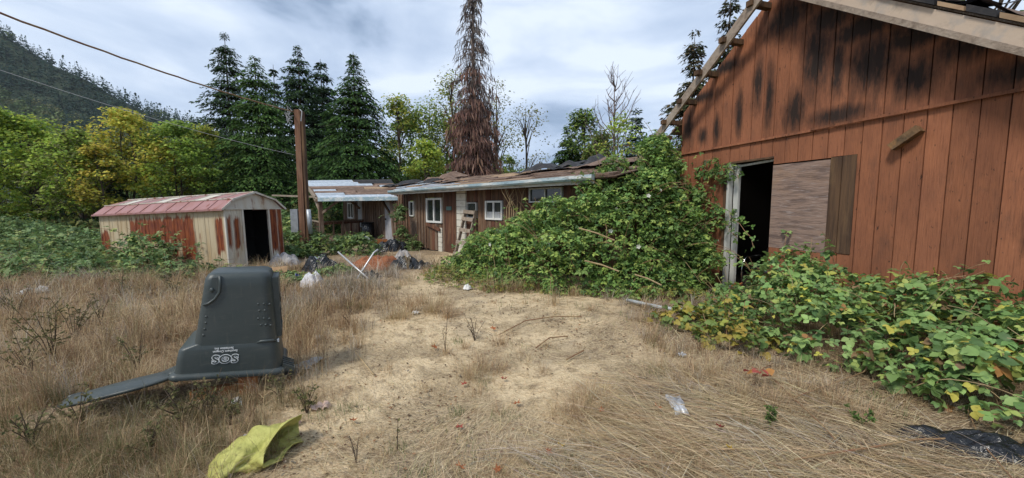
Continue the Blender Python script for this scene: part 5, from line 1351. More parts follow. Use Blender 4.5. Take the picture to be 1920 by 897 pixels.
heap('blue_packet', 'blue plastic packet between the white cloth and the black bag', 'packet', 552, 524, 15, 0.09, 10, 'blue', 25)
heap('blue_carton', 'small blue and white carton right of the black bag', 'carton', 622, 512, 14, 0.08, 8, 'blue', 28)
heap('white_scrap', 'white paper stuck to the small blue carton', 'paper', 626, 514, 10, 0.06, 7, 'litter_white', 29)
heap('teal_lid', 'teal plastic lid right of the white cloth', 'lid', 611, 535, 15, 0.09, 6, 'teal', 30)
heap('white_scrap', 'small white paper scrap left of the crossed tubes', 'paper', 640, 526, 11, 0.06, 5, 'litter_white', 31)
heap('plastic_bag', 'shiny black plastic bag under the crossed aluminium tubes', 'bag', 684, 526, 38, 0.20, 15, 'bag_black', 33, -0.2, back=0.10)
def tubes():
    o = empty('folding_frame', (0, 0, 0), label='two pale aluminium tubes crossed like an X over the black bag', cat='frame')
    a0 = ground(694, 526); a1 = at(634, 473, a0[1] + 0.9); b0 = ground(669, 524); b1 = at(701, 474, b0[1] + 0.7)
    o.location = (a0[0], a0[1], 0); bs = Vector(o.location)
    MB().tube([Vector(a0) - bs, Vector(a1) - bs], 0.020, 7).build('tube', M['alu'], o, True)
    MB().tube([Vector(b0) - bs, Vector(b1) - bs, Vector(at(709, 468, b0[1] + 0.75)) - bs], 0.020, 7).build('tube', M['alu'], o, True)
tubes()
def dirt_mound():
    g0 = ground(692, 508); r2 = random.Random(4)
    def fn(u, v):
        x = (u - .5) * 2; y = (v - .5) * 2; e = max(0, 1 - (x * x + y * y)) ** 0.7
        k = vnoise(np.array([x * 3 + 5]), np.array([y * 3]), 0.6, 81)[0] * 0.6 + vnoise(np.array([x * 3]), np.array([y * 3]), 0.22, 82)[0] * 0.4
        return (x * 0.78, y * 0.62, 0.30 * e * (0.35 + 1.0 * k) - 0.02)
    o = MB().grid(fn, 44, 40).build('dirt_mound', M['dirt'], None, True)
    o.location = (g0[0], g0[1] + 0.62, 0)
    tag(o, 'low mound of loose red earth behind the crossed tubes', 'mound', kind='thing')
dirt_mound()
heap('black_tarp', 'black plastic tarp with raised folds right of the red earth', 'tarp', 752, 506, 62, 0.40, 26, 'bag_black', 41, 0.2)
heap('grey_carpet', 'torn grey carpet piece behind the black tarp', 'carpet', 744, 494, 40, 0.30, 24, 'cloth_grey', 43, 0.2, back=0.3)
heap('black_tarp', 'small flat end of black tarp beside the brambles', 'tarp', 786, 504, 36, 0.26, 14, 'bag_black', 45, -0.2)
def porch_junk():
    g = ground(712, 470)
    o = empty('junk_drawer', (g[0], g[1], 0), 0.3, label='broken brown drawer front on the junk by the porch', cat='drawer')
    MB().box(-.26, .26, -.03, .03, .22, .40).build('front', M['block'], o)
    MB().box(-.24, .24, .03, .36, .20, .23).build('base', M['card'], o)
    b = ground(726, 476); h_ = heap('black_sheet', 'black sheeting piled against the porch floor', 'sheet', 728, 474, 60, 0.45, 24, 'bag_black', 51, 0.2)
    p0, p1, p2 = at(681, 443, g[1] - .2), at(690, 447, g[1] - .2), at(700, 457, g[1] - .2)
    o2 = empty('drain_pipe', (g[0] - .4, g[1] - .2, 0), label='short bent white drain pipe poking from the weeds by the porch', cat='pipe')
    bs = Vector(o2.location)
    MB().tube([Vector(p0) - bs, Vector(p1) - bs, Vector(p2) - bs, Vector(ground(706, 474)) - bs], 0.045, 8).build('tube', M['hose'], o2, True)
    c = at(720, 448, 14.6)
    o3 = empty('paint_can', (c[0], c[1], 0.12), label='small pale can standing on the porch floor', cat='can')
    MB().tube([(0, 0, 0), (0, 0, .16)], 0.065, 12).build('can_body', M['litter_white'], o3, True)
    MB().tube([(0, 0, .16), (0, 0, .172)], 0.069, 12).build('rim', M['galv'], o3, True)
    q = at(690, 440, 16.6)
    o4 = empty('dark_drum', (q[0], q[1], 0.12), label='dark drum standing on the porch beside the rail', cat='drum')
    MB().tube([(0, 0, 0), (0, 0, .35), (0, 0, .70)], [0.26, 0.28, 0.26], 14).build('drum_body', M['bag_black'], o4, True)
    MB().tube([(0, 0, .70), (0, 0, .73)], 0.27, 14).build('lid', M['black'], o4, True)
porch_junk()
# small litter in the yard
def flake(name, label, cat, px, py, w, d, m, seed, h=0.03, group=None):
    g = ground(px, py); mb = crumple(MB(), (0, 0, 0), w / 2, d / 2, h, seed, 8, 8, random.uniform(0, 3))
    o = mb.build(name, M[m]); o.location = (g[0], g[1], gzf(g[0], g[1]) + 0.015); return tag(o, label, cat, group)
flake('plastic_lump', 'round white plastic lump in front of the bramble mound', 'litter', 876, 544, 0.14, 0.16, 'litter_white', 61, 0.10)
flake('plastic_lump', 'smaller white plastic lump at the foot of the brambles', 'litter', 918, 539, 0.13, 0.12, 'litter_white', 62, 0.07)
flake('paper_scrap', 'large white paper scrap in the grass near the left edge', 'paper', 62, 552, 0.36, 0.2, 'litter_white', 63, 0.10)
flake('paper_scrap', 'smaller white paper scrap beside the large one near the left edge', 'paper', 82, 549, 0.20, 0.15, 'litter_white', 64, 0.12)
flake('paper_scrap', 'white scrap caught in the left brambles', 'paper', 134, 512, 0.16, 0.12, 'litter_white', 65, 0.25)
flake('pale_disc', 'flat pale pink bread like disc on the bare grass', 'litter', 601, 762, 0.13, 0.10, 'litter_pink', 66, 0.02)
flake('pale_leaf', 'upright pale pink leaf at the tip of the yellow bag', 'leaf', 555, 792, 0.05, 0.05, 'litter_pink', 67, 0.05)
flake('paper_scrap', 'small white scrap beside the dry tuft mid yard', 'paper', 779, 592, 0.10, 0.07, 'litter_white', 68, 0.03)
flake('paper_scrap', 'white scrap in the pale grass right of the bin', 'paper', 597, 636, 0.11, 0.08, 'litter_white', 69, 0.03)
flake('crushed_can', 'crushed white cup under the propped bin', 'cup', 444, 756, 0.09, 0.07, 'litter_white', 70, 0.05)
flake('foil_wrapper', 'crumpled silver wrapper on the straw near the brambles', 'wrapper', 1270, 762, 0.24, 0.11, 'silver', 71, 0.03)
flake('foil_wrapper', 'tiny foil scrap below the red bramble leaves', 'wrapper', 1278, 670, 0.08, 0.05, 'silver', 72, 0.03)
for k, (px, py, w, d) in enumerate([(580, 682, .30, .14), (556, 692, .16, .12)]):
    flake('ash_pile', ['long pale ash streak right of the bin', 'short ash pile touching the bin handle'][k], 'ash', px, py, w, d, 'ash', 73 + k, 0.03)
def pipe():
    a, m_, b = ground(1175, 571), ground(1238, 586), ground(1312, 595)
    o = MB().tube([Vector(a) + Vector((0, 0, .06 + gzf(*a[:2]))), Vector(m_) + Vector((0, 0.02, .07 + gzf(*m_[:2]))), Vector(b) + Vector((0, 0, .06 + gzf(*b[:2])))], 0.026, 8).build('grey_pipe', M['hose'], None, True)
    tag(o, 'length of pale grey plastic pipe lying near the barn door', 'pipe')
pipe()
sh = ground(1850, 845); o = crumple(MB(), (0, 0, 0), 0.42, 0.16, 0.10, 91, 16, 12, -0.35).build('black_sheeting', M['bag_black']); o.location = (sh[0], sh[1], gzf(sh[0], sh[1]) - 0.01)
tag(o, 'black plastic sheeting half hidden under the big bramble leaves', 'sheeting')
g = ground(1380, 546)
for k, (dx, dy, a, lb) in enumerate([(0, 0, 0.3, 'curled rust coloured bark piece on the barn doorstep'), (0.02, -0.16, 1.2, 'second rust coloured bark piece lower on the barn doorstep')]):
    o = MB().tube([(-.12, 0, .03), (-.03, .01, .06), (.06, 0, .05), (.12, -.02, .09)], [.012, .03, .03, .008], 6).build('bark_piece', M['fallen'])
    o.location = (g[0] + dx, g[1] + dy, 0.06 if k == 0 else 0.02); o.rotation_euler = (0, 0, a); tag(o, lb, 'bark')
# fallen leaves
def maple_leaf(seed, r):
    r2 = random.Random(seed); mb = MB(); n = 14; v = [(0, 0, 0.01)]
    for i in range(n):
        a = 2 * PI * i / n; q = r * (1.0 if i % 2 == 0 else 0.5) * r2.uniform(.8, 1.15)
        v.append((q * math.cos(a), q * math.sin(a), r * 0.75 * abs(math.sin(a * 1.5 + seed)) * (q / r)))
    return mb.add(v, [(0, 1 + i, 1 + (i + 1) % n) for i in range(n)])
FL = [(815, 658, 'fallen', 'orange dead leaf at the foot of the thin dry stalk'), (870, 719, 'fallen_red', 'red dead leaf under the middle straw tuft'), (945, 709, 'fallen_red', 'dark red dead leaf right of the middle straw tuft'),
      (970, 754, 'fallen', 'bright orange curled leaf on bare straw in the middle'), (1127, 772, 'fallen', 'orange leaf beside the brown tuft right of centre'), (1232, 767, 'fallen', 'curled orange leaf left of the silver wrapper'),
      (1349, 806, 'fallen_red', 'red leaf standing right of and below the silver wrapper'), (1052, 834, 'fallen_yellow', 'bright yellow leaf standing near the bottom edge'), (1370, 848, 'fallen_yellow', 'yellow orange leaf on the combed straw at the bottom'),
      (862, 876, 'fallen', 'brown orange leaf lying flat near the bottom edge'), (932, 880, 'fallen', 'pale orange leaf at the bottom right of the flat brown one'), (862, 800, 'fallen_red', 'small dark red leaf on the bare ground above the bottom edge'),
      (1028, 847, 'fallen', 'orange leaf touching the green sprout by the yellow leaf'), (662, 790, 'fallen', 'orange leaf litter right of the pale disc'), (925, 622, 'fallen', 'pinkish orange leaf at the root of the reddish canes'), (540, 712, 'fallen', 'rust leaf below the bin handle')]
for k, (px, py, m, lb) in enumerate(FL):
    g = ground(px, py); o = maple_leaf(k, 0.034 if py > 700 else 0.045).build('fallen_leaf', M[m])
    o.location = (g[0], g[1], gzf(g[0], g[1]) + 0.03); o.rotation_euler = (random.uniform(-.4, .6), random.uniform(-.4, .4), random.uniform(0, 6)); tag(o, lb, 'leaf', 'fallen autumn leaves')

# ================================================================== BRAMBLES
BDir = Vector((BD[0], BD[1], 0)); 
def wall_off(P, O, d):
    """distance in front of a wall line (positive towards the yard) for points P"""
    n = np.array([-d[1], d[0]]); n = n if n.dot(O[:2]) < 0 else -n
    return (P[:, :2] - O[:2]) @ n, (P[:, :2] - O[:2]) @ d[:2]
def clip_buildings(P):
    o, s_ = wall_off(P, BO, BD); ok = ~((o < 0.03) & (s_ > SMIN - 0.05))
    o2, s2 = wall_off(P, HO, HD); ok &= ~((o2 < 0.06) & (s2 < 7.05) & (s2 > -10.1) & (P[:, 2] < 2.2))
    return ok
def lumps(mains, k, rlo, rhi):
    out = [np.array([*c, *r]) for c, r in mains]
    for c, r in mains:
        for _ in range(k):
            d = rdir(1, 0.0, 1.0)[0]; q = rng.uniform(rlo, rhi)
            q *= min(1.0, 0.35 + 0.65 * min(r) / 0.8)
            out.append(np.array([*(np.array(c) + d * np.array(r) * rng.uniform(0.85, 1.05)), q, q, q * 0.8]))
    return np.array(out)
def sample_mass(E, n, depth=0.18, clip=None, zmin=0.03):
    """points near the outer skin of a union of ellipsoids, with outward directions"""
    area = (E[:, 3] * E[:, 4] + E[:, 3] * E[:, 5] + E[:, 4] * E[:, 5]); area = area / area.sum()
    m = int(n * 3.2); k = rng.choice(len(E), m, p=area); d = rdir(m, -0.45, 1.0)
    sc = 1 - rng.exponential(depth, m).clip(0, 0.75) + rng.normal(0, 0.05, m)
    P = E[k, :3] + d * E[k, 3:] * sc[:, None]
    N = norm(d / E[k, 3:])
    ok = P[:, 2] > zmin
    for e in E[E[:, 3] > np.median(E[:, 3]) * 0.9]:
        ok &= ~((((P - e[:3]) / (e[3:] * 0.70)) ** 2).sum(1) < 1)
    if clip is not None: ok &= clip(P)
    P, N = P[ok][:n], N[ok][:n]
    return P, N
def trifoliate(P, N, size, cols, w, petiole=0.6, up=0.65, lumpcol=0.9):
    """three leaflets per sampled point"""
    n = len(P)
    nrm = norm(N * (1 - up) + [0, 0, up] + rng.normal(0, 0.42, (n, 3)))
    t = norm(np.cross(nrm, rdir(n))); b = np.cross(nrm, t)
    base = pal(n, cols, w, 0.15) * (0.72 + 0.56 * fbm(P[:, 0] * 1.0 + P[:, 2], P[:, 1], lumpcol, 61))[:, None]
    pos, ax, upv, sz, cl = [], [], [], [], []
    for ang, sc in ((0, 1.0), (1.25, 0.85), (-1.25, 0.85)):
        a = t * math.cos(ang) + b * math.sin(ang)
        pos.append(P + t * (size * petiole * (0.5 if ang == 0 else 0.25))[:, None]); ax.append(a + [0, 0, -0.18]); upv.append(nrm + rng.normal(0, 0.12, (n, 3)))
        sz.append(size * sc * rng.uniform(0.85, 1.15, n)); cl.append(base * rng.uniform(0.9, 1.1, (n, 1)))
    return np.concatenate(pos), np.concatenate(ax), np.concatenate(upv), np.concatenate(sz), np.concatenate(cl)
BRG = [(0.175, 0.29, 0.075), (0.125, 0.225, 0.06), (0.24, 0.365, 0.095), (0.075, 0.145, 0.045), (0.33, 0.43, 0.11), (0.40, 0.42, 0.09)]
BRW = [4, 4, 3, 3, 1.6, 0.6]
def canes(mb, E, n, L, r0, r1, clip=None, upv=0.6, leaf=None):
    """arching canes that leave the skin of the mass; returns leaf spots along them"""
    P, N = sample_mass(E, n, 0.05, clip)
    sp, sn = [], []
    for p, q in zip(P, N):
        l = L * rng.uniform(0.5, 1.2); d = norm(q + [0, 0, upv] + rng.normal(0, 0.3, 3)); pts = [p - d * 0.2]
        v = d.copy()
        for i in range(7):
            v = norm(v + np.array([0, 0, -0.16]) + rng.normal(0, 0.06, 3)); pts.append(pts[-1] + v * l / 6)
        pts = np.array(pts); pts[:, 2] = np.maximum(pts[:, 2], 0.02)
        mb.tube(pts, list(np.linspace(r0, r1, 8)), 5, cap=False)
        for _ in range(leaf or 7):
            t = rng.uniform(0.15, 1) * 6.99; i = int(t); sp.append(pts[i] * (1 - t + i) + pts[i + 1] * (t - i) + rng.normal(0, 0.03, 3)); sn.append(norm(v * .3 + [0, 0, 1]))
    return np.array(sp), np.array(sn)

# ---- the tall mound between the house and the barn
def big_mound():
    mains = [((-0.95, 8.9, 0.05), (0.50, 0.55, 0.42)), ((-0.35, 8.5, 0.10), (0.62, 0.8, 0.80)), ((0.35, 8.0, 0.2), (0.80, 1.0, 1.15)), ((1.15, 7.65, 0.2), (0.85, 1.1, 1.45)),
             ((1.85, 7.45, 0.25), (0.85, 1.05, 1.70)), ((2.45, 7.40, 0.3), (0.75, 0.95, 1.95)), ((2.85, 7.55, 0.5), (0.45, 0.75, 2.25)), ((3.20, 7.10, 0.1), (0.48, 0.50, 1.25)), ((2.95, 8.1, 1.0), (0.45, 0.6, 2.05)), ((2.1, 8.0, 0.9), (0.6, 0.7, 1.45)),
             ((1.35, 6.95, 0.0), (0.9, 0.5, 0.6)), ((2.4, 6.75, 0.0), (0.9, 0.45, 0.7)), ((0.2, 7.6, 0.0), (0.8, 0.6, 0.6))]
    E = lumps(mains, 20, 0.15, 0.40)
    root = empty('bramble_mound', (1.6, 7.6, 0), label='tall bramble and rose thicket swallowing the gap between house and barn', cat='bramble')
    loc = np.array([1.6, 7.6, 0])
    cm = MB(); sp, sn = canes(cm, E - np.array([*loc, 0, 0, 0]), 200, 0.80, 0.007, 0.003, lambda P: clip_buildings(P + loc), 0.7)
    cm.build('canes', M['cane'], root)['kind'] = 'stuff'
    P, N = sample_mass(E, 27000, 0.13, clip_buildings)
    P = np.concatenate([P - loc, sp]); N = np.concatenate([N, sn])
    sz = 0.030 + 0.065 * rng.uniform(0, 1, len(P)) ** 1.6
    me = scatter('foliage', *(lambda a, b, c, d, e: (a, b, c, d, e))(*trifoliate(P, N, sz, BRG[:5] + [(0.31, 0.40, 0.09)], [4, 4, 3.5, 3, 2, 2.2], lumpcol=0.8)), T_FOLD)
    mesh_obj('foliage', me, M['bramble'], root)['kind'] = 'stuff'
    fp, fn_ = sample_mass(E, 26, 0.0, clip_buildings)
    pm = None
    for k, p in enumerate(fp):
        if pm is None:
            mb = MB()
            for i in range(5):
                a = 2 * PI * i / 5; ca, sa = math.cos(a), math.sin(a)
                mb.add([(0, 0, 0), (.028 * ca - .016 * sa, .028 * sa + .016 * ca, .012), (.042 * ca, .042 * sa, .016), (.028 * ca + .016 * sa, .028 * sa - .016 * ca, .012)], [(0, 1, 2, 3)])
            f = mb.build('flower', M['petal'], root); pm = f.data
        else:
            f = mesh_obj('flower', pm, None, root)
        q = fn_[k]; f.location = tuple(p - loc + q * 0.06); f.rotation_euler = Vector(q).to_track_quat('Z', 'Y').to_euler()
    # pale dead canes lying in the mound
    for (a, b, ya_, yb_) in (((1085, 428), (1152, 451), 6.55, 6.5), ((1096, 489), (1160, 509), 6.25, 6.2), ((1190, 515), (1240, 535), 6.2, 6.1)):
        p0, p1 = at(*a, ya_) - loc, at(*b, yb_) - loc
        MB().tube([p0, (p0 + p1) / 2 + [0, 0, .02], p1], 0.012, 6).build('dead_cane', M['palecane'], root)
    for k in range(10):
        p = at(1000 + 5 * k * rng.uniform(0.4, 1.1) - 50, 390, 9.6) - loc; e_ = p + np.array([rng.uniform(-.35, .35), rng.uniform(-.1, .1), rng.uniform(0.2, 0.75)])
        MB().tube([p + [0, 0, -0.8], p, (p + e_) / 2 + rng.normal(0, .06, 3), e_], [.009, .008, .006, .003], 4).build('bare_twig', M['palecane'], root)
big_mound()

# ---- vine that climbs the barn's left corner and hangs across the doorway
def climbing_vine():
    def bp(s_, o, z): return np.array([BO[0] + BD[0] * s_ - (-BD[1]) * 0 , 0, 0])
    nrm = np.array([-BD[1], BD[0], 0]); nrm = nrm if nrm.dot(BO) < 0 else -nrm
    W_ = lambda s_, o, z: BO * [1, 1, 0] + BD * s_ + nrm * o + np.array([0, 0, z])
    root = empty('climbing_vine', tuple(W_(-0.9, 0.2, 0)), label='leafy vine climbing the barn corner and hanging across its doorway', cat='vine'); loc = W_(-0.9, 0.2, 0)
    mb = MB(); P, N = [], []
    strands = []
    for k in range(34):
        s0 = rng.uniform(-1.55, -0.25); h = float(np.interp(s0, [-1.5, -1.1, -0.7, -0.25], [3.2, 2.5, 1.7, 1.2])) * rng.uniform(0.75, 1.08)
        strands.append([W_(s0 + rng.normal(0, .08) * t, 0.08 + rng.uniform(0, 0.35) * (1 - t) + 0.03, 0.4 + (h - 0.4) * t) for t in np.linspace(0, 1, 9)])
    for k in range(7):   # tendrils reaching right along the wall
        z0 = rng.uniform(1.5, 2.9); s0 = rng.uniform(-1.1, -0.6)
        strands.append([W_(s0 + 0.75 * t * rng.uniform(.8, 1.1), 0.10, z0 - 0.10 * t + 0.08 * math.sin(5 * t)) for t in np.linspace(0, 1, 8)])
    strands.append([W_(-0.25 + 0.9 * t, 0.10 - 0.05 * t, 1.62 - 0.75 * t ** 1.5) for t in np.linspace(0, 1, 9)])
    strands.append([W_(-0.30 + 0.65 * t, 0.12, 1.35 - 0.35 * t ** 1.6) for t in np.linspace(0, 1, 9)])
    strands.append([W_(0.02 + 0.30 * t, 0.08, 2.25 - 0.22 * t) for t in np.linspace(0, 1, 6)])
    for st_ in strands:
        pts = np.array(st_) - loc + rng.normal(0, 0.02, (len(st_), 3)); mb.tube(pts, 0.006, 4, cap=False)
        for _ in range(34 if len(st_) != 6 else 14):
            t = rng.uniform(0.05, 1) * (len(pts) - 1.01); i = int(t)
            P.append(pts[i] * (1 - t + i) + pts[i + 1] * (t - i) + rng.normal(0, 0.06, 3)); N.append(nrm + rng.normal(0, .3, 3))
    mb.build('stems', M['cane'], root)['kind'] = 'stuff'
    P = np.array(P); N = norm(np.array(N))
    o, s_ = wall_off(P + loc, BO, BD); ok = (o > 0.03) | (s_ < SMIN - 0.05) | (s_ > 0.05); P, N = P[ok], N[ok]
    me = scatter('foliage', *trifoliate(P, N, rng.uniform(0.05, 0.095, len(P)), BRG[:5], [4, 5, 2, 4, 1], up=0.4), T_FOLD)
    mesh_obj('foliage', me, M['bramble'], root)['kind'] = 'stuff'
climbing_vine()

# ---- single leaf mesh with a toothed edge, for the near brambles
def leaf_mesh(seed, cols):
    r2 = random.Random(seed); v = []; n = 7
    prof = [0.0, 0.22, 0.36, 0.40, 0.36, 0.27, 0.13, 0.0]
    for i in range(8):
        t = i / 7; y = t; w = prof[i]; bend = -0.22 * t * t; tooth = 1 + (0.06 if i % 2 else -0.04)
        v.append((0, y, bend)); 
        if 0 < i < 7:
            v.append((w * tooth, y - 0.02, bend + 0.20 * w)); v.append((-w * tooth, y + 0.01, bend + 0.20 * w))
    f = [(0, 2, 1), (0, 1, 3)]
    idx_c = [0] + [1 + 3 * (i - 1) for i in range(1, 7)] + [19]
    f = []
    for i in range(7):
        a, b = idx_c[i], idx_c[i + 1]
        if i == 0: f += [(a, b + 1, b), (a, b, b + 2)]
        elif i == 6: f += [(a, a + 1, b), (a, b, a + 2)]
        else: f += [(a, a + 1, b + 1, b), (a, b, b + 2, a + 2)]
    c = np.array(cols); vv = np.array(v)
    col = np.tile(c, (len(v), 1)) * (1 + 0.12 * np.sin(np.arange(len(v)) * 1.7))[:, None]
    me = bpy.data.meshes.new('leaf'); me.from_pydata([tuple(q) for q in vv], [], f)
    a = me.color_attributes.new('Col', 'FLOAT_COLOR', 'POINT'); a.data.foreach_set('color', np.concatenate([col, np.ones((len(v), 1))], 1).astype(np.float32).ravel())
    me.polygons.foreach_set('use_smooth', [True] * len(me.polygons)); me.materials.append(M['bramble']); me.update()
    return me
T_LEAF = None
def leaf_template():
    me = leaf_mesh(1, (1, 1, 1)); V = np.array([v.co for v in me.vertices])
    tr = [tuple(p.vertices) for p in me.polygons if len(p.vertices) == 3]; qd = [tuple(p.vertices) for p in me.polygons if len(p.vertices) == 4]
    bpy.data.meshes.remove(me); return (V, np.array(tr), np.array(qd))
T_LEAF = leaf_template()

def near_bramble():
    mains = [((2.95, 4.85, 0.0), (0.38, 0.42, 0.30)), ((3.45, 5.05, 0.0), (0.55, 0.55, 0.58)), ((3.95, 5.20, 0.05), (0.45, 0.50, 0.88)), ((3.30, 4.45, 0.0), (0.55, 0.55, 0.62)), ((3.85, 4.6, 0.0), (0.75, 0.7, 0.80)),
             ((3.30, 3.85, 0.0), (0.52, 0.60, 0.62)), ((3.95, 3.8, 0.0), (0.75, 0.7, 0.78)), ((4.5, 3.5, 0.0), (0.65, 0.7, 0.80)), ((3.62, 3.12, 0.0), (0.48, 0.50, 0.58)), ((4.2, 2.95, 0.0), (0.65, 0.6, 0.74)), ((3.62, 2.62, 0.0), (0.40, 0.38, 0.50)), ((4.1, 2.3, 0.0), (0.6, 0.5, 0.66)), ((4.7, 2.7, 0), (0.6, 0.8, 0.8))]
    E = lumps(mains, 14, 0.12, 0.28)
    root = empty('bramble_patch', (3.7, 4.0, 0), label='low bramble patch with big green and yellowing leaves along the barn wall', cat='bramble')
    loc = np.array([3.7, 4.0, 0]); EL = E - np.array([*loc, 0, 0, 0])
    clip = lambda P: clip_buildings(P + loc)
    cm = MB(); sp, sn = canes(cm, EL, 95, 0.55, 0.006, 0.0025, clip, 0.7, 8); cm.build('canes', M['cane'], root)['kind'] = 'stuff'
    dm = MB(); canes(dm, EL * np.array([1, 1, 0.85, .95, .95, .9]), 110, 0.6, 0.004, 0.002, clip, 0.2, 1); dm.build('dead_canes', M['palecane'], root)['kind'] = 'stuff'
    P, N = sample_mass(EL, 5200, 0.15, clip)
    P = np.concatenate([P, sp]); N = np.concatenate([N, sn])
    cols = [(0.205, 0.325, 0.10), (0.15, 0.25, 0.08), (0.27, 0.40, 0.13), (0.09, 0.16, 0.055), (0.38, 0.45, 0.12), (0.50, 0.46, 0.09), (0.40, 0.20, 0.07), (0.24, 0.15, 0.08)]
    wts = [5, 4, 4, 2.5, 2.2, 0.8, 0.2, 0.45]
    dist = np.linalg.norm(P + loc - C0, axis=1)
    size = (0.034 + 0.048 * rng.uniform(0, 1, len(P)) ** 1.4) * (1 + 0.28 * (dist < 3.8)) * rng.choice([1.0, 1.4], len(P), p=[0.88, 0.12])
    pos, ax, up, sz, cl = trifoliate(P, N, size, cols, wts, up=0.60, lumpcol=0.7)
    # the leaves that show largest become parts of their own
    vis = pos + loc - C0; depth = vis @ _f; px = 960 + F * (vis @ _r) / depth; py = 448.5 - F * (vis @ _u) / depth
    out = ((np.tile(P, (3, 1)) - EL[np.abs(((np.tile(P, (3, 1))[:, None, :2] - EL[None, :13, :2]) ** 2).sum(2)).argmin(1), :3]))
    score = sz / depth * (px < 1910) * (py < 890) * (px > 900) * np.clip(norm(out)[:, 2] + 0.4, 0, 1.2)
    order = np.argsort(-score); big, rest = order[:300], order[300:]
    for sel, tm in ((rest[depth[rest] < 3.3], T_LEAF), (rest[depth[rest] >= 3.3], T_FOLD)):
        me = scatter('foliage', pos[sel], ax[sel], up[sel], sz[sel], cl[sel], tm, 1.0 if tm is T_LEAF else 1.25)
        mesh_obj('foliage', me, M['bramble'], root)['kind'] = 'stuff'
    variants = [leaf_mesh(i, c) for i, c in enumerate(cols)]
    ca = np.array(cols)
    for i in big:
        k = int(np.argmin(((ca - cl[i]) ** 2).sum(1)))
        y = norm(ax[i]); x = norm(np.cross(y, up[i])); z = np.cross(x, y); q = sz[i] * 1.05
        o = mesh_obj('leaf', variants[k], None, root)
        o.matrix_local = Matrix(((x[0] * q, y[0] * q, z[0] * q, pos[i][0]), (x[1] * q, y[1] * q, z[1] * q, pos[i][1]), (x[2] * q, y[2] * q, z[2] * q, pos[i][2]), (0, 0, 0, 1)))
    # long reddish canes trailing over the straw
    for pts, r in (([(1915, 832), (1800, 822), (1720, 824), (1640, 838), (1560, 850), (1490, 862)], 0.006), ([(1740, 730), (1640, 690), (1560, 720), (1490, 745)], 0.005), ([(1430, 690), (1480, 740), (1545, 800), (1570, 830)], 0.004), ([(1900, 900), (1840, 830), (1815, 770)], 0.004)):
        p = [ground(a, b, 0.06) - loc for a, b in pts]
        MB().tube(p, r, 6).build('trailing_cane', M['cane'], root)
near_bramble()

# ---- low brambles: left edge, in front of the shed, round the pole, by the house
def patch(name, label, mains, nlf, size, cols, w, ncane=30, lump=6, cat='bramble', tm=T_FOLD, depth=0.2, group=None, cane_l=0.5):
    E = lumps(mains, lump, 0.14, 0.32); c0 = E[:, :3].mean(0) * [1, 1, 0]
    root = empty(name, tuple(c0), label=label, cat=cat, group=group); EL = E - np.array([*c0, 0, 0, 0]); clip = lambda P: clip_buildings(P + c0)
    cm = MB(); sp, sn = canes(cm, EL, ncane, cane_l, 0.006, 0.003, clip); cm.build('canes', M['cane'], root)['kind'] = 'stuff'
    P, N = sample_mass(EL, nlf, depth, clip); P = np.concatenate([P, sp]); N = np.concatenate([N, sn])
    # nothing grows inside the shed
    sh_ = np.array(shed.matrix_basis.inverted()); Q = (P + c0) @ sh_[:3, :3].T + sh_[:3, 3]
    ok = ~((Q[:, 0] > -4.8) & (Q[:, 0] < 0.05) & (Q[:, 1] > -0.04) & (Q[:, 1] < 1.6)); P, N = P[ok], N[ok]
    me = scatter('foliage', *trifoliate(P, N, rng.uniform(*size, len(P)), cols, w), tm)
    mesh_obj('foliage', me, M['bramble'], root)['kind'] = 'stuff'
    return root
BRL = [(0.16, 0.25, 0.085), (0.115, 0.19, 0.07), (0.23, 0.32, 0.115), (0.07, 0.12, 0.045), (0.34, 0.38, 0.12)]
patch('bramble_patch', 'wide low bramble bank at the edge of the wood left of the shed', [((-15.5, 13.2, 0), (2.2, 1.4, 0.75)), ((-18.5, 14.2, 0), (2.5, 1.6, 0.95)), ((-12.8, 12.2, 0), (1.5, 1.2, 0.62)), ((-14.5, 11.6, 0), (2.0, 1.0, 0.5)), ((-17.0, 12.0, 0), (2.2, 1.1, 0.55)), ((-20.5, 15.5, 0), (2.5, 1.6, 1.0))], 5200, (0.08, 0.14), BRL, [4, 4, 3, 3, 1], 60, 10)
patch('bramble_patch', 'leafy brambles in the grass near the left edge', [((-9.6, 9.2, 0), (0.9, 0.6, 0.50)), ((-10.8, 8.6, 0), (1.1, 0.7, 0.46)), ((-11.6, 9.6, 0), (1.2, 0.7, 0.6)), ((-9.2, 8.1, 0), (0.7, 0.5, 0.34)), ((-10.2, 7.7, 0), (0.8, 0.45, 0.32))], 1900, (0.07, 0.12), BRL, [4, 4, 3, 2, 2], 46, 6)
patch('bramble_patch', 'bramble spray rising against the long side of the rusty shed', [((-8.35, 8.55, 0), (0.55, 0.40, 0.62)), ((-8.0, 8.1, 0), (0.45, 0.4, 0.40)), ((-7.1, 7.95, 0), (0.65, 0.4, 0.34)), ((-8.6, 8.9, 0.35), (0.5, 0.3, 0.55))], 1100, (0.065, 0.11), BRL, [4, 3, 3, 2, 2], 54, 6, cane_l=0.75)
patch('bramble_patch', 'overgrown brambles round the foot of the timber pole', [((-6.9, 12.0, 0), (0.7, 0.6, 0.9)), ((-7.6, 12.6, 0.2), (0.7, 0.6, 1.15)), ((-6.1, 11.9, 0), (0.6, 0.5, 0.55)), ((-5.2, 12.3, 0), (0.7, 0.5, 0.62)), ((-4.75, 12.0, 0), (0.5, 0.45, 0.72)), ((-6.5, 11.3, 0), (0.5, 0.4, 0.45)), ((-7.9, 13.4, 0), (0.8, 0.7, 1.3))], 3600, (0.07, 0.12), BRL + [(0.17, 0.24, 0.05)], [4, 3, 3, 2, 2, 2], 70, 8)
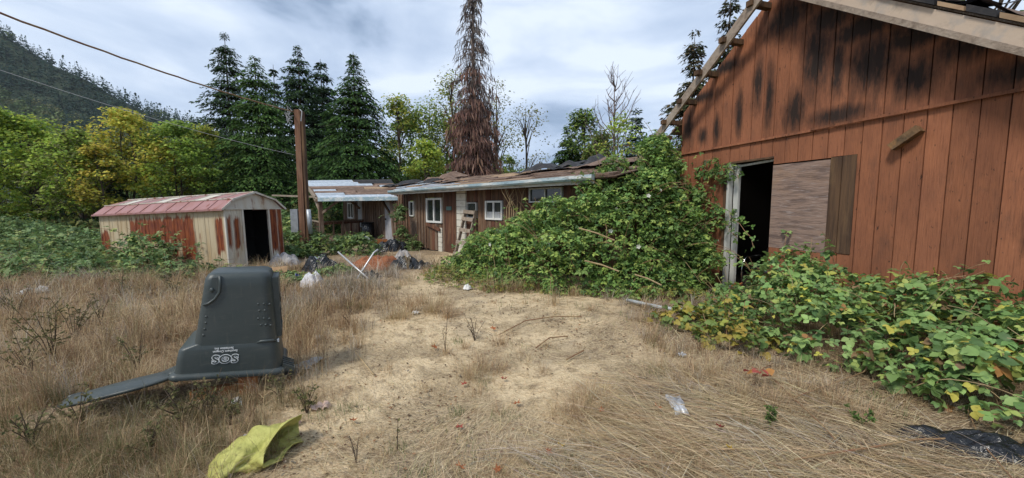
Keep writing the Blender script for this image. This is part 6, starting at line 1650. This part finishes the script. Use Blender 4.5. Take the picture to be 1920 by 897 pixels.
patch('leafy_shrub', 'green leafy shrub climbing the house wall beside the porch', [((-3.95, 13.7, 0.3), (0.24, 0.24, 0.55)), ((-4.05, 13.8, 1.2), (0.16, 0.18, 0.42)), ((-3.6, 13.3, 0.05), (0.4, 0.3, 0.25))], 420, (0.07, 0.12), [(0.14, 0.21, 0.07), (0.19, 0.26, 0.10), (0.10, 0.16, 0.05)], None, 20, 5, cat='shrub')
patch('weed_patch', 'yellow green weeds at the foot of the bramble mound', [((-0.6, 7.25, 0), (0.75, 0.35, 0.22)), ((0.1, 6.75, 0), (0.7, 0.3, 0.18)), ((-1.3, 8.0, 0), (0.7, 0.4, 0.25)), ((2.7, 6.2, 0), (0.9, 0.3, 0.2))], 1300, (0.035, 0.06), [(0.20, 0.24, 0.06), (0.13, 0.18, 0.05), (0.28, 0.25, 0.06)], None, 10, 6, cat='weeds')
patch('weed_patch', 'green weeds growing round the litter in front of the shed', [((-4.35, 7.45, 0), (0.6, 0.25, 0.14)), ((-4.0, 8.4, 0), (0.4, 0.3, 0.2)), ((-4.9, 8.0, 0), (0.4, 0.25, 0.12))], 700, (0.05, 0.085), BRL, None, 8, 5, cat='weeds')
patch('weed_patch', 'trailing yellow leaved bramble shoots over the straw by the barn patch', [((2.35, 4.75, 0), (0.5, 0.35, 0.26)), ((2.55, 4.1, 0), (0.40, 0.35, 0.30))], 260, (0.05, 0.085), [(0.30, 0.30, 0.06), (0.16, 0.22, 0.06), (0.36, 0.28, 0.06), (0.12, 0.18, 0.05)], None, 22, 4, cat='weeds', tm=T_LEAF)
# a spray of reddened bramble leaves
rl = ground(1432, 690, 0.22); root = empty('red_bramble_spray', (rl[0], rl[1], 0), label='spray of pink and red bramble leaves at the patch edge', cat='bramble')
vr = leaf_mesh(40, (0.42, 0.10, 0.08)); vo = leaf_mesh(41, (0.42, 0.20, 0.06))
MB().tube([(0.25, 0.25, 0.0), (0.12, 0.1, 0.20), (0, 0, 0.22), (-0.1, -0.03, 0.16)], 0.004, 5).build('cane', M['cane'], root)
for k in range(9):
    o = mesh_obj('leaf', vr if k % 3 else vo, None, root); o.location = (rng.uniform(-.09, .09), rng.uniform(-.06, .06), 0.19 + rng.uniform(-.03, .04)); o.scale = (0.075,) * 3; o.rotation_euler = (rng.uniform(-.5, .3), rng.uniform(-.4, .4), rng.uniform(0, 6.2))

# ================================================================== GRASS
def blades(name, B, az, lean, L, wd, col, label, cat, m='grass', curl=0.6):
    """tapered two-segment blades: lean 0 upright .. 1.5 flat"""
    n = len(B); d = np.stack([np.cos(az), np.sin(az)], 1)
    l2 = np.minimum(lean + curl * rng.uniform(0.2, 1.0, n), 1.62)
    p1 = B + np.concatenate([d * (np.sin(lean) * L * .5)[:, None], (np.cos(lean) * L * .5)[:, None]], 1)
    p2 = p1 + np.concatenate([d * (np.sin(l2) * L * .5)[:, None], (np.cos(l2) * L * .5)[:, None]], 1)
    side = np.stack([-np.sin(az), np.cos(az), np.zeros(n)], 1)
    tw = rng.uniform(-0.9, 0.9, n); side = norm(side * np.cos(tw)[:, None] + np.concatenate([d * 0.7, 0.7 * np.ones((n, 1))], 1) * np.sin(tw)[:, None]) * (wd / 2)[:, None]
    g_ = gz(p2[:, 0], p2[:, 1]); p2[:, 2] = np.maximum(p2[:, 2], g_ + 0.004); g_ = gz(p1[:, 0], p1[:, 1]); p1[:, 2] = np.maximum(p1[:, 2], g_ + 0.004)
    V = np.stack([B - side, B + side, p1 + side * .8, p1 - side * .8, p2], 1).reshape(-1, 3)
    k = (np.arange(n) * 5)[:, None]
    me = np_mesh(name, V, k + np.array([[3, 2, 4]]), k + np.array([[0, 1, 2, 3]]), np.repeat(col, 5, 0))
    return tag(mesh_obj(name, me, M[m]), label, cat, kind='stuff')
STRAW = [(0.58, 0.46, 0.28), (0.50, 0.385, 0.225), (0.66, 0.54, 0.35), (0.42, 0.315, 0.185)]
TAN = [(0.42, 0.285, 0.165), (0.51, 0.365, 0.215), (0.31, 0.20, 0.115), (0.58, 0.445, 0.275), (0.20, 0.13, 0.075)]
GRY = [(0.44, 0.385, 0.31), (0.54, 0.47, 0.38), (0.30, 0.25, 0.195)]
GRN = [(0.10, 0.145, 0.045), (0.14, 0.18, 0.06), (0.075, 0.11, 0.035)]
def in_view(X, Y, m=1.06): return (np.abs(X) < Y * 1.352 * m + 0.4)
def field(n, ylo, yhi, power=1.6):
    Y = ylo + (yhi - ylo) * rng.uniform(0, 1, n) ** power; X = rng.uniform(-1, 1, n) * (Y * 1.43 + 0.4); return X, Y
def avoid(X, Y):
    P = np.stack([X, Y, np.zeros(len(X))], 1); ok = clip_buildings(P)
    sh_ = np.array(shed.matrix_basis.inverted()); Q = P @ sh_[:3, :3].T + sh_[:3, 3]
    bi = np.array(bin_.matrix_basis.inverted()); Qb = P @ bi[:3, :3].T + bi[:3, 3]; a2 = np.array([-0.36, 0.29]); l2 = np.array([le.x, le.y]) - a2; t2 = np.clip(((Qb[:, :2] - a2) @ l2) / (l2 @ l2), 0, 1)
    ok &= np.linalg.norm(Qb[:, :2] - a2 - t2[:, None] * l2, axis=1) > 0.19
    ok &= ~((Qb[:, 0] > -0.36) & (Qb[:, 0] < 0.36) & (Qb[:, 1] > 0.0) & (Qb[:, 1] < 0.6))
    ok &= ~((Q[:, 0] > -4.75) & (Q[:, 0] < 0.05) & (Q[:, 1] > -0.02) & (Q[:, 1] < 1.55))
    return ok
def thatch():
    X, Y = field(150000, 1.75, 12.0, 1.8); ok = avoid(X, Y) & (rng.uniform(0, 1, len(X)) < 0.35 + 0.9 * fbm(X, Y, 0.7, 90)); X, Y = X[ok], Y[ok]; n = len(X)
    L = rng.uniform(0.05, 0.16, n) * rng.choice([1.0, 1.7], n, p=[.85, .15]); wd = np.maximum(0.0022, 0.0007 * Y) * rng.choice([1.0, 1.5], n, p=[.8, .2])
    left = sstep(-1.2, -2.4, X + 0.12 * (Y - 3))[:, None]
    c = pal(n, STRAW + [(0.24, 0.165, 0.10), (0.70, 0.59, 0.40)], [3, 3, 3, 3, 2.2, 2], 0.22) * (1 - left) + pal(n, TAN, None, 0.25) * left
    az = rng.uniform(0, 2 * PI, n) * 0.55 + fbm(X, Y, 1.1, 95) * 7
    blades('straw_thatch', np.stack([X, Y, gz(X, Y) + 0.003], 1), az, rng.uniform(1.05, 1.5, n), L, wd, c, 'thin matted layer of dry straw over the yard', 'straw', curl=0.2)
thatch()
def tall_density(X, Y):
    n1 = fbm(X, Y, 1.4, 101)
    left = sstep(-1.15, -2.3, X + 0.16 * (Y - 3.0) + (n1 - .5) * 1.3) * (1 - sstep(8.8, 10.5, Y))
    rightf = sstep(1.35, 2.1, X - 0.0 * Y + (n1 - .5) * 1.2) * sstep(2.3, 3.2, Y) * (1 - sstep(5.8, 6.6, Y)) * 0.55
    foot = np.exp(-((Y - (7.0 - 0.35 * X)) / 0.55) ** 2) * sstep(-2.2, -0.8, X) * 0.75
    yard = np.exp(-((Y - 8.9) / 1.3) ** 2) * 0.60 * (X < 0.0) * (X > -4.6)
    clear = 1 - 0.92 * np.exp(-(((X + 4.25) / 1.0) ** 2 + ((Y - 7.9) / 0.9) ** 2)) - 0.6 * np.exp(-(((X + 3.6) / 0.7) ** 2 + ((Y - 9.2) / 0.6) ** 2))
    return np.clip(clear, 0.02, 1) * np.clip(np.maximum.reduce([left, rightf, foot, yard]), 0, 1) * (0.25 + 1.1 * fbm(X, Y, 0.5, 111))
def tall():
    # clumps: each has its own lean, height and colour
    cx, cy = field(9000, 1.7, 11.0, 1.5); ok = avoid(cx, cy) & (rng.uniform(0, 1, len(cx)) < tall_density(cx, cy)); cx, cy = cx[ok], cy[ok]; m = len(cx)
    nb = rng.integers(26, 58, m); k = np.repeat(np.arange(m), nb); n = len(k)
    rad = rng.uniform(0.03, 0.10, m)[k] * (0.7 + 0.12 * cy[k]); a = rng.uniform(0, 2 * PI, n); r = np.abs(rng.normal(0, 1, n)) * rad
    X = cx[k] + r * np.cos(a); Y = cy[k] + r * np.sin(a); ok = avoid(X, Y) & (Y > 1.5); X, Y, k, a = X[ok], Y[ok], k[ok], a[ok]; n = len(X)
    tn = fbm(cx, cy, 0.8, 120); hc = rng.uniform(0.14, 0.46, m) * (0.5 + 1.0 * tn) * np.where(cx > 0.8, 0.62, 1.0) * (0.60 + 0.40 * sstep(1.8, 4.2, cy))
    L = hc[k] * rng.uniform(0.45, 1.25, n); wd = np.maximum(0.0020, 0.00072 * Y) * rng.uniform(0.7, 1.5, n)
    pals = [TAN, TAN[:2] + STRAW[:2], STRAW, GRY, [TAN[2], TAN[4], TAN[0]], [(0.17, 0.165, 0.07), (0.24, 0.21, 0.10), (0.28, 0.21, 0.115), (0.12, 0.13, 0.05)]]
    pk = rng.choice(6, m, p=[.28, .25, .14, .12, .12, .09])
    zone = fbm(cx, cy, 1.1, 133); pk = np.where((zone > 0.58) & (rng.uniform(0, 1, m) < .6), 3, pk); pk = np.where((zone < 0.40) & (rng.uniform(0, 1, m) < .55), 0, pk)
    pk = np.where((cy < 2.9) & (cx < -0.8) & (rng.uniform(0, 1, m) < .45), 5, pk); c = np.zeros((n, 3))
    for q in range(6):
        w_ = pk[k] == q; c[w_] = pal(int(w_.sum()), pals[q], None, .22)
    lean_az = (fbm(cx, cy, 1.3, 127) * 9 + rng.normal(0, .8, m))[k]; out = rng.uniform(0, 1, n) < 0.5
    az = np.where(out, a + rng.normal(0, .5, n), lean_az + rng.normal(0, .5, n))
    blades('dry_grass', np.stack([X, Y, gz(X, Y) - 0.005], 1), az, np.abs(rng.normal(0.30, 0.34, n)), L, wd, c, 'tall tan dry grass on the left and along the bramble edges', 'grass', curl=1.1)
tall()
TUFT = [(735, 600, .24, 120), (770, 585, .30, 170), (810, 590, .32, 200), (840, 600, .28, 150), (790, 570, .28, 140), (760, 600, .24, 120), (825, 575, .26, 120), (880, 705, .24, 170), (905, 690, .22, 140), (940, 645, .2, 110), (870, 655, .14, 60), (1085, 775, .26, 190), (1105, 750, .26, 170), (1060, 790, .16, 70), (1130, 740, .18, 60),
        (575, 660, .30, 130), (595, 640, .28, 120), (560, 640, .34, 130), (570, 620, .34, 120), (1010, 545, .34, 140), (1075, 555, .30, 120), (960, 550, .30, 110), (1240, 690, .26, 110), (1220, 640, .26, 110), (1300, 710, .22, 100), (1215, 610, .24, 80), (700, 560, .2, 60), (650, 575, .18, 60), (1330, 700, .25, 120), (1390, 740, .2, 90), (1450, 760, .22, 110), (1500, 740, .24, 120), (1560, 760, .24, 120), (1620, 790, .22, 110), (835, 665, .14, 60), (500, 780, .12, 50), (610, 780, .10, 40), (540, 745, .14, 50)]
for _ in range(75):
    TUFT.append((rng.uniform(560, 1330), 560 + 330 * rng.uniform(0, 1) ** 1.3, rng.uniform(.05, .14), int(rng.integers(18, 50))))
def tufts():
    B, L, C_, A_ = [], [], [], []
    for (px, py, h, n) in TUFT:
        g = ground(px, py); n = int(n * 1.3); r = np.abs(rng.normal(0, 0.10 if h > 0.145 else 0.06, n)); a = rng.uniform(0, 2 * PI, n)
        b = np.stack([g[0] + r * np.cos(a), g[1] + r * np.sin(a)], 1); B.append(b); L.append(h * rng.uniform(0.45, 1.25, n)); A_.append(a + rng.normal(0, .5, n))
        C_.append(pal(n, TAN[:4] if rng.uniform() < .7 else STRAW + TAN[:1], None, .25))
    B = np.concatenate(B); n = len(B)
    blades('dry_tufts', np.concatenate([B, gz(B[:, 0], B[:, 1])[:, None] - .004], 1), np.concatenate(A_), np.abs(rng.normal(0.42, 0.3, n)), np.concatenate(L), np.maximum(0.0024, 0.0008 * B[:, 1]), np.concatenate(C_), 'scattered tan tufts of dry grass across the open yard', 'grass', curl=0.9)
tufts()
def combed():
    # flattened stalks lying in bundles, each bundle with its own direction
    m = 400; Y0 = 1.80 + 1.55 * rng.uniform(0, 1, m) ** 1.3; X0 = -0.1 + rng.uniform(0, 1, m) * 3.0; ok = (X0 > 0.15 + 0.6 * (Y0 - 1.9) + rng.normal(0, .15, m)) & avoid(X0, Y0); X0, Y0 = X0[ok], Y0[ok]; m = len(X0)
    nb = rng.integers(10, 42, m); k = np.repeat(np.arange(m), nb); n = len(k)
    X = X0[k] + rng.normal(0, .13, n); Y = Y0[k] + rng.normal(0, .06, n)
    azb = rng.normal(2.75, 0.42, m) + np.where(rng.uniform(0, 1, m) < 0.16, rng.uniform(-1.5, 1.5, m), 0)
    az = azb[k] + rng.normal(0, 0.24, n)
    pk = rng.choice(3, m, p=[.55, .25, .20]); c = np.zeros((n, 3))
    for q, pp_ in enumerate((STRAW, GRY + STRAW[1:2], TAN)):
        w_ = pk[k] == q; c[w_] = pal(int(w_.sum()), pp_, None, .25)
    blades('combed_straw', np.stack([X, Y, gz(X, Y) + rng.uniform(0.004, 0.045, n)], 1), az, rng.normal(1.47, 0.12, n), rng.uniform(0.10, 0.50, n), rng.uniform(0.0016, 0.0042, n) * rng.choice([1.0, 1.9], n, p=[.9, .1]), c, 'long pale straw stalks combed flat at the bottom right', 'straw', curl=0.15)
combed()
def debris():
    X, Y = field(20000, 1.8, 9.0, 1.7); ok = avoid(X, Y) & (rng.uniform(0, 1, len(X)) < 0.12 + sstep(0.46, 0.64, fbm(X, Y, 0.7, 170))); X, Y = X[ok], Y[ok]; n = len(X)
    me = scatter('leaf_litter', np.stack([X, Y, gz(X, Y) + rng.uniform(.004, .02, n)], 1), rdir(n, -.2, .4), norm(rdir(n) * .5 + [0, 0, 1]), rng.uniform(0.008, 0.03, n) * (0.8 + 0.1 * Y), pal(n, [(0.11, 0.07, 0.045), (0.17, 0.10, 0.06), (0.26, 0.15, 0.08), (0.22, 0.19, 0.15), (0.30, 0.13, 0.06)], [3, 3, 2, 2, .5], .25), T_FOLD)
    tag(mesh_obj('leaf_litter', me, M['grass']), 'small brown crumbs of dead leaf and bark over the yard', 'litter', kind='stuff')
debris()
def greens():
    X, Y = field(14000, 1.8, 9.5, 1.5); k = avoid(X, Y) & (fbm(X, Y, 0.55, 150) > 0.61); X, Y = X[k], Y[k]
    spots = [(860, 645), (905, 715), (650, 762), (865, 763), (950, 777), (795, 885), (1410, 790), (1380, 770), (1640, 745), (1640, 750), (1660, 760), (1600, 735), (1425, 800), (1690, 780), (1230, 690), (1240, 700), (1330, 760), (600, 555), (690, 555), (540, 560), (660, 765), (855, 770), (1030, 865), (1060, 860), (745, 835), (510, 760), (450, 800), (380, 770), (600, 775)]
    for px, py in spots:
        g = ground(px, py); m = 46; X = np.concatenate([X, g[0] + rng.normal(0, .05, m)]); Y = np.concatenate([Y, g[1] + rng.normal(0, .045, m)])
    n = len(X)
    blades('green_grass', np.stack([X, Y, gz(X, Y) - .003], 1), rng.uniform(0, 2 * PI, n), np.abs(rng.normal(0.5, 0.35, n)), rng.uniform(0.03, 0.10, n), np.maximum(0.003, 0.0009 * Y), pal(n, GRN, None, .25), 'small sprouts of green grass between the dry straw', 'grass', curl=0.8)
greens()
# dry weed stalks that can be told apart
def stalk(px, py, h, label, col='stem', leaves=0, spread=0.35, n=5, lc=((0.19, 0.18, 0.08), (0.26, 0.22, 0.11), (0.14, 0.15, 0.06))):
    g = ground(px, py); root = empty('dry_weed', (g[0], g[1], gzf(g[0], g[1])), rng.uniform(0, 6), label=label, cat='weed', group='dry weed stalks in the yard')
    mb = MB(); LP, LA = [], []
    for k in range(n):
        a = rng.uniform(0, 6.3); s_ = spread * rng.uniform(0.2, 1.0) * h; hh = h * rng.uniform(0.55, 1.0) if k else h
        pts = np.array([(0, 0, -.01), (s_ * .35 * math.cos(a), s_ * .35 * math.sin(a), hh * .5), (s_ * math.cos(a), s_ * math.sin(a), hh)]); mb.tube(pts, [0.0042, 0.0032, 0.0016], 5, cap=False)
        for _ in range(5):
            t = rng.uniform(0.35, 1); i = 0 if t < .5 else 1; q = pts[i] + (pts[i + 1] - pts[i]) * ((t - .5 * i) * 2); e_ = q + rdir(1, 0.1, .9)[0] * 0.16 * h; mb.tube([q, e_], [0.002, 0.001], 3, cap=False)
            for _ in range(leaves): LP.append(q + (e_ - q) * rng.uniform(0, 1)); LA.append(e_ - q + rng.normal(0, .03, 3))
    mb.build('stem', M[col], root)
    if LP:
        LP = np.array(LP); me = scatter('foliage', LP, np.array(LA), rdir(len(LP)) + [0, 0, .6], rng.uniform(0.010, 0.028, len(LP)), pal(len(LP), lc, None, .3), T_FOLD); mesh_obj('foliage', me, M['leaf'], root)
stalk(105, 690, .62, 'tall bushy olive weed in the dry grass at far left', leaves=14, n=9, spread=.4)
stalk(140, 640, .58, 'second bushy weed just behind the tall olive one', leaves=12, n=8, spread=.4)
stalk(60, 720, .5, 'leafy weed nearest the left edge', leaves=10, n=7, spread=.45)
stalk(190, 610, .45, 'dark thin weed stalk with small buds left of the bin', leaves=3, n=5)
stalk(320, 640, .62, 'fine branched brown stalks close to the left of the bin', 'palecane', 0, .3, 8)
stalk(390, 780, .34, 'tangle of weed stems in front of the bin rim', leaves=5, n=9, spread=.7)
stalk(345, 790, .32, 'tangled green weed under the open bin lid', leaves=9, n=9, spread=.8)
stalk(493, 800, .40, 'single pale stalk standing before the wood block', 'palecane', 0, .12, 1)
stalk(525, 740, .20, 'small weed at the bin handle', leaves=5, n=6, spread=.8)
stalk(745, 835, .20, 'short single twig standing in bare straw near the bottom', leaves=1, n=1, spread=.1)
stalk(668, 862, .17, 'forked dry twig near the bottom edge right of the yellow bag', leaves=0, n=3)
stalk(835, 662, .42, 'thin upright dark stalk behind the orange leaf', leaves=0, n=2, spread=.1)
stalk(890, 640, .30, 'cluster of thin bare stalks left of the red canes', leaves=0, n=7, spread=.7)
stalk(655, 610, .28, 'grey dry stalks near the pale path', leaves=0, n=6, spread=.5)
stalk(765, 505, .55, 'pale bare twigs standing before the black tarp', 'palecane', 0, .6, 9)
stalk(1440, 800, .16, 'small green leafed sprout among the combed straw', leaves=8, n=5, spread=.9, lc=((0.10, 0.16, 0.05), (0.14, 0.20, 0.06)))
stalk(1615, 800, .14, 'bright green sprout under the bramble edge', leaves=8, n=5, spread=.9, lc=((0.13, 0.22, 0.06), (0.16, 0.24, 0.07)))
for k, (px, py, h, lb) in enumerate([(30, 610, .55, 'olive leafy weed left of the white paper scraps'), (230, 560, .5, 'green brown weed before the shed brambles'), (260, 700, .42, 'thin budded weed between the tall weed and the bin'), (150, 800, .30, 'low green weed by the end of the bin lid'),
        (60, 840, .30, 'low leafy weed at the bottom left'), (280, 850, .26, 'small green weed left of the yellow bag'), (430, 790, .24, 'green weed clump below the bin'), (330, 560, .40, 'olive weed close before the shed corner'), (575, 770, .20, 'green sprout clump under the pale disc')]):
    stalk(px, py, h, lb, leaves=6, n=7, spread=.5, lc=((0.20, 0.19, 0.08), (0.27, 0.23, 0.12), (0.15, 0.17, 0.07)))
for k, (px, py, h) in enumerate([(300, 610, .6), (340, 600, .62), (200, 660, .55), (255, 640, .6), (90, 760, .5), (360, 690, .5), (20, 660, .6)]):
    stalk(px, py, h, ['slim tan seed stalks behind the left of the bin', 'slim tan seed stalks touching the bin edge', 'slim tan seed stalks in the mid left grass', 'slim tan seed stalks right of the dark budded weed', 'slim tan seed stalks near the lid tip', 'slim tan seed stalks under the bin shoulder', 'slim tan seed stalks at the left edge'][k], 'palecane', 0, .35, 9)
# reddish canes lying in the yard
for k, (pts, lb) in enumerate([([(935, 628), (985, 602), (1040, 597), (1090, 598)], 'long reddish cane arching over the middle of the yard'), ([(1005, 650), (1030, 632), (1065, 630)], 'short reddish cane below the long arched one'), ([(1062, 672), (1095, 655)], 'short dark stick right of the reddish canes'), ([(635, 620), (700, 700)], 'faint grey stick left of the bare ash patch'), ([(160, 640), (205, 618)], 'pale stick lying in the left grass')]):
    p = [ground(a, b, 0.03 + 0.03 * (0 < i < len(pts) - 1)) for i, (a, b) in enumerate(pts)]
    o = MB().tube([q + np.array([0, 0, gzf(q[0], q[1])]) for q in p], 0.007, 5).build('fallen_cane', M['cane' if k < 3 else 'palecane']); tag(o, lb, 'cane')

# ================================================================== HAZE
hz = MB().box(-1700, 1700, -500, 1800, -2.0, 420.0).build('haze', None)
hm = bpy.data.materials.new('haze_air'); hm.use_nodes = True
hn = hm.node_tree; hn.nodes.clear()
ho_ = hn.nodes.new('ShaderNodeOutputMaterial'); hv = hn.nodes.new('ShaderNodeVolumePrincipled')
hv.inputs['Color'].default_value = (0.80, 0.88, 1.0, 1); hv.inputs['Density'].default_value = 0.00010
hn.links.new(hv.outputs[0], ho_.inputs['Volume'])
hz.data.materials.append(hm)
tag(hz, kind='stuff')
